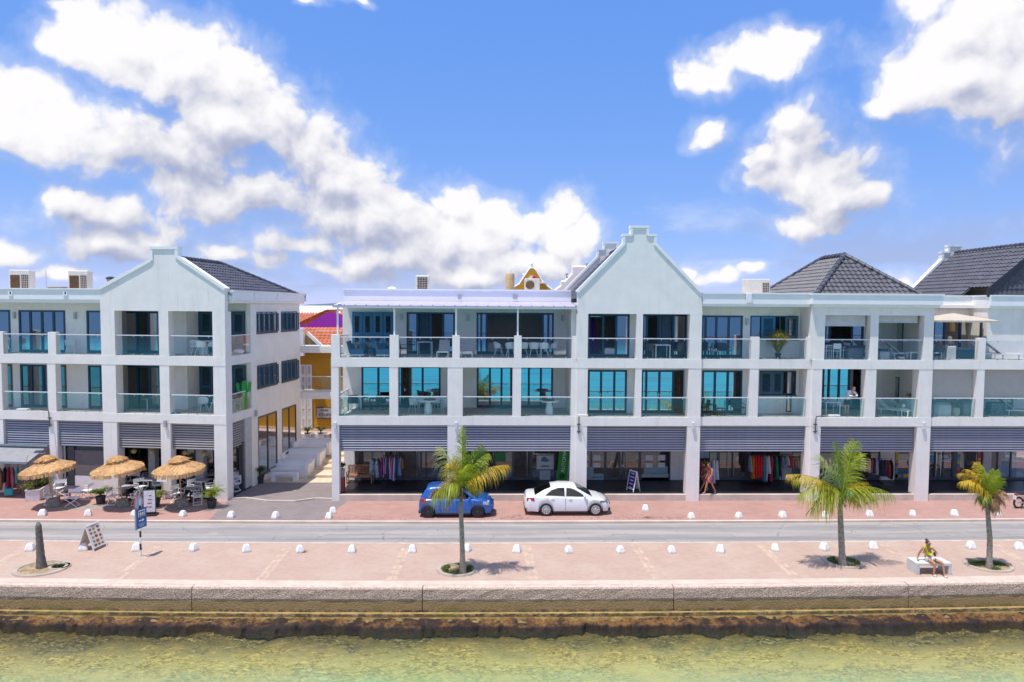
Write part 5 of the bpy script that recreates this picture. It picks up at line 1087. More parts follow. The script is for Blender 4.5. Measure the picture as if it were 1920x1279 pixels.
# ---- clothes racks and every garment on them
def rack(px, Y, w, h, label, z=Z0, lf=False, m=None, wheels=True):
    loc = (SX(px, Y), Y, z) if not lf else tuple(LF.wor(LF.loc(gnd(px, 0, z)))) ; t = thing('clothes_rack', label, 'clothes rack', loc)
    q = MB(); q.tube([(-w / 2, 0, .12), (-w / 2, 0, h), (w / 2, 0, h), (w / 2, 0, .12)], .017, 6); q.build('rail', m or M_BLACK, t)
    q = MB()
    for s in (-1, 1): q.tube([(s * w / 2, -.25, .10), (s * w / 2, .25, .10)], .017, 6)
    q.tube([(-w / 2, 0, .14), (w / 2, 0, .14)], .014, 5); q.build('base_frame', m or M_BLACK, t)
    if wheels:
        for s in (-1, 1):
            for k in (-.25, .25): q = MB(); q.ell((s * w / 2, k, .045), (.02, .045, .045), 8, 6); q.build('caster', M_BLACK, t)
    return t
ORD = ['leftmost', 'second', 'third', 'fourth', 'fifth', 'sixth', 'seventh', 'eighth', 'ninth', 'tenth', 'eleventh', 'twelfth']
CLN = {}
def garment(name, loc, th, dp, h, col, label, pat=None, rz=0.0, flare=1.25):
    t = thing(name, label, 'clothing', loc, rz); r = random.Random(hash((round(loc[0], 2), name)) & 0xffff); ph = r.uniform(0, 6)
    q = MB(); rings = []
    for k in range(7):
        f = k / 6; z = -.06 - h * f; wd = (.55 + .45 * min(1, f * 6)) * dp * (1 if f < .3 else 1 + (flare - 1) * (f - .3)); tt = th * (.45 + .55 * min(1, f * 4)) * (1 + .15 * sin(ph + f * 5))
        rings.append([(tt / 2 * cos(a * pi / 7) * (1 + .22 * sin(3 * a * pi / 7 + ph + f * 2)) + .02 * sin(f * 4 + ph), wd / 2 * sin(a * pi / 7), z + .02 * sin(a * 1.7 + ph) * f) for a in range(14)])
    q.loft(rings[::-1], True, True); q.build('fabric', mat('cloth_%s' % '_'.join('%d' % (c * 100) for c in col) + ('p' if pat else ''), col, .9, var=pat or .14, nscale=9 if pat else 2.5), t, smooth=50)
    q = MB(); q.tube([(0, 0, -.07), (0, 0, .0), (.0, .02, .03), (0, .04, .01)], .006, 4); q.build('hanger', M_STEEL, t); return t
def hang(px0, px1, Y, ztop, items, where, z=None):
    n = len(items)
    for i, it in enumerate(items):
        col, cn, kind, h = it[:4]; x0, x1 = SX(px0, Y), SX(px1, Y); x = x0 + (x1 - x0) * (i + .5) / n; w = (x1 - x0) / n
        garment(kind.replace(' ', '_'), (x, Y, ztop), w * 1.1, .42, h, col, '%s %s, %s from left on %s' % (cn, kind, 'first' if i == 0 else ORD[i], where), it[4] if len(it) > 4 else None)
YR = 2.35
rack(737, YR, 1.12, 1.62, 'black wheeled clothes rack of purple and blue dresses beside the wooden bench')
hang(714, 757, YR, Z0 + 1.56, [((.30, .03, .32), 'deep purple', 'dress', 1.0), ((.55, .16, .42), 'orchid pink', 'dress', 1.1), ((.42, .36, .46), 'pale mauve', 'blouse', .9), ((.06, .06, .16), 'dark navy', 'dress', 1.1), ((.60, .56, .66), 'white and lilac', 'dress', 1.2), ((.62, .14, .36), 'bright pink', 'dress', 1.25), ((.66, .68, .74), 'white', 'trousers', 1.3), ((.04, .06, .20), 'navy', 'trousers', 1.15), ((.14, .26, .48), 'mid blue', 'dress', 1.0), ((.30, .46, .62), 'light blue', 'dress', 1.0), ((.42, .20, .05), 'tan', 'belted strap', .62)], 'the rack beside the wooden bench')
hang(694, 712, 2.9, Z0 + 1.25, [((.36, .50, .56), 'pale aqua', 'patterned skirt', .85, .5), ((.50, .60, .66), 'icy blue', 'patterned skirt', .95, .5)], 'the low rail behind the bench')
rack(1328, YR, 1.1, 1.4, 'black rack of bright clothes behind the two women by the estate agent')
hang(1313, 1334, YR, Z0 + 1.34, [((.50, .03, .12), 'crimson', 'top', .8), ((.62, .48, .05), 'yellow', 'top', .9), ((.50, .40, .06), 'mustard', 'top', .9), ((.04, .20, .50), 'royal blue', 'top', .75)], 'the rack behind the two women')
hang(1334, 1347, YR, Z0 + 1.4, [((.70, .70, .78), 'white', 'long dress', 1.3), ((.74, .74, .80), 'bright white', 'long skirt', 1.1)], 'the rack right of the two women')
garment('denim_shirt', (SX(1321, 2.9), 2.9, Z0 + 1.92), .55, .12, .50, (.30, .42, .52), 'pale denim shirt hung flat in the shop window above the two women')
rack(1432, YR, 1.5, 1.72, 'black rack of orange, red and green clothes left of the feathery palm')
hang(1404, 1463, YR, Z0 + 1.66, [((.30, .31, .38), 'grey', 'shirt', .9), ((.60, .17, .02), 'orange', 'dress', 1.3), ((.66, .02, .015), 'scarlet', 'dress', 1.25), ((.70, .015, .02), 'bright red', 'dress', 1.25), ((.62, .02, .03), 'deep red', 'dress', 1.2), ((.10, .20, .32), 'slate blue', 'dress', 1.45), ((.36, .48, .50), 'pale grey green', 'dress', 1.45), ((.66, .66, .66), 'white', 'top', 1.0), ((.50, .03, .09), 'raspberry', 'dress', 1.45), ((.02, .02, .02), 'charcoal', 'dress', 1.2), ((.03, .26, .12), 'emerald green', 'dress', 1.3), ((.012, .012, .014), 'black', 'dress', 1.15)], 'the rack left of the feathery palm')
rack(1482, YR, 1.0, 1.72, 'black rack of denim and patterned tops hidden partly by the feathery palm')
hang(1465, 1501, YR, Z0 + 1.64, [((.22, .32, .44), 'denim blue', 'shorts', .6), ((.20, .30, .42), 'faded denim', 'shorts', .62), ((.70, .68, .70), 'white', 'top', .5), ((.58, .03, .05), 'red', 'top', .62), ((.42, .24, .20), 'coral patterned', 'top', .6, .6), ((.50, .30, .26), 'salmon patterned', 'top', .62, .6), ((.46, .42, .36), 'beige patterned', 'top', .65, .5), ((.55, .36, .04), 'yellow', 'scarf', .7)], 'the short rack behind the palm fronds')
rack(1634, YR, 1.0, 1.60, 'black rack of striped and blue shirts right of the feathery palm')
hang(1616, 1650, YR, Z0 + 1.54, [((.62, .60, .68), 'white', 'shirt', .75), ((.36, .05, .14), 'maroon', 'shirt', .80), ((.56, .54, .66), 'pale lilac', 'shirt', .80), ((.48, .05, .04), 'brick red', 'shirt', .78), ((.03, .05, .14), 'dark navy', 'shirt', .85), ((.66, .68, .70), 'off white', 'long shirt', .95), ((.05, .16, .46), 'cobalt blue', 'shirt', .90)], 'the rack right of the feathery palm')
rack(1662, YR - .4, .62, 1.55, 'small black rack of dark shirts before the white shop wall', wheels=False)
hang(1651, 1673, YR - .4, Z0 + 1.5, [((.03, .03, .07), 'midnight blue', 'shirt', .9), ((.08, .07, .14), 'dark patterned', 'shirt', .9, .7), ((.42, .05, .04), 'red patterned', 'shirt', .95, .7), ((.012, .012, .016), 'jet black', 'shirt', 1.05)], 'the small rack before the white wall')

# ---- wooden bench, planters, sandwich boards in the arcade
def wood_bench():
    t = thing('garden_bench', '', 'bench'); W_ = 1.42
    for y in [-.22 + .085 * i for i in range(6)]: q = MB(); q.box(-W_ / 2, W_ / 2, y, y + .07, .42, .445); q.build('seat_slat', M_WOODL, t)
    for i in range(17): q = MB(); x = -W_ / 2 + .06 + i * (W_ - .12) / 16; q.cbox((x, .27, .70), (.045, .018, .40), Matrix.Rotation(radians(8), 3, 'X')); q.build('back_slat', M_WOODL, t)
    q = MB(); q.cbox((0, .30, .92), (W_, .03, .07)); q.cbox((0, .245, .52), (W_, .03, .05)); q.build('back_rail', M_WOODL, t)
    for s in (-1, 1):
        q = MB(); q.box(s * W_ / 2 - .03, s * W_ / 2 + .03, -.26, -.20, 0, .62); q.build('leg', M_WOODL, t); q = MB(); q.prism([(s * W_ / 2 - .03, .22, 0), (s * W_ / 2 - .03, .28, 0), (s * W_ / 2 - .03, .33, .95), (s * W_ / 2 - .03, .27, .95)], (.06, 0, 0)); q.build('leg', M_WOODL, t)
        q = MB(); q.box(s * W_ / 2 - .035, s * W_ / 2 + .035, -.30, .28, .62, .66); q.build('armrest', M_WOODL, t)
    q = MB(); q.box(-W_ / 2, W_ / 2, -.24, -.20, .34, .42); q.build('apron', M_WOODL, t); return t
M_WOODL = mat('teak_bench', (.36, .17, .085), .6, var=.3, nscale=7)
Proto(wood_bench)((SX(674, 2.4), 2.55, Z0), 0, 'slatted wooden garden bench against the white shop wall')
def sandwich(w, h, spread, faces, mframe, label, loc, rz, backm=None):
    t = thing('sandwich_board', label, 'sign', loc, rz); a = atan2(spread, h)
    for s, nm in ((-1, 'front_board'), (1, 'back_board')):
        R = Matrix.Rotation(s * a, 3, 'X'); q = MB()
        for (x0, x1, z0, z1) in ((-w / 2, -w / 2 + .045, 0, h), (w / 2 - .045, w / 2, 0, h), (-w / 2 + .045, w / 2 - .045, h - .06, h), (-w / 2 + .045, w / 2 - .045, .12, .17)): q.cbox(R @ Vector(((x0 + x1) / 2, 0, (z0 + z1) / 2 - h)) + Vector((0, 0, h * cos(a))), (x1 - x0, .025, z1 - z0), R)
        o = q.build(nm, mframe, t); q = MB(); q.cbox(R @ Vector((0, 0, -h * .47)) + Vector((0, 0, h * cos(a))), (w - .09, .016, h * .80), R); pn = q.build('panel', faces if s == -1 else (backm or faces), o)
        if s == -1: t['_'] = 1; keep = (pn, R, h, a)
    del t['_']; return t, keep
t_, kp = sandwich(.62, 1.15, .24, mat('purple_panel', (.055, .03, .22), .5, var=.05), M_WPL, 'white sandwich board with purple panels standing before the estate agent', (SX(1187, .9) , .75, Z0), radians(-62), M_WPL)
for i in range(5):
    pn, R, h, a = kp; q = MB(); q.cbox(R @ Vector((0, -.011, -.17 - i * .19)) + Vector((0, 0, h * cos(a))), (.34 if i % 2 else .26, .004, .035), R); q.build('lettering', M_WINK, pn)
tp = thing('terracotta_planter', 'tall terracotta planter with a grey pot of green leaves by the end column', 'planter', (SX(641.5, .45), .50, Z0))
q = MB(); q.box(-.13, .13, -.13, .13, 0, .82); q.build('planter_box', mat('terracotta', (.23, .055, .045), .75, var=.15), tp); q = MB(); q.lathe([(.11, .82), (.14, 1.28), (.12, 1.28)], 10); q.build('pot', mat('stone_pot', (.30, .29, .26), .8), tp, smooth=40)
# ================================================================== FURNITURE KIT
M_DK = mat('slate_rattan', (.045, .06, .075), .6, var=.2, nscale=20); M_TEALC = mat('dark_teal_fabric', (.03, .075, .10), .8); M_BLUEC = mat('dusk_blue_cushion', (.085, .17, .27), .85, var=.1)
M_GRC = mat('light_grey_fabric', (.48, .48, .50), .85); M_SLING = mat('beige_sling', (.60, .575, .55), .8)
def tub_chair():
    t = thing('tub_chair', '', 'chair'); q = MB()
    q.lathe([(.05, .44), (.22, .45), (.245, .47), (.22, .485)], 14); q.build('seat', M_WPL, t, smooth=40)
    q = MB(); q.sheet(lambda u, v: ((.25 + .035 * v) * cos(pi * (-.10 + 1.2 * u)), (.25 + .035 * v) * sin(pi * (-.10 + 1.2 * u)), .46 + v * (.16 + .20 * sin(pi * u) ** .7)), 14, 4); q.sheet(lambda u, v: ((.235 + .035 * v) * cos(pi * (1.10 - 1.2 * u)), (.235 + .035 * v) * sin(pi * (1.10 - 1.2 * u)), .46 + v * (.16 + .20 * sin(pi * u) ** .7)), 14, 4); q.build('backrest', M_WPL, t, smooth=60)
    for sx, sy_ in ((-1, -1), (1, -1), (-1, 1), (1, 1)): q = MB(); q.tube([(sx * .14, sy_ * .13, .45), (sx * .24, sy_ * .24, 0)], [.018, .012], 6); q.build('leg', M_WPL, t)
    return t
TUB = Proto(tub_chair)
def arm_chair():
    t = thing('mesh_armchair', '', 'chair'); q = MB(); q.box(-.27, .27, -.26, .24, .40, .45); q.build('seat', M_DK, t)
    q = MB(); q.sheet(lambda u, v: (-.29 + .58 * u, .24 + .10 * v - .05 * (2 * u - 1) ** 2, .42 + .40 * v), 8, 4); q.sheet(lambda u, v: (.29 - .58 * u, .26 + .10 * v - .05 * (2 * u - 1) ** 2, .42 + .40 * v), 8, 4); q.build('backrest', M_DK, t)
    for s in (-1, 1):
        q = MB(); q.tube([(s * .30, -.26, 0), (s * .30, -.27, .60), (s * .30, .10, .62), (s * .30, .27, .56), (s * .29, .30, 0)], .016, 6); q.build('leg_frame', M_BLACK, t)
    return t
ARM = Proto(arm_chair)
def lounger():
    t = thing('sun_lounger', '', 'sun lounger'); q = MB()
    for s in (-1, 1): q.box(s * .30 - .02, s * .30 + .02, -.95, .60, .27, .32)
    q.box(-.30, .30, -.95, -.91, .27, .32); q.build('frame', M_WPL, t)
    for x, y in ((-.30, -.90), (.30, -.90), (-.30, .45), (.30, .45)): q = MB(); q.box(x - .022, x + .022, y - .022, y + .022, 0, .27); q.build('leg', M_WPL, t)
    q = MB(); q.box(-.28, .28, -.93, .15, .322, .34); q.build('sling_seat', M_SLING, t); q = MB(); q.cbox((0, .48, .60), (.58, .035, .86), Matrix.Rotation(radians(-50), 3, 'X')); q.build('backrest', M_SLING, t)
    q = MB(); q.tube([(-.28, .60, .30), (-.28, .60, .70)], .012, 5); q.tube([(.28, .60, .30), (.28, .60, .70)], .012, 5); q.build('prop', M_WPL, t); return t
LOU = Proto(lounger)
def sofa_chair():
    t = thing('lounge_chair', '', 'armchair'); q = MB(); q.bbox(-.36, .36, -.38, .34, .13, .42, .04); q.build('seat_cushion', M_BLUEC, t, smooth=40); q = MB(); q.cbox((-.42, 0, .52), (.12, .74, .66), Matrix.Rotation(radians(-14), 3, 'Y')); q.build('backrest', M_BLUEC, t)
    q = MB(); q.cbox((-.30, .15, .52), (.11, .40, .34), Matrix.Rotation(radians(-18), 3, 'Y')); q.build('cushion', M_BLUEC, t); q = MB(); q.box(-.40, .40, -.40, .36, .06, .13); q.build('base', M_WPL, t); return t
SOF = Proto(sofa_chair)
def ped_table():
    t = thing('pedestal_table', '', 'table'); q = MB(); q.lathe([(.22, 0), (.20, .12), (.23, .13), (.20, .32), (.22, .33), (.15, .55), (.17, .56), (.10, .70)], 16); q.build('pedestal', M_WPL, t, smooth=35); q = MB(); q.lathe([(.52, .70), (.55, .715), (.55, .745), (.52, .76)], 24); q.build('tabletop', M_WPL, t, smooth=35); return t
PED = Proto(ped_table)
def sq_table(w, d, h, m, ml, name='side_table', label='', cat='table'):
    t = thing(name, label, cat); q = MB(); q.box(-w / 2, w / 2, -d / 2, d / 2, h - .035, h); q.build('tabletop', m, t)
    for x in (-1, 1):
        for y in (-1, 1): q = MB(); q.box(x * (w / 2 - .04) - .02, x * (w / 2 - .04) + .02, y * (d / 2 - .04) - .02, y * (d / 2 - .04) + .02, 0, h - .035); q.build('leg', ml, t)
    return t
DTAB = Proto(lambda: sq_table(1.9, .85, .75, M_WPL, M_WPL, 'dining_table')); LTAB = Proto(lambda: sq_table(.5, .45, .40, M_DK, M_BLACK, 'low_table')); WTAB = Proto(lambda: sq_table(.46, .42, .40, M_WPL, M_WPL)); W4 = Proto(lambda: sq_table(.85, .8, .74, M_WPL, M_WPL, 'terrace_table'))
def white_chair():
    t = thing('slim_chair', '', 'chair'); q = MB(); q.box(-.22, .22, -.22, .22, .42, .45); q.build('seat', M_WPL, t); q = MB(); q.box(-.22, .22, .20, .225, .55, .85); q.build('backrest', M_WPL, t)
    for x in (-.205, .205): q = MB(); q.box(x - .016, x + .016, .19, .225, 0, .85); q.build('leg', M_WPL, t); q = MB(); q.box(x - .016, x + .016, -.22, -.19, 0, .62); q.build('leg', M_WPL, t); q = MB(); q.box(x - .018, x + .018, -.22, .20, .62, .645); q.build('armrest', M_WPL, t)
    return t
SLM = Proto(white_chair)
def bx(w, d, h, m, name, label, cat, loc, rz=0, b=.04, part='body', top=None):
    t = thing(name, label, cat, loc, rz); q = MB(); q.bbox(-w / 2, w / 2, -d / 2, d / 2, 0, h, b); q.build(part, m, t, smooth=35)
    if top: q = MB(); q.bbox(-w / 2 + .03, w / 2 - .03, -d / 2 + .03, d / 2 - .03, h + .002, h + .12, .04); q.build('cushion', top, t, smooth=35)
    return t
B2 = lambda px, Y: (at(px, 655, Y).x, Y, Z2 + .003)
B1 = lambda px, Y: (at(px, 760, Y).x, Y, Z1 + .003)
# --- top floor, left terrace
SOF(B2(671, .9), 0, 'blue cushioned lounge chair at the outer end of the blue shuttered terrace'); SOF(B2(722, .9), 0, 'blue cushioned lounge chair right of the low blue table before blue shutters')
LTAB(B2(695, 1.6), 0, 'low dark blue table between the two blue lounge chairs'); ARM(B2(751, 1.4), 1.0, 'grey curved back armchair beside the wall lamp of the top terrace')
W4(B2(797, 2.6), 0, 'white table with a blue base just inside the open terrace door'); LOU(B2(832, 1.15), 0, 'beige sun lounger seen from its foot before the open terrace door'); LOU(B2(876, 1.15), 0, 'beige sun lounger seen from its foot left of the white dining set')
DTAB(B2(984, 1.75), 0, 'long white dining table on the top terrace')
for i, (px, Y, r, w) in enumerate(((935, 1.5, 1.4, 'at the left head of the long terrace table'), (957, 1.05, pi, 'just left of the thin canopy post at the long table'), (981, 1.05, pi, 'just right of the thin canopy post at the long table'), (1001, 1.05, pi, 'second right of the canopy post at the long table'), (1020, 1.05, pi, 'third right of the canopy post at the long table'), (1037, 1.5, -1.4, 'at the right head of the long terrace table'))):
    TUB(B2(px, Y), r, 'white tub chair ' + w, 'tub chairs round the long terrace table')
bx(.9, .7, .55, mat('beige_sofa', (.36, .34, .33), .85), 'sofa', 'beige sofa inside the wide open terrace door', 'sofa', B2(922, 3.6), 0, .05, 'body', mat('beige_sofa'))
q = thing('purple_curtain', 'deep purple curtain tied inside the left gable opening', 'curtain', B2(1114, 1.75)); b = MB(); b.sheet(lambda u, v: ((-.34 + .68 * u) * (.35 + .65 * (1 - v)) - .12 * v, .05 * sin(u * 22), .02 + 2.2 * v), 40, 10); b.build('drape', mat('purple_cloth', (.09, .012, .17), .8), q, smooth=60); b = MB(); b.cbox((0, 0, 2.24), (.9, .03, .03)); b.build('curtain_rod', M_STEEL, q)
bx(.75, .8, .48, mat('white_leather', (.62, .61, .62), .6), 'ottoman', 'white upholstered ottoman beside the purple curtain', 'ottoman', B2(1143, 1.75))
W4(B2(1240, .75), 0, 'pale table between two dark rattan chairs under the gable'); ARM(B2(1219, .62), pi - .5, 'dark rattan armchair left of the pale table under the gable'); ARM(B2(1271, .62), pi + .5, 'dark rattan armchair right of the pale table under the gable')
ARM(B2(1324, .8), -1.9, 'dark blue armchair at the left end of the narrow terrace right of the gable'); LTAB(B2(1338, .42), 0, 'low table holding white candles on the terrace right of the gable'); ARM(B2(1358, .85), .2, 'dark armchair with a navy cushion before the blue glass doors')
for i in range(4): tag(MB().lathe([(.035, 0), (.035, .12 + .03 * (i % 2))], 8).build('candle', mat('candle_wax', (.75, .73, .66), .6), None, loc=(at(1330 + 4.4 * i, 655, .42).x, .42 + .05 * (i % 2), Z2 + .405)), '%s white candle standing on the low terrace table' % ORD[i].replace('leftmost', 'first') + ' from the left', 'candle', 'candles on the low terrace table')
# potted grass on the terrace
def grass_pot(name, label, cat, loc, h, spread, n, cols, potr, poth, potm, seed, group=None):
    t = thing(name, label, cat, loc, 0, group); r = random.Random(seed); q = MB(); q.lathe([(potr * .72, 0), (potr, poth), (potr * 1.06, poth), (potr * 1.06, poth - .04), (potr * .9, poth - .03)], 14); q.build('pot', potm, t, smooth=40)
    for ci, c in enumerate(cols):
        b = MB()
        for i in range(n // len(cols)):
            a, e = r.uniform(0, 2 * pi), r.uniform(.15, 1.0) * spread; hh = h * r.uniform(.55, 1.05) * (1 - .25 * e / spread); w = r.uniform(.010, .022); d = Vector((cos(a), sin(a), 0)); s = Vector((-sin(a), cos(a), 0)) * w; b0 = Vector((r.uniform(-.05, .05), r.uniform(-.05, .05), poth - .03))
            pts = [b0, b0 + d * e * .30 + Vector((0, 0, hh * .6)), b0 + d * e * .7 + Vector((0, 0, hh * .95)), b0 + d * e * 1.1 + Vector((0, 0, hh * .85))]
            for k in range(3): k0, k1 = 1 - k / 3.2, 1 - (k + 1) / 3.2; b.quad(pts[k] - s * k0, pts[k] + s * k0, pts[k + 1] + s * k1, pts[k + 1] - s * k1)
        tag(b.build('leaves', mat('grassblade_%d%d' % (c[0] * 100, c[1] * 100), c, .6, var=.35, nscale=6, trans=.35), t), kind='stuff')
    return t
grass_pot('grass_plant', 'bushy yellow green grass in a black pot on the open terrace', 'plant', B2(1459, .62), 1.45, .95, 1000, ((.26, .30, .03), (.42, .30, .12), (.17, .24, .03)), .17, .30, M_BLACK, 5)
# --- top floor, hip roof block
W4(B2(1556, 1.0), 0, 'white terrace table on the balcony with the half lowered blind'); SLM(B2(1566, .75), pi, 'white slim armchair nearest the rail under the half lowered blind'); SLM(B2(1582, 1.35), -1.3, 'white slim armchair at the far side of the table under the blind'); SLM(B2(1549, .9), 1.5, 'white slim armchair half behind the left pier under the blind')
bx(.9, .8, .58, mat('mauve_sofa', (.22, .21, .26), .85), 'sofa', 'grey mauve sofa block behind the slim white chairs', 'sofa', B2(1598, 1.3), 0, .04, 'body', M_TEALC)
LOU(B2(1690, 1.2), 1.35, 'white sun lounger lying sideways behind the glass screen balcony'); bx(.55, .6, .42, M_GRC, 'sofa', 'grey seat with a navy back cushion left of the white lounger', 'seat', B2(1654, .8), 0, .04, 'body', M_TEALC)
WTAB(B2(1711, .62), 0, 'small white side table at the foot of the sideways lounger')
t = thing('white_bowl', 'white bowl with dry twigs on the balcony floor by the rail', 'bowl', B2(1690, .42)); q = MB(); q.lathe([(.06, 0), (.15, .07), (.17, .14), (.15, .14), (.05, .03)], 14); q.build('bowl', M_WPL, t, smooth=40); b = MB(); [b.tube([(0, 0, .08), (.3 * cos(a * 1.3) * .6, .1 * sin(a * 2), .3 + .08 * sin(a * 3))], .005, 4) for a in range(7)]; b.build('twigs', M_WOOD, t)
# --- top floor, right end
ARM(B2(1757, .7), pi, 'dark rattan chair nearest the rail under the beige parasol'); W4(B2(1770, 1.3), 0, 'white clothed table under the beige parasol'); bx(.5, .5, .72, mat('stone_plinth', (.55, .54, .53), .7), 'plinth', 'pale square plinth beside the parasol table', 'plinth', B2(1780, .9)); bx(1.1, .6, .5, M_TEALC, 'sofa', 'navy sofa right of the pale plinth under the parasol', 'sofa', B2(1806, 1.3), 0, .05, 'body', M_BLUEC)
t = thing('wicker_lamp', 'round wicker basket lamp standing on the pale plinth', 'lamp', (B2(1780, .9)[0], .9, Z2 + .75)); q = MB(); q.ell((0, 0, .17), (.22, .22, .16), 14, 8); q.build('basket', mat('wicker', (.30, .17, .10), .8, var=.4, nscale=30, bump=.5), t, smooth=60); q = MB(); q.ell((0, 0, .42), (.11, .11, .12), 10, 6); q.build('shade', mat('straw_shade', (.70, .58, .40), .8), t, smooth=60)
LOU(B2(1849, 1.3), 1.2, 'white sun lounger half hidden by the terrace post at the right end'); LOU(B2(1880, 1.0), 1.25, 'white sun lounger with a small pillow at the far right end')
# cantilever parasol
t = thing('parasol', 'beige cantilever parasol shading the right hand terrace', 'parasol', B2(1838, 1.9)); q = MB(); q.box(-.05, .05, -.05, .05, 0, 2.25); q.build('mast', M_CHAR, t); q = MB(); q.tube([(0, 0, 2.2), (-1.4, 0, 2.46)], .03, 6); q.build('boom', M_CHAR, t)
q = MB(); ap_ = Vector((-1.75, -.1, 2.56)); cn = [Vector((-1.75 + 1.72 * sx, -.1 + 1.35 * sy_, 2.16)) for sx, sy_ in ((-1, -1), (1, -1), (1, 1), (-1, 1))]
for i in range(4): q._add([ap_, cn[i], cn[(i + 1) % 4]], [(0, 1, 2)]); q._add([cn[i], cn[(i + 1) % 4], cn[(i + 1) % 4] - Vector((0, 0, .1)), cn[i] - Vector((0, 0, .1))], [(0, 1, 2, 3)])
q.build('canopy', mat('beige_canvas', (.66, .57, .46), .8, trans=.25), t)
q = MB(); q.tube([(-1.75, -.1, 2.5), (-1.75, -.1, 1.95)], .02, 6); q.lathe([(.04, -.0), (.13, -.06), (.14, -.42), (.10, -.5)], 12, (-1.75, -.1, 2.0)); q.build('rattan_lantern', mat('rattan', (.46, .28, .12), .8, var=.3, nscale=30), t, smooth=40)
# --- first floor
ARM(B1(663, 2.2), .3, 'dark mesh armchair against the wall of the left first floor balcony'); LTAB(B1(688, 2.2), 0, 'low dark table between two mesh armchairs on the first floor'); ARM(B1(711, 2.2), -.2, 'dark mesh armchair before the turquoise reflecting doors'); 
PED(B1(803, .95), 0, 'white pedestal table with four tub chairs on the first floor balcony')
for px, Y, r, w in ((776, 1.3, 1.2, 'left of'), (791, 1.9, .3, 'behind and left of'), (818, 1.9, -.3, 'behind and right of'), (836, 1.3, -1.2, 'right of')): TUB(B1(px, Y), r, 'white tub chair %s the first floor pedestal table' % w, 'tub chairs round the pedestal table')
PED(B1(1030, .85), 0, 'white pedestal table with a brown tray alone on its balcony')
t = thing('serving_tray', 'brown round tray lying on the lone pedestal table', 'tray', (B1(1028, .85)[0], .85, Z1 + .765)); q = MB(); q.lathe([(.30, 0), (.36, .03), (.36, .05), (.29, .02)], 18); q.build('tray', mat('brown_tray', (.20, .13, .10), .7), t, smooth=40)
t = thing('serving_tray', 'wide brown tray on the pedestal table with four chairs', 'tray', (B1(806, .95)[0], .95, Z1 + .765)); q = MB(); q.lathe([(.26, 0), (.34, .03), (.34, .05), (.25, .02)], 18); q.build('tray', mat('brown_tray'), t, smooth=40)
ARM(B1(1384, .75), .1, 'dark armchair with a rounded back right of the low table on the first floor'); ARM(B1(1319, .8), -1.6, 'dark armchair half behind the column on the first floor balcony'); LTAB(B1(1350, .55), 0, 'low dark table on the first floor balcony beside the armchair')
W4(B1(1556, .9), 0, 'white table left of the leaning man'); bx(.62, .4, .10, mat('grey_bag', (.42, .42, .46), .8), 'folded_bag', 'grey folded bag on the table left of the leaning man', 'bag', (B1(1556, .9)[0], .9, Z1 + .745)); TUB(B1(1578, 1.1), -1.0, 'white tub chair just left of the leaning man')
LOU(B1(1672, 1.1), .75, 'white sun lounger at the left of the frosted screen balcony'); LOU(B1(1694, 1.5), .75, 'white sun lounger behind the small lamp table on the first floor'); WTAB(B1(1694, .55), 0, 'small white side table carrying a lamp on the first floor')
t = thing('table_lamp', 'small white lamp on the first floor side table', 'lamp', (B1(1694, .55)[0], .55, Z1 + .405)); q = MB(); q.lathe([(.05, 0), (.05, .02), (.015, .03), (.015, .12)], 10); q.build('lamp_base', M_WPL, t); q = MB(); q.lathe([(.10, .10), (.07, .26)], 12); q.build('lamp_shade', M_WPL, t, smooth=40)
t = thing('flower_planter', 'white column planter with dark red flowers by the frosted screen', 'planter', B1(1709.5, .85)); q = MB(); q.box(-.17, .17, -.17, .17, 0, .92); q.build('planter_box', M_WPL, t)
for ci, c in enumerate(((.03, .05, .02), (.22, .03, .05), (.42, .33, .10))):
    b = MB(); r = random.Random(ci)
    for i in range(90): v = Vector((r.gauss(0, .12), r.gauss(0, .10), 1.06 + r.gauss(0, .09))); a = Vector((r.uniform(-1, 1), r.uniform(-1, 1), r.uniform(-1, 1))) * .04; c_ = Vector((r.uniform(-1, 1), r.uniform(-1, 1), r.uniform(-1, 1))) * .04; b.quad(v - a, v + c_, v + a, v - c_)
    tag(b.build('blooms', mat('bloom%d' % ci, c, .7), t), kind='stuff')
bx(1.0, .8, .74, mat('round_sofa', (.55, .56, .56), .85), 'sofa', 'rounded pale sofa under the left beige blind', 'sofa', B1(1763, .95), 0, .16); bx(1.1, .8, .78, mat('round_sofa'), 'sofa', 'pale sofa behind the wicker stool under the beige blind', 'sofa', B1(1815, 1.2), .2, .16)
t = thing('wicker_stool', 'ribbed wicker stool between the two sofas under the blind', 'stool', B1(1792, .7)); q = MB(); q.lathe([(.18, 0), (.22, .2), (.20, .46), (.02, .47)], 18); q.build('stool', mat('pale_wicker', (.50, .47, .40), .8, var=.5, nscale=25), t, smooth=40)
bx(1.2, .5, .7, mat('slatted_grey', (.20, .22, .22), .8, var=.6, nscale=14), 'cabinet', 'grey striped cabinet under the right hand beige blind', 'cabinet', B1(1872, 1.1)); LOU(B1(1905, .9), 1.3, 'low lounger at the far right under the beige blind')
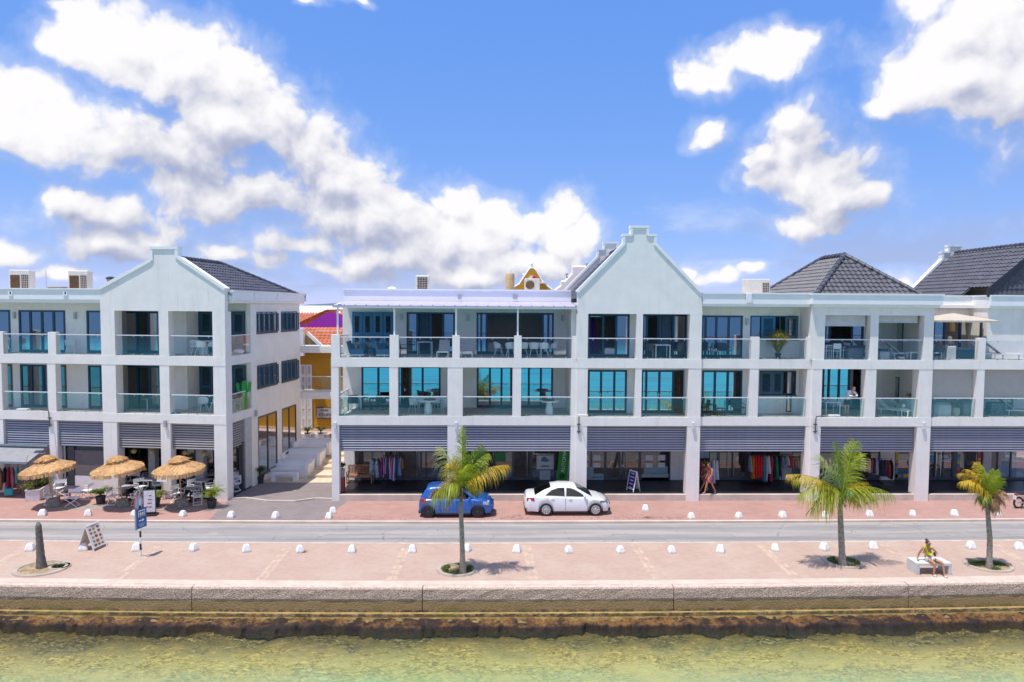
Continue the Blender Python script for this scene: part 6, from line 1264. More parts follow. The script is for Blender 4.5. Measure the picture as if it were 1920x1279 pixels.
# --- corner building balconies
def lp(px, y, z): v = LF.aty(px, 655 if z > 7 else 760, y); return LF.wor((v.x, y, z + .003))
TUB(lp(132, .75, Z2), LF.a + .6, 'single white armchair on the corner building upper terrace near the gable'); TUB(lp(8, .75, Z2), LF.a - .5, 'white armchair at the left picture edge on the upper terrace')
PED(lp(383, 1.5, Z2), 0, 'white table among tub chairs on the upper corner balcony')
for px, y, r, w in ((365, .9, .8, 'left of the white table'), (377, .7, pi, 'in front of the white table'), (394, 1.3, -1.2, 'right of the white table')): TUB(lp(px, y, Z2), LF.a + r, 'white tub chair %s on the upper corner balcony' % w, 'tub chairs on the upper corner balcony')
TUB(lp(381, 1.0, Z1), LF.a + .8, 'white tub chair left of the table on the lower corner balcony'); TUB(lp(402, 1.3, Z1), LF.a - 1.0, 'white tub chair half behind the corner column of the lower balcony')
q = thing('bistro_table', 'thin grey bistro table on the first floor balcony below the gable', 'table', lp(276, .8, Z1)); b = MB(); b.lathe([(.30, .70), (.32, .72), (.30, .73)], 16); b.build('tabletop', M_STEEL, q); b = MB(); b.tube([(0, 0, .7), (0, 0, .03)], .02, 6); b.lathe([(.2, 0), (.2, .02)], 14); b.build('pedestal', M_STEEL, q)
bx(.42, .3, .06, mat('blue_towel', (.06, .17, .42), .9), 'folded_towel', 'blue folded towel on the first floor balcony edge', 'towel', lp(329, .25, Z1))
sp = lambda y, z, x=-.55: LF.wor((x, y, z + .003))
TUB(sp(1.0, Z2), 1.2, 'white chair at the front of the upper side balcony'); t = thing('round_pouf', 'low white round pouf on the upper side balcony', 'pouf', sp(2.1, Z2, -.4)); q = MB(); q.ell((0, 0, .14), (.32, .32, .14), 16, 8); q.build('pouf', M_WPL, t, smooth=60)
M_TURQ = mat('turquoise_plastic', (.10, .42, .40), .5)
def adi():
    t = thing('deck_chair', '', 'chair'); q = MB(); q.cbox((0, -.05, .33), (.5, .5, .04), Matrix.Rotation(radians(12), 3, 'X')); q.build('seat', M_TURQ, t); q = MB(); q.cbox((0, .28, .62), (.5, .04, .68), Matrix.Rotation(radians(-22), 3, 'X')); q.build('backrest', M_TURQ, t)
    for s in (-1, 1): q = MB(); q.box(s * .3 - .04, s * .3 + .04, -.35, .3, .50, .53); q.build('armrest', M_TURQ, t); q = MB(); q.box(s * .28 - .02, s * .28 + .02, -.3, -.24, 0, .5); q.build('leg', M_TURQ, t); q = MB(); q.box(s * .28 - .02, s * .28 + .02, .2, .26, 0, .5); q.build('leg', M_TURQ, t)
    return t
ADI = Proto(adi); ADI(sp(1.0, Z1), 1.4, 'turquoise deck chair at the front of the lower side balcony'); ADI(sp(2.0, Z1), -1.2, 'turquoise deck chair beside the green cactus figure')
t = thing('cactus_figure', 'bright green inflatable cactus standing on the lower side balcony', 'inflatable', sp(2.25, Z1, -.18)); q = MB(); MG = mat('cactus_green', (.02, .36, .05), .4)
q.tube([(0, 0, 0), (0, 0, .6), (0, 0, 1.5), (0, 0, 1.66)], [.15, .17, .16, .05], 12); q.tube([(-.05, 0, .95), (-.30, -.05, 1.05), (-.34, -.06, 1.45), (-.34, -.06, 1.52)], [.09, .10, .09, .03], 10); q.tube([(.05, 0, 1.0), (.30, -.02, 1.1), (.34, -.03, 1.5), (.34, -.03, 1.58)], [.09, .10, .09, .03], 10); q.build('body', MG, t, smooth=60)
q = MB(); q.ell((0, 0, 1.72), (.09, .09, .10), 10, 6); q.build('dark_flower', M_BLACK, t, smooth=60)

# ================================================================== CAFE
M_DIR = mat('white_lacquer', (.84, .84, .85), .45, var=.04)
def director():
    t = thing('director_chair', '', 'chair')
    q = MB(); q.box(-.24, .24, -.20, .20, .445, .465); q.build('seat', M_DIR, t); q = MB(); q.box(-.27, .27, .20, .215, .66, .86); q.build('backrest', M_DIR, t)
    for s in (-1, 1):
        q = MB(); q.box(s * .27 - .018, s * .27 + .018, .19, .225, .42, .88); q.box(s * .27 - .018, s * .27 + .018, -.22, -.185, .42, .64); q.box(s * .27 - .022, s * .27 + .022, -.25, .19, .64, .665); q.box(s * .27 - .018, s * .27 + .018, -.22, .225, .40, .44); q.build('arm_frame', M_DIR, t); q = MB(); q.box(s * .27 - .018, s * .27 + .018, -.22, .225, .0, .04); q.build('foot_rail', M_DIR, t)
    for y in (-.20, .20):
        for s in (-1, 1): q = MB(); q.tube([(-s * .27, y + s * .012, .03), (s * .27, y + s * .012, .42)], .018, 4); q.build('leg', M_DIR, t)
    return t
DIR = Proto(director)
CT = Proto(lambda: (lambda t: (MB().box(-.36, .36, -.36, .36, .72, .75).build('tabletop', mat('grey_laminate', (.40, .39, .42), .5), t), MB().tube([(0, 0, .72), (0, 0, .03)], .04, 8).build('pedestal', M_BLACK, t), MB().box(-.24, .24, -.24, .24, 0, .03).build('foot', M_BLACK, t), t)[-1])(thing('cafe_table', '', 'table')))
G0 = lambda px, py: gnd(px, py, 0.0)
def thatch_umbrella(loc, rz, tilt, label, seed):
    t = thing('thatched_umbrella', label, 'umbrella', loc, rz, 'thatched umbrellas before the cafe'); r = random.Random(seed)
    q = MB(); q.bbox(-.26, .26, -.24, .24, 0, .42, .03); q.build('base_block', mat('weathered_block', (.26, .25, .21), .9, var=.3, nscale=6, bump=.5), t)
    q = MB(); q.tube([(0, 0, .40), (0, 0, 2.52)], .035, 8); q.build('pole', mat('bamboo', (.50, .34, .16), .6, var=.2), t)
    M1, M2 = mat('palm_thatch', (.76, .485, .235), .9, var=.25, nscale=8, trans=.15), mat('old_thatch', (.66, .39, .17), .9, var=.25, nscale=8, trans=.15)
    def tier(name, r0, r1, z0, z1, n, drop, m, fr=1.0):
        b = MB()
        R8 = lambda rr, a: rr * (cos(pi / 8) / cos(((a + pi / 8) % (pi / 4)) - pi / 8)) * .55 + rr * .45
        b.sheet(lambda u, v: (R8(r0 + (r1 - r0) * v, u * 2 * pi) * cos(u * 2 * pi), R8(r0 + (r1 - r0) * v, u * 2 * pi) * sin(u * 2 * pi), z0 + (z1 - z0) * v), 32, 3)
        for i in range(n):
            a = r.uniform(0, 2 * pi); f = 1 - r.random() ** 1.6 * .92; w = r.uniform(.012, .028); rr = R8(r0 + (r1 - r0) * f, a); zz = z0 + (z1 - z0) * f + .015; L_ = r.uniform(.10, .22); out = Vector((cos(a), sin(a), 0)); s = Vector((-sin(a), cos(a), 0)); sl = (z1 - z0) / (r1 - r0); d = (out + Vector((0, 0, sl))).normalized(); p = out * rr + Vector((0, 0, zz)); j = s * r.uniform(-.05, .05); lift = Vector((0, 0, r.uniform(.0, .035)))
            if f > .9: e = p + d * .04 + Vector((0, 0, -drop * r.uniform(.75, 1.0))) + j
            else: e = p + d * L_ + j + lift
            b.quad(p - s * w, p + s * w, e + s * w * .6, e - s * w * .6)
        return tag(b.build(name, m, t), kind='stuff')
    tier('thatch_skirt', .1, 1.27, 2.52, 2.02, 2100, .23, M1); tier('thatch_cap', .02, .46, 2.74, 2.52, 700, .12, M2)
    for a in range(8): q = MB(); q.tube([(0, 0, 2.44), (1.18 * cos(a * pi / 4), 1.18 * sin(a * pi / 4), 2.0)], .014, 4); q.build('rib', mat('bamboo'), t)
    t.rotation_euler = (tilt[0], tilt[1], rz); return t
for (px, py, tl_, lb, sd_) in ((102, 949, (radians(1), radians(-7), ), 'tilted thatched umbrella beside the white planter box, leftmost of three', 1), (231, 950, (0, radians(-6)), 'thatched umbrella in the middle, before the white kiosk counter', 2), (341, 951, (0, radians(-3)), 'thatched umbrella on the straightest pole, nearest the corner column', 3)):
    thatch_umbrella(G0(px, py), .3 * sd_, tl_, lb, sd_)
for px, py, w in ((131, 940, 'under the leftmost thatched umbrella'), (238, 938, 'under the middle thatched umbrella'), (357, 940, 'under the thatched umbrella by the corner column')): CT(G0(px, py), LF.a, 'small grey cafe table ' + w, 'cafe tables')
for px, py, r, w in ((96, 945, 1.7, 'between the planter box and the leftmost umbrella block'), (136, 949, .1, 'nearest the road, under the leftmost umbrella'), (163, 935, -1.5, 'right of the leftmost umbrella table'), (113, 930, .4, 'at the far side of the leftmost umbrella table'), (213, 945, 1.6, 'left of the middle umbrella pole'), (257, 946, -1.4, 'half hidden behind the blue road sign'), (333, 941, 1.2, 'left of the straight umbrella pole'), (371, 945, -1.2, 'between the straight umbrella and the potted fern')):
    DIR(G0(px, py), r, 'white director chair ' + w, 'director chairs outside the cafe')
cl = lambda px, py: gnd(px, py, .10)
for px, py, w in ((245, 912, 'at the back of the left cafe bay'), (281, 923, 'at the front of the left cafe bay'), (381, 925, 'at the front of the right cafe bay'), (398, 912, 'beside the corner column inside the cafe')): CT(cl(px, py), LF.a, 'grey cafe table %s' % w, 'cafe tables')
for px, py, r, w in ((250, 916, 0, 'before the back table of the left cafe bay'), (265, 927, 1.0, 'left of the front table in the left cafe bay'), (297, 922, -1.4, 'right of the front table in the left cafe bay'), (275, 909, -1.2, 'against the grey pillar in the left cafe bay'), (349, 910, 0, 'at the back left of the right cafe bay'), (365, 928, 1.2, 'left of the front table in the right cafe bay'), (394, 930, -1.2, 'behind the yellow green fern inside the cafe'), (377, 910, -.8, 'at the back right of the right cafe bay')):
    DIR(cl(px, py), r, 'white director chair ' + w, 'director chairs inside the cafe')
for y, x, r, w in ((1.0, -.45, .6, 'nearer the corner column in the open side bay'), (1.5, -.15, -.5, 'nearest the alley in the open side bay')): DIR(LF.wor((x - .3, y, .1)), r, 'white director chair ' + w, 'director chairs in the open side bay')
CT(LF.wor((-1.3, 1.9, .1)), LF.a, 'grey cafe table in the open side bay', 'cafe tables')
# paper lanterns
for (px, py, y, w) in ((251, 846, .9, 'first from the left under the left cafe shutter'), (285, 847, .9, 'second from the left under the left cafe shutter'), (347, 849, .9, 'first under the right cafe shutter'), (383, 851, .9, 'second under the right cafe shutter')):
    p = LF.wor(LF.aty(px, py, y)); t = thing('paper_lantern', 'round yellow paper lantern, ' + w, 'lantern', p, 0, 'paper lanterns in the cafe'); q = MB(); q.ell((0, 0, 0), (.155, .155, .14), 14, 9); q.build('globe', mat('lantern_paper', (.66, .60, .30), .8, trans=.3), t, smooth=70); q = MB(); q.tube([(0, 0, .14), (0, 0, .9)], .006, 4); q.build('cord', M_BLACK, t)
for y_, py, w in ((.95, 846, 'nearer the corner column in the side bay'), (2.2, 838, 'nearer the rear pillar in the side bay')):
    p = LF.wor((-.45, y_, LF.atx(445, py, -.45).z)); t = thing('paper_lantern', 'round yellow paper lantern, ' + w, 'lantern', p, 0, 'paper lanterns in the cafe'); q = MB(); q.ell((0, 0, 0), (.155, .155, .14), 14, 9); q.build('globe', mat('lantern_paper'), t, smooth=70); q = MB(); q.tube([(0, 0, .14), (0, 0, .8)], .006, 4); q.build('cord', M_BLACK, t)
# menu lectern on the cafe column
p = LF.wor((lx(312, 900), -.35, 0)); t = thing('menu_stand', 'white menu board on a stand against the cafe column', 'menu board', p, LF.a); q = MB(); q.cbox((0, 0, 1.17), (.58, .05, .36), Matrix.Rotation(radians(-14), 3, 'X')); q.build('board', mat('menu_white', (.72, .71, .73), .6, var=.15, nscale=10), t); q = MB(); q.tube([(0, .02, 0), (0, .02, 1.1)], .03, 6); q.build('post', M_STEEL, t); q = MB(); q.cbox((.04, -.03, 1.18), (.14, .012, .10), Matrix.Rotation(radians(-14), 3, 'X')); q.build('picture', mat('menu_red', (.40, .10, .06), .7), t)
# white planter box with shrubs, rack of clothes under the awning
pb = thing('planter_box', 'long white planter box full of yellow green shrubs under the awning', 'planter', G0(62, 939), LF.a + .35); q = MB(); q.box(-.33, .33, -.06, 1.5, 0, .56); q.build('box', mat('white_panel'), pb); q = MB(); q.box(-.36, .36, -.09, 1.53, .56, .60); q.build('rim', mat('white_panel'), pb); q = MB(); q.box(-.30, .30, -.03, 1.47, .60, .61); q.build('soil', mat('dark_soil', (.035, .025, .018), .95), pb)
for ci, c in enumerate(((.16, .26, .03), (.30, .30, .03), (.06, .12, .02))):
    b = MB(); r = random.Random(ci + 20)
    for i in range(420):
        cx_, cy_, cz = r.choice(((-.22, .15, .78), (.05, .75, .92), (-.1, 1.2, .95), (.2, 1.0, .85))); v = Vector((cx_ + r.gauss(0, .17), cy_ + r.gauss(0, .22), cz + r.gauss(0, .11))); a = Vector((r.uniform(-1, 1), r.uniform(-1, 1), r.uniform(-.5, 1))).normalized() * r.uniform(.05, .11); s = a.cross(Vector((r.uniform(-1, 1), r.uniform(-1, 1), 1))).normalized() * .018; b.quad(v, v + a * .5 + s, v + a, v + a * .5 - s)
    tag(b.build('shrub_leaves', mat('shrub%d' % ci, c, .6, var=.3, nscale=5, trans=.35), pb), kind='stuff')
t = rack(18, 1.0, 1.5, 1.65, 'wooden clothes rack with dresses under the grey awning', z=0.0, m=mat('tan_rail', (.40, .25, .10), .6)); t.location = LF.wor((lx(6, 900, -.5), -.55, 0)); t.rotation_euler = (0, 0, LF.a + .5)
for i, (c, cn, k, h) in enumerate((((.012, .012, .02), 'black', 'dress', 1.0), ((.16, .26, .10), 'leaf green', 'skirt', 1.25), ((.50, .46, .66), 'lavender', 'dress', 1.05), ((.50, .27, .10), 'tan orange', 'dress', 1.2), ((.012, .012, .03), 'black striped', 'top', .8), ((.28, .02, .05), 'wine red', 'dress', 1.1), ((.50, .13, .20), 'rose pink', 'dress', 1.1), ((.10, .34, .30), 'sea green', 'dress', .9))):
    f = -.68 + i * 1.36 / 7; q_ = t.matrix_basis if False else Matrix.Rotation(LF.a + .5, 4, 'Z') @ Vector((f, 0, 1.58)); garment(k, tuple(Vector(t.location) + q_), .17, .40, h, c, '%s %s, %s from left on the rack under the awning' % (cn, k, 'first' if i == 0 else ORD[i]), None, LF.a + .5)
bx(.42, .16, .34, mat('teal_bag', (.03, .36, .36), .8), 'tote_bag', 'teal tote bag hanging low on the rack under the awning', 'bag', LF.wor((lx(19, 900, -.7), -.8, .12)), .2)
# ================================================================== ALLEY
M_TERR = mat('white_render', (.82, .81, .82), .7, var=.03, streak=.08); M_STONE = mat('cream_step', (.62, .50, .37), .8, var=.14, nscale=3, bump=.2)
al = lambda px, py, z: gnd(px, py, z)
flat('alley_landing', [(492, 905.5), (620, 905.5), (642, 893), (505, 893)], .016, M_STONE)
def kerbline(): 
    b = MB(); pts = [G0(428, 937.5), G0(462, 935.5), G0(500, 941), G0(555, 941.5), G0(590, 936.5), G0(624, 937.5)]
    for a, c in zip(pts, pts[1:]): d = (c - a).normalized(); n = Vector((-d.y, d.x, 0)) * .06; b.prism([a - n, c - n, c + n, a + n], (0, 0, .09))
    return tag(b.build('alley_kerb', M_KERB), kind='structure')
kerbline()
# raised ground and steps climbing between the planters and the end wall
for i, (py0, px0) in enumerate(((896.5, 577), (881, 590), (870, 597), (857, 605), (847, 612))):
    z = .17 * (i + 1); p = gnd(px0, py0, z - .17); q = MB(); q.box(p.x, -8.3, p.y, p.y + (1.75 if i < 4 else 6.0), z - .17, z); st_ = thing('stone_step', 'cream stone step, %s from the bottom of the alley stair' % ('first', 'second', 'third', 'fourth', 'fifth')[i], 'step', (0, 0, 0)); q.build('tread', M_STONE, st_)
def seatplanter(px0, px1, py, z, w):
    a, c = gnd(px0, py, z), gnd(px1, py, z); W_, D_, Hh = c.x - a.x, 1.45, .86
    t = thing('masonry_sofa', 'white masonry seat block with a sunken bench, ' + w, 'seat', (a.x, a.y, z)); q = MB(); b = .10
    q = MB(); q.box(0, W_, D_ - .26, D_, 0, Hh); q.build('back', M_TERR, t)
    for xa in (0, W_ - .22): q = MB(); q.box(xa, xa + .22, 0, D_ - .26, 0, Hh - .06); q.build('arm', M_TERR, t)
    q = MB(); q.box(.22, W_ - .22, .05, D_ - .26, 0, .50); q.build('seat', M_TERR, t); q = MB(); q.prism([(.22, D_ - .26, .503), (.22, D_ - .26, Hh - .10), (.22, D_ - .50, .503)], (W_ - .44, 0, 0)); q.build('sloped_back', M_TERR, t); return t
seatplanter(497.5, 578.5, 896, .0, 'the lowest of three in the alley'); seatplanter(523.5, 600, 874, .34, 'the middle of three in the alley'); seatplanter(544.5, 618, 853, .68, 'the topmost of three in the alley')
t = thing('white_bench', 'low white bench table before the lowest masonry seat', 'bench', gnd(534.5, 901, 0)); q = MB(); q.box(-.78, .78, -.2, .2, .36, .46); q.build('top', M_TERR, t)
for x in (-.78, .52): q = MB(); q.box(x, x + .26, -.19, .19, 0, .36); q.build('leg', M_TERR, t)
# ================================================================== PLANTS
def leafplant(name, label, loc, stems, H, spread, cols, pot, seed, group=None, lf=.20, lw=.016, rz=0.0, soil=True):
    t = thing(name, label, 'plant', loc, rz, group); r = random.Random(seed); kind, pr, ph, pm = pot; q = MB()
    if kind == 'round': q.lathe([(pr * .74, 0), (pr * .92, ph - .09), (pr, ph - .09), (pr, ph), (pr * .9, ph), (pr * .86, ph - .04)], 16)
    else: q.box(-pr, pr, -pr, pr, 0, ph)
    q.build('pot', pm, t, smooth=35)
    if soil: q = MB(); q._add([(pr * .84 * cos(a * pi / 8), pr * .84 * sin(a * pi / 8), ph - .03 if kind == 'round' else ph + .004) for a in range(16)], [tuple(range(16))]); q.build('soil', mat('dark_soil', (.035, .025, .018), .95), t)
    for i in range(stems):
        a = 2 * pi * i / stems + r.uniform(-.4, .4); e = spread * r.uniform(.5, 1.15); hh = H * r.uniform(.6, 1.1); d = Vector((cos(a), sin(a), 0)); p0 = Vector((0, 0, ph)); p1 = p0 + d * e * .35 + Vector((0, 0, hh)); p2 = p0 + d * e + Vector((0, 0, hh * r.uniform(.45, .9)))
        B = lambda u: p0 * (1 - u) ** 2 + p1 * 2 * u * (1 - u) + p2 * u * u; b = MB(); b.cur = 0; b.tube([B(k / 6) for k in range(7)], [.012, .011, .010, .008, .007, .005, .003], 4); side = Vector((-sin(a), cos(a), 0))
        for k in range(14):
            u = .25 + .75 * k / 13; p = B(u); tg = (B(min(1, u + .03)) - B(u - .03)).normalized(); L_ = lf * (sin(pi * (.15 + .8 * (u - .25) / .75)) * .8 + .3)
            for s in (-1, 1): e_ = p + (tg * .55 + side * s * .75 + Vector((0, 0, -.12 + r.uniform(-.15, .2)))) * L_; w = tg.cross(side).cross(side * s).normalized() * lw; m_ = p.lerp(e_, .5) + Vector((0, 0, .02)); b.quad(p, m_ + tg * lw, e_, m_ - tg * lw)
        b.build('frond', r.choice(cols), t)
    return t
LV = [mat('leaf_lime', (.19, .27, .025), .5, var=.35, nscale=4, trans=.35), mat('leaf_green', (.07, .16, .025), .5, var=.35, nscale=4, trans=.3), mat('leaf_yellow', (.34, .33, .03), .5, var=.3, nscale=4, trans=.35)]
LD = [mat('leaf_dark', (.03, .075, .02), .5, var=.3, nscale=4, trans=.25), mat('leaf_mid', (.055, .11, .025), .5, var=.3, nscale=4, trans=.25)]
M_POT = mat('charcoal_pot', (.035, .038, .05), .5, var=.1)
leafplant('potted_palm', 'bushy fern palm in a black pot left of the middle umbrella', G0(189, 944), 26, .50, .55, LV[:2], ('round', .26, .40, M_POT), 1); leafplant('potted_palm', 'yellow green fern with an orange croton in a black pot behind the road sign', G0(291, 950), 24, .48, .55, LV, ('round', .27, .42, M_POT), 2)
leafplant('potted_palm', 'large lime green fern in a black pot before the corner column', G0(397, 952), 34, .72, .66, [LV[0], LV[0], LV[2]], ('round', .25, .42, M_POT), 3); leafplant('potted_palm', 'dark green palm in a black pot beside the side window of the corner building', G0(487, 906), 22, .72, .62, LD, ('round', .27, .46, M_POT), 4)
for px, w in ((577, 'left'), (601.5, 'right')): leafplant('potted_palm', 'small palm in a square white pot on the upper alley terrace, the %s one' % w, gnd(px, 823, .9), 14, .55, .50, LD, ('box', .33, .42, M_TERR), 5 + int(px), lf=.16)
leafplant('potted_palm', 'leafy plant rising from the tall planter by the end column', (tp.location.x, tp.location.y, Z0 + 1.0), 18, .42, .14, LV[:2], ('round', .11, .26, mat('stone_pot')), 9, lf=.14)
def palm(label, bpx, bpy, tops, fronds, lean, r0, seed, skirt=True, dead=()):
    b_ = G0(bpx, bpy); Y = b_.y; t = thing('coconut_palm', label, 'palm tree', b_); r = random.Random(seed); W_ = lambda px, py, dy=0.0: at(px, py, Y + dy) - b_
    tp_ = [Vector((0, 0, -.05))] + [W_(*q) for q in tops]; pts = []; rad = []
    n = 26
    for i in range(n + 1):
        u = i / n * (len(tp_) - 1); k = min(int(u), len(tp_) - 2); f = u - k; pts.append(tp_[k].lerp(tp_[k + 1], f)); rad.append(r0 * (1 - .42 * i / n) * (1 + .35 * max(0, 1 - i / 3.5)) * (1.05 if i % 2 else .97))
    q = MB(); q.tube(pts, rad, 12); q.build('trunk', mat('palm_bark', (.30, .255, .215), .9, var=.35, nscale=9, bump=.8, bscale=18), t, smooth=70); c = tp_[-1]
    b = MB()
    for i in range(46): a = r.uniform(0, 6.28); p = c + Vector((cos(a) * rad[-1], sin(a) * rad[-1], r.uniform(-.42, .15))); e = p + Vector((cos(a) * .12, sin(a) * .12, r.uniform(-.25, .25))); s = Vector((-sin(a), cos(a), 0)) * .03; b.quad(p - s, p + s, e + s * .5, e - s * .5)
    tag(b.build('husk', mat('palm_husk', (.22, .14, .07), .9, var=.4, nscale=9), t), kind='stuff')
    for fi, (tx, ty, dy, up, wind, mi, Lm) in enumerate(fronds):
        e = W_(tx, ty, dy); p0 = c + Vector((0, 0, .05)); ctl = p0.lerp(e, .45) + Vector((0, 0, up)); B = lambda u: p0 * (1 - u) ** 2 + ctl * 2 * u * (1 - u) + e * u * u; ln = (e - p0).length
        b = MB(); b.tube([B(k / 9) for k in range(10)], [.030 - .0028 * k for k in range(10)], 5); b.cur = 0; N_ = int(40 + 18 * ln)
        for k in range(N_):
            u = .10 + .90 * k / N_; p = B(u); tg = (B(min(1, u + .02)) - B(u - .02)).normalized(); sd_ = tg.cross(Vector((0, -1, .35)) if abs(tg.z) > .8 else Vector((0, 0, 1))).normalized(); nm = sd_.cross(tg).normalized(); L_ = Lm * (.30 + .75 * sin(pi * min(1, .12 + .86 * u)) ** .8) * r.uniform(.88, 1.1)
            for s in (-1, 1):
                if r.random() < .18: continue
                d = (tg * (.40 + .40 * u) + sd_ * s * (.95 - .3 * u) - nm * r.uniform(-.05, .35) + Vector(wind) * r.uniform(.3, 1.3) + Vector((r.gauss(0, .10), r.gauss(0, .10), r.gauss(0, .10)))).normalized(); w = .0125 * (1.15 - .4 * u); ww = d.cross(nm).normalized() * w; LL = L_ * r.uniform(.75, 1.25); g_ = Vector((0, 0, -1)) * LL
                m1, m2 = p + d * LL * .45 + g_ * .05, p + d * LL * .82 + g_ * .22; m3 = p + d * LL * .98 + g_ * (.50 + r.uniform(0, .25)); b.quad(p - ww * .6, p + ww * .6, m1 + ww, m1 - ww); b.quad(m1 - ww, m1 + ww, m2 + ww * .7, m2 - ww * .7); b._add([m2 - ww * .7, m2 + ww * .7, m3], [(0, 1, 2)])
        b.build('frond', (PF[mi], M_RACH), t); 
    return t
M_RACH = mat('rachis', (.40, .40, .10), .5)
def frondmat(n, c1, c2, f=.5):
    m = mat(n, c1, .45, var=.3, nscale=3, trans=.42); t = m.node_tree; return m
PF = [frondmat('frond_green', (.21, .31, .02), 0), frondmat('frond_lime', (.40, .46, .03), 0), frondmat('frond_yellow', (.62, .44, .025), 0), frondmat('frond_dry', (.44, .26, .12), 0), frondmat('frond_pale', (.40, .44, .17), 0), frondmat('frond_deep', (.13, .23, .018), 0)]
palm('tall slim coconut palm standing before the blue hatchback', 868, 1075, [(866, 1000), (864, 950), (866, 915)],
     [(867, 801, .1, .1, (0, 0, .3), 1, .42), (826, 838, .5, .35, (-.3, 0, -.2), 4, .62), (842, 868, -.2, .3, (-.3, 0, -.3), 2, .5), (796, 942, -.3, .95, (0, 0, -.8), 3, .34), (809, 936, -.7, .75, (-.1, 0, -.8), 1, .62), (822, 925, .4, .6, (-.1, 0, -.8), 4, .60), (914, 850, .2, .45, (.2, 0, -.5), 1, .52), (904, 838, -.4, .2, (.2, 0, -.2), 0, .55), (954, 872, -.2, .50, (.1, 0, -.9), 2, .52), (930, 880, .5, .45, (.1, 0, -.8), 3, .45), (905, 912, .3, .5, (.1, 0, -.8), 0, .55), (845, 905, .6, .4, (-.1, 0, -.6), 0, .5), (878, 870, -.8, .4, (.1, 0, -.2), 1, .45), (832, 962, -.3, .25, (0, 0, -.9), 3, .12)], 0, .108, 11)
palm('broad leafy coconut palm casting a wide shadow, between the road and the bench', 1580, 1060, [(1577, 1000), (1575, 950), (1579, 928)],
     [(1566, 828, .1, .2, (-.1, 0, 0), 0, .35), (1603, 828, .2, .25, (.15, 0, .1), 1, .75), (1615, 850, .5, .25, (.2, 0, 0), 1, .62), (1537, 852, -.4, .40, (-.2, 0, -.3), 4, .72), (1474, 890, -.3, .55, (-.1, 0, -.5), 2, .52), (1492, 898, .4, .55, (-.2, 0, -.6), 1, .6), (1498, 928, -.6, .75, (-.1, 0, -.9), 1, .72), (1521, 955, -.3, .85, (0, 0, -1), 1, .75), (1678, 930, -.2, .65, (.1, 0, -.8), 1, .72), (1640, 935, .6, .6, (.1, 0, -.8), 1, .62), (1628, 905, .3, .4, (.2, 0, -.4), 2, .42), (1600, 925, -.9, .35, (.1, 0, -.7), 5, .45), (1612, 945, .2, .4, (0, 0, -.9), 2, .5)], 0, .132, 22)
palm('wind-bent palm with yellow fronds right of the bench', 1855, 1065, [(1856, 1010), (1852, 960), (1858, 938)],
     [(1799, 888, .2, .65, (-.5, 0, -.2), 2, .42), (1803, 903, -.3, .65, (-.5, 0, -.5), 2, .45), (1812, 880, -.1, .6, (-.5, 0, 0), 2, .40), (1830, 868, .3, .5, (-.4, 0, .1), 2, .40), (1822, 915, .4, .7, (-.5, 0, -.5), 2, .42), (1838, 872, -.3, .35, (-.3, 0, .2), 1, .42), (1866, 884, .1, .25, (.0, 0, .2), 1, .50), (1874, 898, -.3, .25, (.1, 0, .1), 1, .48), (1860, 892, .4, .2, (-.2, 0, .1), 0, .5), (1834, 938, -.2, .5, (-.2, 0, -.7), 0, .4), (1885, 922, -.2, .35, (.1, 0, -.4), 3, .40), (1872, 958, -.3, .3, (0, 0, -.9), 3, .35), (1846, 952, .3, .3, (-.1, 0, -.9), 3, .30), (1880, 940, .2, .35, (.1, 0, -.7), 3, .40)], 0, .112, 33)
t = thing('palm_stump', 'bare grey palm trunk without a crown at the left of the promenade', 'palm stump', G0(78, 1065)); q = MB(); e = at(71.5, 977, t.location.y) - t.location; q.tube([Vector((0, 0, -.05)) + e * (i / 14) for i in range(15)], [.165 * (1.25 - .06 * min(i, 4)) * (1 - .028 * i) * (1.04 if i % 2 else .96) * (.5 if i == 14 else 1) for i in range(15)], 12); q.build('trunk', mat('stump_bark', (.17, .145, .125), .95, var=.4, nscale=9, bump=.9, bscale=16), t, smooth=70)
# planting rings
def ring(px, py, r, rim, grass, seed, squash=.88):
    c = G0(px, py); q = MB(); n = 40; P2 = lambda rr, z: [(c.x + rr * cos(a * 2 * pi / n), c.y + rr * squash * sin(a * 2 * pi / n), z) for a in range(n)]
    q.loft([P2(r, .005), P2(r - .02, .05), P2(r - rim + .02, .05), P2(r - rim, .0)]); tag(q.build('tree_ring', mat('ring_concrete', (.42, .345, .29), .9, var=.15, nscale=3)), kind='structure')
    q = MB(); q._add(P2(r - rim + .01, .02), [tuple(range(n))]); tag(q.build('tree_pit_soil', mat('sandy_soil', (.36, .26, .15), .95, var=.4, nscale=5, bump=.4)), kind='structure')
    if grass:
        b = MB(); r_ = random.Random(seed)
        for i in range(grass):
            a = r_.uniform(0, 6.28); rr = (r - rim) * sqrt(r_.random()) * .97; x, y = c.x + rr * cos(a), c.y + rr * sin(a) * squash
            if mn.noise(Vector((x * 2.3, y * 2.3, seed))) < -.10: continue
            h = r_.uniform(.04, .11); d = r_.uniform(0, 6.28); b._add([(x - .008 * cos(d), y - .008 * sin(d), .02), (x + .008 * cos(d), y + .008 * sin(d), .02), (x + r_.uniform(-.05, .05), y + r_.uniform(-.05, .05), .02 + h)], [(0, 1, 2)])
        tag(b.build('grass', mat('turf', (.10, .19, .03), .7, var=.4, nscale=5, trans=.3)), kind='stuff')
ring(858, 1068, .86, .20, 2600, 1); ring(1582, 1054, .84, .20, 1500, 4); ring(1853, 1060, .92, .18, 3200, 7); ring(78, 1066, 1.02, .22, 0, 1); ring(112, 1063, .42, .14, 120, 3)
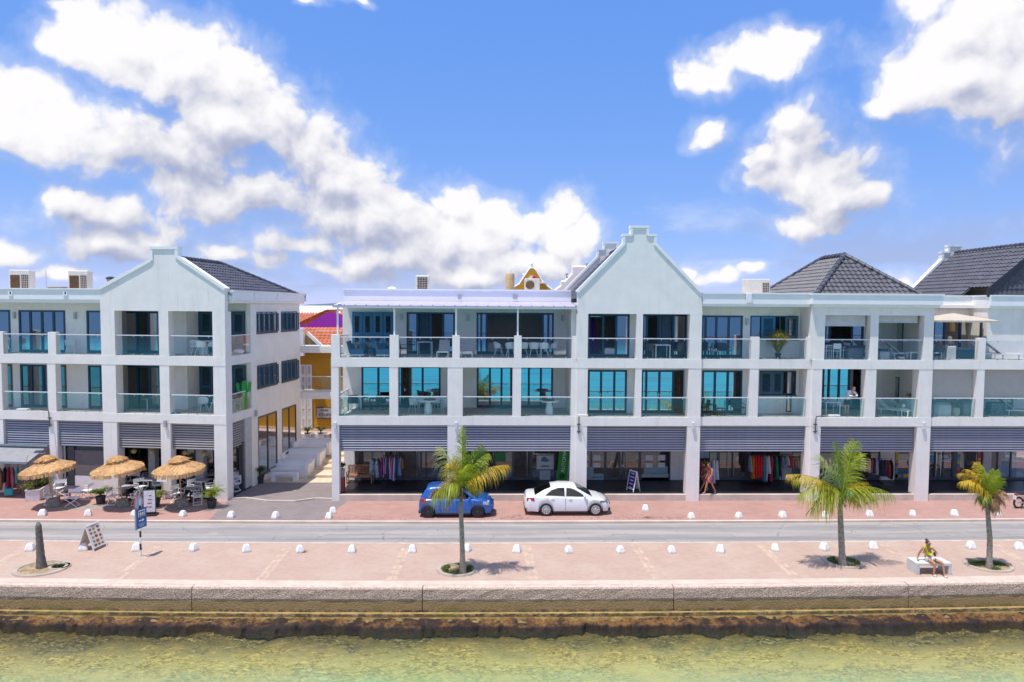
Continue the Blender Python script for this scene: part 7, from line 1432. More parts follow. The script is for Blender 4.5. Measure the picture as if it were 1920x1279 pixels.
# ================================================================== BOLLARDS
WHW = mat('whitewash', (.80, .79, .77), .85, var=.10, nscale=6, bump=.5, bscale=22)
_t = WHW.node_tree; _b = _t.nodes['Principled BSDF']; _l = _b.inputs['Base Color'].links[0].from_socket; _g = N(_t, 'ShaderNodeNewGeometry'); _s = N(_t, 'ShaderNodeSeparateXYZ'); _t.links.new(_g.outputs['Position'], _s.inputs[0])
_n = NZ(_t, _g.outputs['Position'], 7, 5, .7); _c = MX(_t, MA(_t, 'MULTIPLY', MR(_t, MA(_t, 'ADD', _s.outputs[2], MA(_t, 'MULTIPLY', _n, .16)), .20, .08), .75), _l, (.36, .29, .24)); _c = MX(_t, MR(_t, _n, .60, .72, 0, .5), _c, (.42, .37, .33)); _t.links.new(_c, _b.inputs['Base Color'])
def bollard():
    t = thing('stone_bollard', '', 'bollard'); q = MB(); R4 = lambda h, z, b_: [(-h + b_, -h, z), (h - b_, -h, z), (h, -h + b_, z), (h, h - b_, z), (h - b_, h, z), (-h + b_, h, z), (-h, h - b_, z), (-h, -h + b_, z)]
    q.loft([R4(.18, 0, .03), R4(.168, .05, .03), R4(.118, .25, .035), R4(.09, .295, .045), R4(.04, .31, .025)], True, True); q.build('block', WHW, t, smooth=35); return t
BOL = Proto(bollard); rb = random.Random(5)
NEAR = [(57, 1032, 'left of the bare palm trunk'), (157, 1031, 'standing under the food sandwich board'), (256, 1032, 'behind the pole of the blue road sign'), (363, 1032, 'first right of the blue road sign'), (462, 1034, 'second right of the blue road sign'), (562, 1035, 'weeds at its foot'), (660, 1035, 'third to the left of the slim palm'), (773, 1035, 'next to the left of the slim palm'), (876, 1033, 'half hidden by slim palm trunk'), (969, 1035, 'first right of slim palm shadow'), (1066, 1036, 'second right of slim palm'), (1163, 1036, 'just right of the white car'), (1259, 1036, 'third left of the broad palm shadow'), (1351, 1035, 'second left of the broad palm shadow'), (1453, 1032, 'first left of the broad palm shadow'), (1545, 1031, 'inside the broad palm shadow'), (1637, 1029, 'between the broad palm and the seated woman'), (1820, 1028, 'between the bench and the yellow palm'), (1910, 1030, 'right of the yellow palm')]
FAR = [(80, 967, 'in front of the white planter box'), (165, 967, 'between the left and middle umbrellas'), (253, 967, 'just behind the round road sign'), (343, 968, 'below the umbrella by the corner column'), (434, 970, 'left on the grey alley apron'), (517, 971, 'right on the grey alley apron'), (617, 972, 'front one of the end column pair'), (624, 962, 'rear one of the end column pair'), (1210, 957, 'set back, right of the white car'), (1296, 972, 'opposite the estate agent column'), (1385, 971, 'opposite the two walking women'), (1467, 970, 'opposite the rack of red clothes'), (1547, 970, 'left of the broad palm trunk'), (1630, 968, 'right of the broad palm trunk'), (1711, 967, 'opposite the hip roof block'), (1789, 967, 'left of the yellow palm trunk'), (1869, 966, 'behind the yellow palm trunk')]
for side, lst in (('water side', NEAR), ('shop side', FAR)):
    for px, py, w in lst: BOL(G0(px, py), rb.uniform(-.5, .5), 'white stone bollard on the %s, %s' % (side, w), 'white bollards along the road', rb.uniform(.94, 1.06))
b = MB(); r = random.Random(8); c = G0(566, 1035)
for i in range(60): a = Vector((c.x + r.gauss(.1, .07), c.y + r.gauss(-.05, .06), 0)); b._add([a, a + Vector((.012, 0, 0)), a + Vector((r.uniform(-.04, .04), r.uniform(-.04, .04), r.uniform(.05, .12)))], [(0, 1, 2)])
c = G0(1217, 971)
for i in range(90): a = Vector((c.x + r.gauss(0, .16), c.y + r.gauss(0, .06), .004)); b._add([a, a + Vector((.014, 0, 0)), a + Vector((r.uniform(-.04, .04), r.uniform(-.04, .04), r.uniform(.02, .06)))], [(0, 1, 2)])
tag(b.build('weeds', mat('turf', (.10, .19, .03), .7)), kind='stuff')
# ================================================================== SIGNS, LAMPS
s_ = thing('road_sign', 'striped pole with a blue street sign and a round sign seen edge on', 'road sign', G0(264, 1043)); b = MB()
for i in range(9): bb = MB(); bb.tube([(0, 0, i * .27), (0, 0, i * .27 + .27)], .038, 10); bb.build('pole_band', M_BLACK if i % 2 else M_WPL, s_)
MBL = mat('sign_blue', (.012, .10, .34), .4, var=.03); Rz = Matrix.Rotation(radians(72), 3, 'Z')
q = MB(); q.cbox(Rz @ Vector((0, -.06, 1.62)), (.55, .02, .82), Rz); sp_ = q.build('blue_plate', MBL, s_); q = MB(); q.cbox(Rz @ Vector((-.285, -.06, 1.62)), (.02, .07, .86), Rz); q.build('plate_edge', mat('plate_grey', (.20, .28, .38), .5), sp_)
q = MB()
q.cbox(Rz @ Vector((.02, -.073, 1.83)), (.34, .006, .27), Rz); q.build('museum_panel', M_WPL, sp_); q = MB()
for x in (-.09, .02, .13): q.cbox(Rz @ Vector((x, -.078, 1.81)), (.035, .004, .14), Rz)
q.cbox(Rz @ Vector((.02, -.078, 1.90)), (.30, .004, .04), Rz); q.cbox(Rz @ Vector((.02, -.078, 1.725)), (.30, .004, .03), Rz); q.build('museum_symbol', M_INK, sp_)
q = MB(); q.prism([Rz @ Vector(v) for v in ((-.13, -.072, 1.555), (.05, -.072, 1.555), (.05, -.072, 1.60), (.15, -.072, 1.535), (.05, -.072, 1.47), (.05, -.072, 1.515), (-.13, -.072, 1.515))], Rz @ Vector((0, -.004, 0))); q.build('arrow', M_WINK, sp_)
q = MB()
for i in range(3): q.cbox(Rz @ Vector((.02, -.072, 1.40 - i * .055)), (.36 - .06 * i, .005, .022), Rz)
q.build('lettering', mat('pale_ink', (.45, .52, .62), .6), sp_)
q = MB(); R2 = Matrix.Rotation(radians(86), 3, 'Z'); q.loft([[R2 @ Vector((.31 * cos(a * pi / 12), y, .31 * sin(a * pi / 12))) + Vector((-.02, -.05, 2.26)) for a in range(24)] for y in (-.01, .01)], True, True); rs = q.build('round_sign', mat('sign_pale', (.36, .46, .58), .4), s_); q = MB(); q.tube([R2 @ Vector((.305 * cos(a * pi / 12), 0, .305 * sin(a * pi / 12))) + Vector((-.02, -.05, 2.26)) for a in range(25)], .022, 5); q.build('red_rim', mat('sign_red', (.50, .05, .05), .5), rs)
t_, kp = sandwich(.78, 1.15, .42, mat('menu_print', (.70, .66, .60), .6, var=.1, nscale=9), M_WPL, 'white food sandwich board with pictures of dishes on the promenade', G0(172, 1029) + Vector((0, .05, 0)), radians(80), mat('board_cream', (.66, .58, .47), .7))
pn, R, h, a = kp; r = random.Random(4)
for i in range(15):
    x, zz = (i % 3 - 1) * .20 + r.uniform(-.03, .03), -.20 - (i // 3) * .18 + r.uniform(-.02, .02); q = MB(); rad_ = r.uniform(.06, .09); q._add([R @ Vector((x + rad_ * cos(k * pi / 5), -.0095, zz + rad_ * .8 * sin(k * pi / 5))) + Vector((0, 0, h * cos(a))) for k in range(10)], [tuple(range(10))]); q.build('dish_picture', mat('dish%d' % (i % 5), ((.42, .12, .05), (.50, .30, .08), (.25, .13, .06), (.45, .10, .03), (.22, .22, .08))[i % 5], .6, var=.5, nscale=14), pn)
text('lettering', 'menu', pn, R @ Vector((.0, -.012, -.09)) + Vector((0, 0, h * cos(a))), .13, mat('menu_ink', (.35, .12, .05), .6), (pi / 2 - a, 0, 0), .002)
t = thing('menu_sign', 'black framed white menu board behind the blue road sign', 'sign', G0(281, 966), radians(12)); q = MB(); q.box(-.30, .30, -.02, .02, .10, 1.30); q.build('frame', M_BLACK, t); q = MB(); q.box(-.26, .26, -.032, -.021, .16, 1.25); pl_ = q.build('poster', mat('menu_white'), t); q = MB(); q.box(-.36, .36, -.26, .26, 0, .06); q.build('foot', M_BLACK, t)
for i in range(4): q = MB(); q.box(-.14 + .04 * i, .10, -.038, -.033, .40 + .19 * i, .45 + .19 * i); q.build('dish_picture', mat('dish3'), pl_)
def wall_street_lamp(label, px, py, y, ex, frame=None, ext=.9):
    p = LF.wor(LF.aty(px, py, y)) if frame else at(px, py, y); t = thing('street_lamp', label, 'street lamp', (p.x, p.y, p.z)); M_ = mat('lamp_dark', (.10, .105, .12), .5, .4)
    q = MB(); q.tube([(0, -.06, -.45), (0, -.10, .35), (0, -.14, .48), (ex * .25, -.45, .58), (ex * .55, -ext, .60)], .028, 8); q.build('arm', M_, t); q = MB()
    for z in (-.35, .05): q.box(-.09, .09, -.09, .0, z - .025, z + .025)
    q.build('bracket', M_, t); q = MB(); q.bbox(ex * .95 - .30, ex * .95 + .30, -ext - .17, -ext + .09, .57, .67, .03); q.build('lamp_head', mat('lamp_shell', (.58, .58, .57), .4), t)
wall_street_lamp('curved wall street lamp on the left column of the corner building', 94, 785, 0, -1.0, True, .7); wall_street_lamp('curved wall street lamp on the column left of the estate agent', 1085, 797, PR, .12, None, .55); wall_street_lamp('curved wall street lamp on the column left of the feathery palm', 1528, 797, PR, .75, None, .6)
# ================================================================== ROOF PLANT
zr = lambda x: 10.78
def roof_ac(label, px, Y, w, d, h, fans, z=10.74): ac_unit(label, (at(px, 545, Y).x, Y, z), w, d, h, fans)
def lac(label, px, y, w, h, fans): p = LF.wor((LF.aty(px, 545, y).x, y, 10.74)); ac_unit(label, p, w, .75, h, fans, rz=LF.a + .30)
lac('rusty coiled air conditioner at the left end of the flat roof', 37, 3.0, 1.10, 1.78, ((-.48, .02, .62, 1.48, 'coil'), (.10, .48, .55, 1.50, 'grid'))); lac('rusty coiled air conditioner nearer the plain gable on the flat roof', 147, 3.0, 1.06, 1.74, ((-.46, .04, .60, 1.45, 'coil'), (.12, .46, .52, 1.47, 'grid')))
roof_ac('small air conditioner with one brown grille alone on the left flat roof', 792, 4.5, .82, .5, 1.85, ((-.30, .30, 1.02, 1.75, 'grid'),), 10.5); roof_ac('white air conditioner with a round brown fan before the ochre gable', 998, 4.6, .92, .45, 1.72, ((-.40, .12, 1.08, 1.60, 'fan'),), 10.5); ac_unit('twin white air conditioner with a dark grille left of the hip roof', (at(1422, 545, 2.0).x, 2.0, 10.76), 1.35, .8, 1.42, ((.22, .60, .25, 1.2, 'grid'),))
t = thing('water_barrel', 'tall tan cylinder with a bent pipe standing on the left flat roof', 'tank', (at(956, 545, 4.4).x, 4.4, 10.5)); q = MB(); q.lathe([(.27, 0), (.27, 1.95), (.24, 2.0)], 18); q.build('barrel', mat('tan_barrel', (.50, .34, .18), .6, var=.25, nscale=2.5), t, smooth=40); q = MB(); q.tube([(0, 0, 2.0), (.02, 0, 2.18), (.12, 0, 2.32), (.3, 0, 2.33)], .025, 6); q.build('vent_pipe', M_WPL, t)
t = thing('chimney_pot', 'short tan chimney pot behind the left slope of the plain gable', 'chimney', LF.wor((LF.aty(208, 545, 3.5).x, 3.5, 10.74))); q = MB(); q.lathe([(.20, 0), (.20, 1.25)], 12); q.build('pipe', mat('tan_barrel'), t, smooth=40); q = MB(); q.lathe([(.26, 1.25), (.26, 1.35), (.1, 1.42)], 12); q.build('cap', M_CHAR, t)
t = thing('antenna', 'thin antenna rod between the two rusty air conditioners', 'antenna', LF.wor((LF.aty(87, 545, 3).x, 3, 10.74))); q = MB(); q.tube([(0, 0, 0), (0, 0, 1.75)], .015, 5); q.build('rod', M_STEEL, t); q = MB(); q.cbox((0, 0, .03), (.2, .2, .06)); q.build('base', M_CHAR, t)
t = thing('roof_hatch', 'low dark hatch cover on the flat roof left of the gable', 'hatch', LF.wor((LF.aty(108, 545, 2.5).x, 2.5, 10.74))); q = MB(); q.box(-.42, .42, -.2, .2, 0, .72); q.build('curb', M_CHAR, t); q = MB(); q.box(-.46, .46, -.24, .24, .72, .77); q.build('lid', mat('tan_barrel'), t)
t = thing('roof_dome', 'small white roof vent with a dark base near the canopy end', 'vent', (at(735, 545, 4).x, 4, 10.78)); q = MB(); q.box(-.32, .32, -.2, .2, 0, .74); q.build('base', M_CHAR, t); q = MB(); q.lathe([(.3, .74), (.25, .82), (.05, .88)], 12); q.build('dome', M_WPL, t)
# ================================================================== CARS
def car(name, label, loc, rz, L_, st, roof, gh, wheels, wr, paint, rimm, hub, lights, lmat):
    """st: (x, half width, belt z, lower z) down the length; gh: (x, z top, half width at belt, half width at roof)"""
    t = thing(name, label, 'car', loc, rz); M_GL = glass('car_glass', (.03, .04, .045), .07, .55); M_TY = mat('tyre', (.018, .018, .02), .8)
    def interp(tab, x, k):
        for a, b_ in zip(tab, tab[1:]):
            if x <= b_[0]: f = (x - a[0]) / (b_[0] - a[0]); f = max(0, f); f = f * f * (3 - 2 * f) if k == 1 and False else f; return a[k] + (b_[k] - a[k]) * f
        return tab[-1][k]
    x0, x1 = st[0][0], st[-1][0]; n = 110; q = MB(); rings = []
    for i in range(n + 1):
        x = x0 + (x1 - x0) * i / n; w, zb, zl = interp(st, x, 1), interp(st, x, 2), interp(st, x, 3); lo = zl
        for wx in wheels:
            d = abs(x - wx)
            if d < wr + .06: lo = max(lo, wr + sqrt((wr + .06) ** 2 - d * d))
        lo = min(lo, zb - .12); mid = lo + (zb - lo) * .45
        half = [(0, min(.17, lo)), (w * .80, min(.17, lo) if lo < .3 else .25), (w * .955, lo), (w * .99, lo + (mid - lo) * .5), (w, mid), (w * .985, lo + (zb - lo) * .78), (w * .955, zb - .035), (w * .90, zb), (w * .5, zb + .025), (0, zb + .035)]
        rings.append([(x, -y, z) for y, z in half] + [(x, y, z) for y, z in half[-2:0:-1]])
    q.loft(rings, True, True); q.f = [f[::-1] for f in q.f]; body = q.build('body', paint, t, smooth=32)
    q = MB(); rings = []; n2 = 60; g0, g1 = gh[0][0], gh[-1][0]
    def gsec(x): return interp(gh, x, 1), interp(gh, x, 2), interp(gh, x, 3)
    for i in range(n2 + 1):
        x = g0 + (g1 - g0) * i / n2; zt, wb, wrf = gsec(x); zb = interp(st, x, 2) - .02; zt = max(zt, zb + .01); f = min(1, (zt - zb) / (roof - zb)); we = wb + (wrf - wb) * f
        half = [(wb, zb), (wb + (we - wb) * .5 + .012, (zb + zt) / 2), (we + .006, zt - .055 * f - .004), (we - .05, zt - .012 * f), (we * .5, zt + .02 * f), (0, zt + .028 * f)]
        rings.append([(x, -y, z) for y, z in half] + [(x, y, z) for y, z in half[-2::-1]])
    q.loft(rings, closed=False); q.f = [f[::-1] for f in q.f]; q.build('roof', paint, t, smooth=32)
    def side(x, z, off=.012):
        zt, wb, wrf = gsec(x); zb = interp(st, x, 2) - .02; f = (z - zb) / (roof - zb); return wb + (wrf - wb) * f + .012 * sin(pi * min(1, max(0, f))) + off
    def sidewin(poly, nm='side_window'):
        for s in (-1, 1):
            b = MB(); xs = [p[0] for p in poly]; zs = [p[1] for p in poly]
            b.poly([(x, s * side(x, z), z) for x, z in (poly if s == -1 else poly[::-1])]); b.build(nm, M_GL, t)
    for poly in lights['win']: sidewin(poly)
    def topwin(xa, xb, wf, nm):
        b = MB(); m = 8
        def fn(u, v): x = xa + (xb - xa) * v; zt, wb, wrf = gsec(x); zb = interp(st, x, 2) - .02; f = min(1, max(0, (zt - zb) / (roof - zb))); we = (wb + (wrf - wb) * f) * wf; y = -we + 2 * we * u; return (x, y, zt + .028 * f * (1 - (2 * u - 1) ** 2) + .012)
        b.sheet(fn, 10, m); b.build(nm, M_GL, t, smooth=60)
    topwin(*lights['ws'], .90, 'windshield'); topwin(*lights['rw'], .86, 'rear_window')
    for wx in wheels:
        for s in (-1, 1):
            c = Vector((wx, s * (interp(st, wx, 1) - .105), wr)); b = MB(); b.lathe([(wr * .62, -.095), (wr * .93, -.10), (wr, -.07), (wr, .07), (wr * .93, .10), (wr * .62, .095)], 26, cap=False); b.v = [tuple(c + Vector((x, z, -y))) for x, y, z in b.v]; b.f = [f for f in b.f]; wl = b.build('wheel', M_TY, t, smooth=45)
            b = MB(); o_ = s * .085; b._add([c + Vector((wr * .64 * cos(a * pi / 12), o_, wr * .64 * sin(a * pi / 12))) for a in range(24)], [tuple(range(24)) if s < 0 else tuple(range(24))[::-1]]); b.tube([c + Vector((wr * .60 * cos(a * pi / 12), o_ * 1.08, wr * .60 * sin(a * pi / 12))) for a in range(25)], .016, 6); rim = b.build('rim', rimm, wl)
            b = MB()
            if hub:
                for k in range(9): a = k * 2 * pi / 9; b.cbox(c + Vector((wr * .40 * cos(a), o_ * 1.16, wr * .40 * sin(a))), (wr * .46, .02, .062), Matrix.Rotation(-a, 3, 'Y'))
                b.tube([c + Vector((wr * .63 * cos(a * pi / 12), o_ * 1.1, wr * .63 * sin(a * pi / 12))) for a in range(25)], .022, 6)
            b.ell(c + Vector((0, o_ * 1.15, 0)), (wr * .22, .03, wr * .22), 12, 6); b.build('hubcap', hub or mat('black_hub', (.03, .03, .035), .5), rim, smooth=40)
    for k, m in (('headlight', lmat[0]), ('taillight', lmat[1])):
        for s in (-1, 1):
            b = MB(); (xa, xb, za, zb_, dz) = lights[k]; P_ = []
            for x, z in ((xa, za), (xb, za + dz), (xb, zb_ + dz), (xa, zb_)): P_.append((x, s * (interp(st, x, 1) * 1.0 + .012), z))
            e = [(p[0] + (.04 if k == 'headlight' else -.02), p[1] * .66, p[2] + .03) for p in P_]
            b.loft([P_, e], True, True); b.build(k, m, t)
    for s in (-1, 1):
        x, z = lights['mirror']; b = MB(); b.ell((x, s * (side(x, z) + .09), z), (.07, .10, .065), 10, 6); b.build('side_mirror', paint, t, smooth=60)
        for x, z in lights['handles']: b = MB(); b.cbox((x, s * (interp(st, x, 1) * .992 + .006), z), (.16, .03, .03)); b.build('door_handle', paint, t)
        b = MB()
        for x, z0, z1 in lights['seams']: b.cbox((x, s * (interp(st, x, 1) * .996), (z0 + z1) / 2), (.010, .012, z1 - z0))
        b.build('door_seam', M_BLACK, t); b = MB(); xs0, xs1 = wheels[0] + wr + .08, wheels[1] - wr - .08; b.cbox(((xs0 + xs1) / 2, s * (interp(st, 0, 1) * .955), .215), (xs1 - xs0, .03, .07)); b.build('sill', mat('sill_black', (.03, .03, .032), .6), t)
    b = MB(); b.cbox((x0 - .012, 0, .62), (.015, .50, .12)); b.build('number_plate', mat('plate_yellow', (.70, .62, .30), .5), t); b = MB(); b.cbox((x1 + .008, 0, .40), (.015, .50, .12)); b.build('number_plate', mat('plate_yellow'), t)
    b = MB(); b.cbox((x1 - .03, 0, .55), (.08, 1.0, .10)); b.build('grille', M_BLACK, t); b = MB(); b.cbox((x1 - .03, 0, .29), (.09, 1.25, .13)); b.build('lower_grille', M_BLACK, t); b = MB(); b.cbox((x0 + .03, 0, .27), (.09, 1.35, .16)); b.build('rear_bumper_trim', mat('sill_black'), t)
    b = MB(); b.tube([(gh[1][0] + .12, .3, roof + .01), (gh[1][0] - .10, .3, roof + .18)], .006, 4); b.build('aerial', M_BLACK, t); b = MB(); xw = lights['ws'][0]
    for y in (-.5, .05): b.tube([(xw - .02, y, interp(gh, xw, 1) + .03), (xw - .14, y + .42, interp(gh, xw - .14, 1) + .04)], .008, 4)
    b.build('wiper', M_BLACK, t); return t
P_BLUE = mat('blue_car_paint', (.012, .105, .42), .28, .15, var=.05, coat=1.0); P_WH = mat('white_car_paint', (.80, .80, .82), .30, 0, var=.015, coat=1.0)
LH, LT = mat('headlamp', (.55, .58, .60), .15, .3, coat=1.0), mat('tail_red', (.42, .012, .02), .25, coat=1.0)
pb_, pw_ = gnd(854.5, 973, -.0), gnd(1065, 969, 0)
car('hatchback', 'small blue hatchback parked behind the slim palm tree', (-1.87, -3.08 + .86, 0), 0, 3.7,
    [(-1.86, .66, .74, .36), (-1.82, .74, .86, .28), (-1.70, .80, .93, .22), (-1.2, .838, .95, .20), (0, .845, .93, .19), (.9, .845, .93, .19), (1.20, .835, .92, .20), (1.50, .79, .83, .22), (1.70, .70, .72, .24), (1.82, .58, .60, .30), (1.86, .50, .54, .34)], 1.50,
    [(-1.80, .90, .74, .58), (-1.72, 1.10, .75, .58), (-1.52, 1.40, .77, .60), (-1.30, 1.475, .78, .62), (-.6, 1.51, .79, .63), (.05, 1.49, .79, .62), (.35, 1.40, .78, .61), (.85, 1.10, .77, .62), (1.12, .935, .75, .66)], (-1.39, 1.08), .30, P_BLUE, mat('black_steel_rim', (.02, .02, .022), .5), None,
    dict(win=[[(-1.26, 1.0), (-.62, .98), (-.60, 1.40), (-1.02, 1.40), (-1.18, 1.30)], [(-.54, .98), (.12, .975), (.08, 1.405), (-.52, 1.42)], [(.18, .975), (.84, .965), (.34, 1.32), (.14, 1.40)]], ws=(1.06, .36), rw=(-1.77, -1.50), headlight=(1.34, 1.62, .68, .82, -.05), taillight=(-1.74, -1.58, .72, .98, .0), mirror=(.66, 1.0), handles=((-.70, .83), (.16, .83)), seams=((-.78, .30, .93), (.04, .25, .93), (.92, .45, .90))), (LH, LT))
car('sedan', 'white four door sedan parked nose right before the arcade', (3.74, -2.77 + .86, 0), 0, 4.35,
    [(-2.16, .62, .78, .40), (-2.10, .72, .92, .32), (-1.95, .80, .97, .26), (-1.4, .855, .99, .20), (-.4, .86, .95, .18), (.8, .86, .93, .18), (1.25, .85, .91, .20), (1.65, .82, .84, .22), (1.95, .74, .74, .24), (2.11, .60, .62, .28), (2.16, .50, .55, .32)], 1.45,
    [(-1.72, .985, .70, .60), (-1.60, 1.04, .73, .58), (-1.25, 1.24, .76, .57), (-.85, 1.40, .78, .58), (-.40, 1.455, .79, .60), (.15, 1.45, .79, .60), (.45, 1.37, .78, .60), (.95, 1.10, .76, .62), (1.28, .925, .74, .66)], (-1.10, 1.40), .32, P_WH, mat('dark_wheel_gap', (.05, .05, .055), .6), mat('silver_rim', (.58, .58, .60), .35, .6),
    dict(win=[[(-1.14, 1.03), (-.16, 1.0), (-.18, 1.395), (-.50, 1.385), (-.82, 1.28)], [(-.09, 1.0), (.36, .985), (.88, .97), (.62, 1.16), (.34, 1.31), (.16, 1.37), (-.07, 1.395)]], ws=(1.22, .46), rw=(-1.66, -.86), headlight=(1.62, 2.02, .64, .78, -.05), taillight=(-2.08, -1.70, .74, .90, .02), mirror=(.84, 1.02), handles=((-.78, .88), (.12, .88)), seams=((-.13, .30, .96), (.98, .25, .90), (-1.02, .78, .97))), (mat('headlamp_dark', (.22, .24, .26), .12, .3, coat=1.0), LT))
# motorbike cut by the right edge
mb2 = thing('motorbike', 'dark motorbike cut by the right picture edge', 'motorbike', G0(1928, 952), radians(8)); q = MB()
for x in (-.62, .66):
    q = MB(); q.tube([(x + .27 * cos(a * pi / 12), 0, .30 + .27 * sin(a * pi / 12)) for a in range(25)], .05, 8); w_ = q.build('wheel', mat('tyre', (.018, .018, .02), .8), mb2, smooth=60); q = MB(); [q.tube([(x, 0, .30), (x + .24 * cos(a * pi / 4), 0, .30 + .24 * sin(a * pi / 4))], .008, 4) for a in range(8)]; q.tube([(x + .235 * cos(a * pi / 12), 0, .30 + .235 * sin(a * pi / 12)) for a in range(25)], .018, 5); q.build('spokes', M_STEEL, w_)
q = MB(); q.tube([(.66, 0, .3), (.40, 0, .95)], .03, 6); q.build('fork', M_STEEL, mb2); q = MB(); q.ell((.12, 0, .78), (.28, .14, .14), 12, 8); q.build('tank', mat('bike_silver', (.40, .40, .42), .3, .6), mb2, smooth=60); q = MB(); q.ell((-.38, 0, .78), (.40, .13, .07), 12, 8); q.build('seat', M_BLACK, mb2, smooth=60); q = MB(); q.box(-.18, .22, -.12, .12, .30, .60); q.build('engine', mat('engine_grey', (.20, .20, .21), .4, .7), mb2); q = MB(); q.tube([(.34, -.34, 1.02), (.42, 0, 1.0), (.34, .34, 1.02)], .018, 6); q.build('handlebar', M_BLACK, mb2); q = MB(); q.ell((.52, 0, .92), (.08, .09, .09), 10, 6); q.build('headlight', LH, mb2, smooth=60); q = MB(); q.cbox((-.80, 0, .74), (.05, .16, .08)); q.build('taillight', LT, mb2); q = MB(); q.cbox((-.86, 0, .58), (.02, .2, .22)); q.build('number_plate', M_WPL, mb2); q = MB(); q.tube([(-.1, -.16, .34), (-.7, -.18, .36)], .04, 8); q.build('exhaust', M_STEEL, mb2)
# ================================================================== PEOPLE
def skin(name, J, E, R, m, par, root, sub=2, smooth=True):
    names = list(J); me = bpy.data.meshes.new(name); me.from_pydata([J[k] for k in names], [(names.index(a), names.index(b_)) for a, b_ in E], [])
    o = bpy.data.objects.new(name, me); COL.objects.link(o); md = o.modifiers.new('s', 'SKIN'); md.use_smooth_shade = True; md.branch_smoothing = .4
    for i, k in enumerate(names): v = me.skin_vertices[0].data[i]; rr = R[k]; v.radius = rr if isinstance(rr, tuple) else (rr, rr); v.use_root = (k == root)
    s = o.modifiers.new('u', 'SUBSURF'); s.levels = s.render_levels = sub; bpy.context.view_layer.update()
    m2 = bpy.data.meshes.new_from_object(o.evaluated_get(bpy.context.evaluated_depsgraph_get())); bpy.data.objects.remove(o); bpy.data.meshes.remove(me); m2.name = name; m2.materials.clear(); m2.materials.append(m); m2.shade_smooth(); return put(name, m2, par)
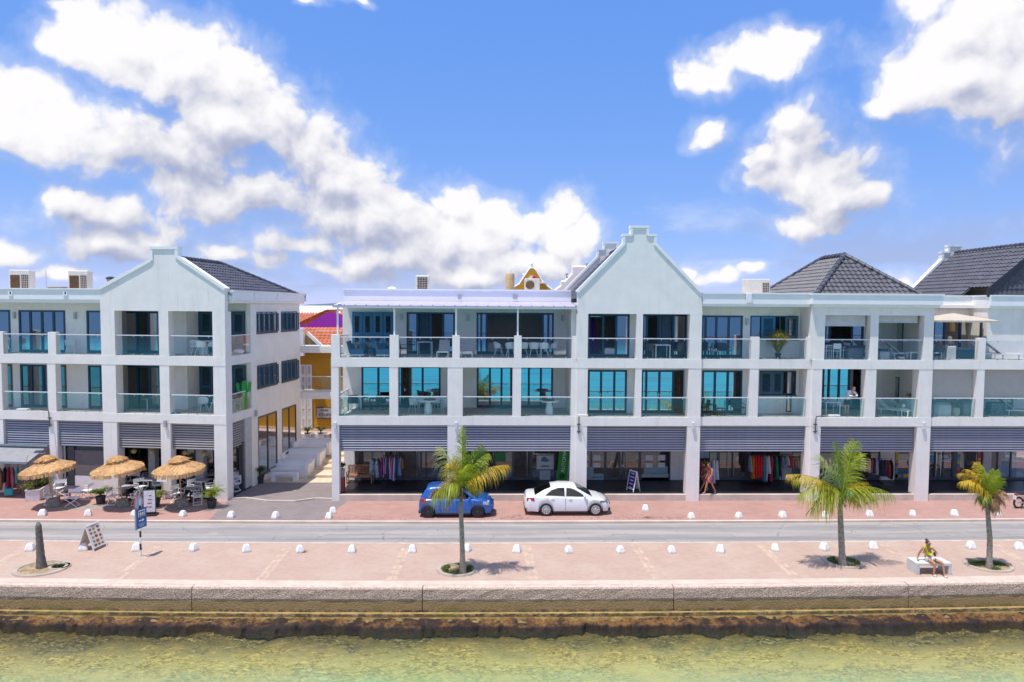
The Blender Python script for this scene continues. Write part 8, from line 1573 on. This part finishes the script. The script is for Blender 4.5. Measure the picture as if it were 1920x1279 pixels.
def person(label, loc, rz, J, skinm, hairm, s=1.0, hair='bun', shades=False, toe=True, bust=1.0, fist=()):
    """J: joints in metres. Body, head with a face and five fingers per hand as one mesh."""
    t = thing('person', label, 'person', loc, rz); J = {k: Vector(v) * s for k, v in J.items()}
    E = [('pelvis', 'waist'), ('waist', 'chest'), ('chest', 'neck'), ('neck', 'skull'), ('skull', 'crown')]; R = dict(pelvis=(.125, .105), waist=(.105, .085), chest=(.135, .10), neck=.048, skull=.085, crown=.07)
    hd = (J['crown'] - J['neck']).normalized()
    for S in 'LR':
        E += [('chest', 'sh' + S), ('sh' + S, 'el' + S), ('el' + S, 'wr' + S), ('pelvis', 'hip' + S), ('hip' + S, 'kn' + S), ('kn' + S, 'an' + S), ('an' + S, 'to' + S)]
        R.update({'sh' + S: .055, 'el' + S: .040, 'wr' + S: .026, 'hip' + S: .088, 'kn' + S: .056, 'an' + S: .036, 'to' + S: .026})
        d = (J['ha' + S] - J['wr' + S]); dn = d.normalized(); pl = J['wr' + S] + dn * .07 * s; J['pa' + S] = pl; R['pa' + S] = (.036, .018); E.append(('wr' + S, 'pa' + S)); ref = Vector(J.get('pn' + S, (0, 0, 1))); ac = dn.cross(ref).normalized(); nn = ac.cross(dn)
        for i, (o_, l) in enumerate(((-.027, .070), (-.009, .080), (.009, .076), (.027, .060))):
            a, b_ = 'f%s%da' % (S, i), 'f%s%db' % (S, i); J[a] = pl + (dn * (.02 + l * .5) + ac * o_ - nn * .012) * s; J[b_] = pl + (dn * (.02 + l * .85) + ac * o_ * 1.1 - nn * .04) * s; R[a] = .0095; R[b_] = .008; E += [('pa' + S, a), (a, b_)]
        J['t' + S] = pl + (dn * .03 - ac * .055 - nn * .01) * s; R['t' + S] = .0105; E.append(('pa' + S, 't' + S))
    R = {k: (v[0] * s, v[1] * s) if isinstance(v, tuple) else v * s for k, v in R.items()}
    JJ = {k: v for k, v in J.items() if not k.startswith(('ha', 'pn', 'fw'))}
    skin('body', JJ, E, R, skinm, t, 'pelvis')
    fw = Vector(J['fw']).normalized(); fw = (fw - hd * fw.dot(hd)).normalized(); sd_ = hd.cross(fw); c = J['skull'] + hd * .035 * s; Rm = Matrix((sd_, fw, hd)).transposed()
    b = MB(); b.ell(c, (.074 * s, .092 * s, .112 * s), 16, 12, Rm); b.ell(c + fw * .092 * s - hd * .012 * s, (.013 * s, .02 * s, .024 * s), 8, 6, Rm); b.ell(c + fw * .05 * s - hd * .075 * s, (.045 * s, .04 * s, .035 * s), 10, 6, Rm)
    for q in (-1, 1): b.ell(c + sd_ * q * .076 * s - hd * .01 * s, (.012 * s, .02 * s, .032 * s), 8, 6, Rm)
    hdo = b.build('head', skinm, t, smooth=180); b = MB(); b.ell(c + fw * .087 * s - hd * .055 * s, (.024 * s, .008 * s, .007 * s), 8, 5, Rm); b.build('mouth', mat('lips', (.32, .10, .08), .5), hdo)
    for q in (-1, 1):
        b = MB()
        if shades: b.ell(c + fw * .083 * s + sd_ * q * .032 * s + hd * .008 * s, (.031 * s, .015 * s, .022 * s), 10, 6, Rm)
        else: b.ell(c + fw * .084 * s + sd_ * q * .030 * s + hd * .008 * s, (.012 * s, .007 * s, .007 * s), 8, 5, Rm)
        b.build('sunglass_lens' if shades else 'eye', mat('shade_black', (.01, .008, .01), .15) if shades else mat('eye_dark', (.02, .015, .01), .3), hdo)
    b = MB()
    if hair == 'bald': b.ell(c - fw * .012 * s - hd * .005 * s, (.079 * s, .086 * s, .075 * s), 14, 8, Rm)
    else:
        b.ell(c - fw * .018 * s + hd * .022 * s, (.083 * s, .092 * s, .105 * s), 16, 10, Rm)
        if hair == 'bun': b.ell(c - fw * .09 * s + hd * .10 * s + sd_ * .02, (.05 * s, .065 * s, .06 * s), 12, 8, Rm); b.ell(c - fw * .05 * s + hd * .09 * s, (.05 * s, .06 * s, .05 * s), 10, 6, Rm)
        if hair == 'long': b.ell(c - fw * .075 * s - hd * .11 * s, (.075 * s, .05 * s, .15 * s), 12, 8, Rm)
    b.build('hair', hairm, t, smooth=180); t['_j'] = 0; del t['_j']; return t, {k: v for k, v in J.items()}
TAN, PALE = mat('tanned_skin', (.44, .215, .115), .55, var=.06), mat('fair_skin', (.52, .31, .235), .55, var=.06); BRUN, GREY = mat('brown_hair', (.055, .028, .016), .5, var=.3, nscale=20), mat('grey_hair', (.40, .36, .33), .6)
# woman on the bench
bl = G0(1743, 1073); bench = thing('concrete_bench', 'pale grey concrete bench on the promenade under the seated woman', 'bench', (bl.x, bl.y, 0), 0)
q = MB(); q.bbox(-.70, .70, -.28, .40, .36, .47, .012); q.build('seat', mat('bench_concrete', (.60, .59, .59), .8, var=.08, nscale=4, bump=.2), bench)
for x in (-.70, .58): q = MB(); q.box(x, x + .12, -.275, .395, 0, .36); q.build('leg', mat('bench_concrete'), bench)
w_, J = person('woman in a neon yellow top and white shorts sitting on the concrete bench', (bl.x - .10, bl.y - .02, .47), 0,
    dict(pelvis=(0, .02, .10), waist=(.0, .03, .27), chest=(-.02, .02, .45), neck=(-.04, -.02, .60), skull=(-.05, -.05, .70), crown=(-.07, -.06, .80), shL=(-.20, .03, .53), elL=(-.30, .10, .28), wrL=(-.36, .12, .06), haL=(-.38, .02, .02), shR=(.15, .0, .53), elR=(.30, -.10, .34), wrR=(.14, -.24, .36), haR=(.06, -.28, .38), hipL=(-.09, -.02, .10), knL=(.0, -.44, .06), anL=(-.02, -.42, -.38), toL=(.03, -.54, -.43), hipR=(.10, -.02, .10), knR=(.34, -.38, .07), anR=(.36, -.50, -.38), toR=(.38, -.64, -.43), fw=(.25, -1, -.15), pnL=(0, 0, -1), pnR=(0, -1, .3)), TAN, BRUN, 1.0, 'bun', True)
KD = dict
skin('top', KD(a=J['chest'] + Vector((0, 0, .10)), b=J['chest'], c=J['waist'] + Vector((0, 0, .10)), l=J['shL'] * .75 + J['neck'] * .25, r=J['shR'] * .75 + J['neck'] * .25), [('a', 'b'), ('b', 'c'), ('a', 'l'), ('a', 'r')], KD(a=(.125, .095), b=(.158, .125), c=(.135, .11), l=.05, r=.05), mat('neon_yellow', (.66, .72, .01), .7, var=.08), w_, 'b')
skin('shorts', KD(p=J['pelvis'] + Vector((0, 0, .08)), q=J['pelvis'], l=J['hipL'], l2=J['hipL'].lerp(J['knL'], .45), r=J['hipR'], r2=J['hipR'].lerp(J['knR'], .45)), [('p', 'q'), ('q', 'l'), ('q', 'r'), ('l', 'l2'), ('r', 'r2')], KD(p=(.135, .11), q=(.15, .12), l=.105, r=.105, l2=.092, r2=.092), mat('white_cotton', (.74, .70, .66), .85, var=.05), w_, 'q')
for S in 'LR': skin('shoe', KD(a=J['an' + S] - Vector((0, -.01, .03)), b=J['to' + S]), [('a', 'b')], KD(a=(.05, .05), b=(.045, .032)), mat('canvas_shoe', (.70, .66, .58), .8), w_, 'a')
ph = thing('phone', 'dark phone held by the seated woman in yellow', 'phone', Vector(w_.location) + J['haR'] + Vector((0, -.03, .0))); q = MB(); q.cbox((0, 0, 0), (.08, .012, .15), Matrix.Rotation(radians(-30), 3, 'X')); q.build('case', M_BLACK, ph); q = MB(); q.cbox((0, .0075, -.004), (.068, .003, .13), Matrix.Rotation(radians(-30), 3, 'X')); q.build('screen', mat('phone_screen', (.05, .06, .08), .1), ph)
# man leaning on the balcony rail
ml_ = B1(1592.5, .42); mn_, J = person('bald man in a white shirt and dark shorts leaning on the balcony rail', ml_, 0,
    dict(pelvis=(-.10, .10, .92), waist=(-.07, .02, 1.08), chest=(.0, -.10, 1.28), neck=(.06, -.20, 1.44), skull=(.08, -.26, 1.53), crown=(.09, -.28, 1.63), shL=(-.18, -.06, 1.38), elL=(-.16, -.28, 1.15), wrL=(.08, -.34, 1.14), haL=(.18, -.35, 1.13), shR=(.20, -.12, 1.38), elR=(.26, -.30, 1.15), wrR=(.12, -.36, 1.15), haR=(.03, -.37, 1.15), hipL=(-.19, .10, .90), knL=(-.17, .10, .48), anL=(-.16, .12, .08), toL=(-.17, -.04, .03), hipR=(-.01, .10, .90), knR=(-.02, .08, .48), anR=(-.02, .10, .08), toR=(.02, -.06, .03), fw=(.1, -1, -.35)), PALE, GREY, 1.0, 'bald')
skin('shirt', KD(a=J['chest'] + Vector((0, 0, .06)), b=J['chest'], c=J['waist'], d=J['pelvis'] + Vector((.02, 0, -.02)), l=J['shL'], l2=J['elL'], l3=J['elL'].lerp(J['wrL'], .6), r=J['shR'], r2=J['elR'], r3=J['elR'].lerp(J['wrR'], .6)), [('a', 'b'), ('b', 'c'), ('c', 'd'), ('a', 'l'), ('a', 'r'), ('l', 'l2'), ('r', 'r2'), ('l2', 'l3'), ('r2', 'r3')], KD(a=(.14, .11), b=(.175, .14), c=(.165, .14), d=(.17, .14), l=.085, r=.085, l2=.062, r2=.062, l3=.055, r3=.055), mat('white_shirt', (.74, .73, .80), .85, var=.04), mn_, 'b')
skin('shorts', KD(p=J['pelvis'] + Vector((0, 0, .08)), q=J['pelvis'], l=J['hipL'], l2=J['hipL'].lerp(J['knL'], .75), r=J['hipR'], r2=J['hipR'].lerp(J['knR'], .75)), [('p', 'q'), ('q', 'l'), ('q', 'r'), ('l', 'l2'), ('r', 'r2')], KD(p=(.15, .125), q=(.16, .13), l=.11, r=.11, l2=.098, r2=.098), mat('black_shorts', (.018, .02, .026), .85), mn_, 'q')
for S in 'LR': skin('shoe', KD(a=J['an' + S] - Vector((0, -.02, .03)), b=J['to' + S]), [('a', 'b')], KD(a=(.05, .04), b=(.045, .03)), mat('beach_sandal', (.40, .28, .22), .8), mn_, 'a')
# two women walking past the racks
def walker(label, px, py, rz, dress, s, hairm, hairk, ph_):
    p = gnd(px, py, Z0); o, J = person(label, (p.x, p.y, Z0), rz, dict(pelvis=(0, 0, .93), waist=(0, .0, 1.09), chest=(0, -.01, 1.29), neck=(0, -.04, 1.46), skull=(0, -.08, 1.55), crown=(0, -.09, 1.66), shL=(-.18, 0, 1.40), elL=(-.22, .06 * ph_, 1.13), wrL=(-.21, -.10, .93), haL=(-.20, -.16, .86), shR=(.18, 0, 1.40), elR=(.23, -.06 * ph_, 1.13), wrR=(.22, -.20, .95), haR=(.20, -.28, .90), hipL=(-.09, 0, .90), knL=(-.09, -.16 * ph_, .50), anL=(-.09, -.26 * ph_, .09), toL=(-.09, -.26 * ph_ - .15, .03), hipR=(.09, 0, .90), knR=(.09, .08 * ph_, .50), anR=(.09, .30 * ph_, .12), toR=(.09, .30 * ph_ - .12, .04), fw=(0, -1, -.25)), TAN, hairm, s, hairk)
    h = [(J['chest'] + Vector((0, 0, .06)), (.135, .10)), (J['chest'], (.155, .125)), (J['waist'], (.135, .11)), (J['pelvis'], (.17, .14)), (J['pelvis'] - Vector((0, 0, .18)), (.20, .18)), (J['pelvis'] - Vector((0, 0, .36)), (.21, .22))]; K = 'abcdef'
    skin('dress', {K[i]: v for i, (v, r_) in enumerate(h)} | {'l': J['shL'] * .8 + J['neck'] * .2, 'r': J['shR'] * .8 + J['neck'] * .2}, [(K[i], K[i + 1]) for i in range(5)] + [('a', 'l'), ('a', 'r')], {K[i]: (r_[0] * s, r_[1] * s) for i, (v, r_) in enumerate(h)} | {'l': .062 * s, 'r': .062 * s}, dress, o, 'b')
    for S in 'LR': skin('shoe', KD(a=J['an' + S] - Vector((0, -.02, .04)), b=J['to' + S]), [('a', 'b')], KD(a=(.045, .035), b=(.042, .026)), mat('beach_sandal'), o, 'a')
walker('woman in a reddish pink patterned dress walking left past the clothes racks', 1331, 926, radians(-72), mat('rose_print', (.34, .09, .13), .85, var=.5, nscale=10), 1.0, BRUN, 'bun', 1); walker('woman in a dark top walking beside the woman in the pink dress', 1321, 921, radians(-80), mat('dusky_print', (.26, .10, .09), .85, var=.5, nscale=10), .96, mat('dark_hair', (.02, .013, .01), .5), 'long', -1)
# cafe-style wooden chairs on the right arcade deck
def wchair():
    t = thing('wooden_chair', '', 'chair'); q = MB(); q.box(-.22, .22, -.22, .22, .43, .46); q.build('seat', M_WOODL, t); q = MB(); q.box(-.22, .22, .20, .23, .60, .86); q.build('backrest', M_WOODL, t)
    for x in (-.19, .19): q = MB(); q.tube([(x, .21, .86), (x, .22, 0)], .016, 6); q.build('leg', M_CHAR, t); q = MB(); q.tube([(x, -.20, .44), (x, -.22, 0)], .016, 6); q.build('leg', M_CHAR, t)
    return t
WCH = Proto(wchair); WCH((SX(1804, 1.6), 1.6, Z0), 2.9, 'wooden chair with its back to the shop left of the yellow palm'); WCH((SX(1826, 1.4), 1.4, Z0), 2.6, 'wooden chair half behind the yellow palm fronds')
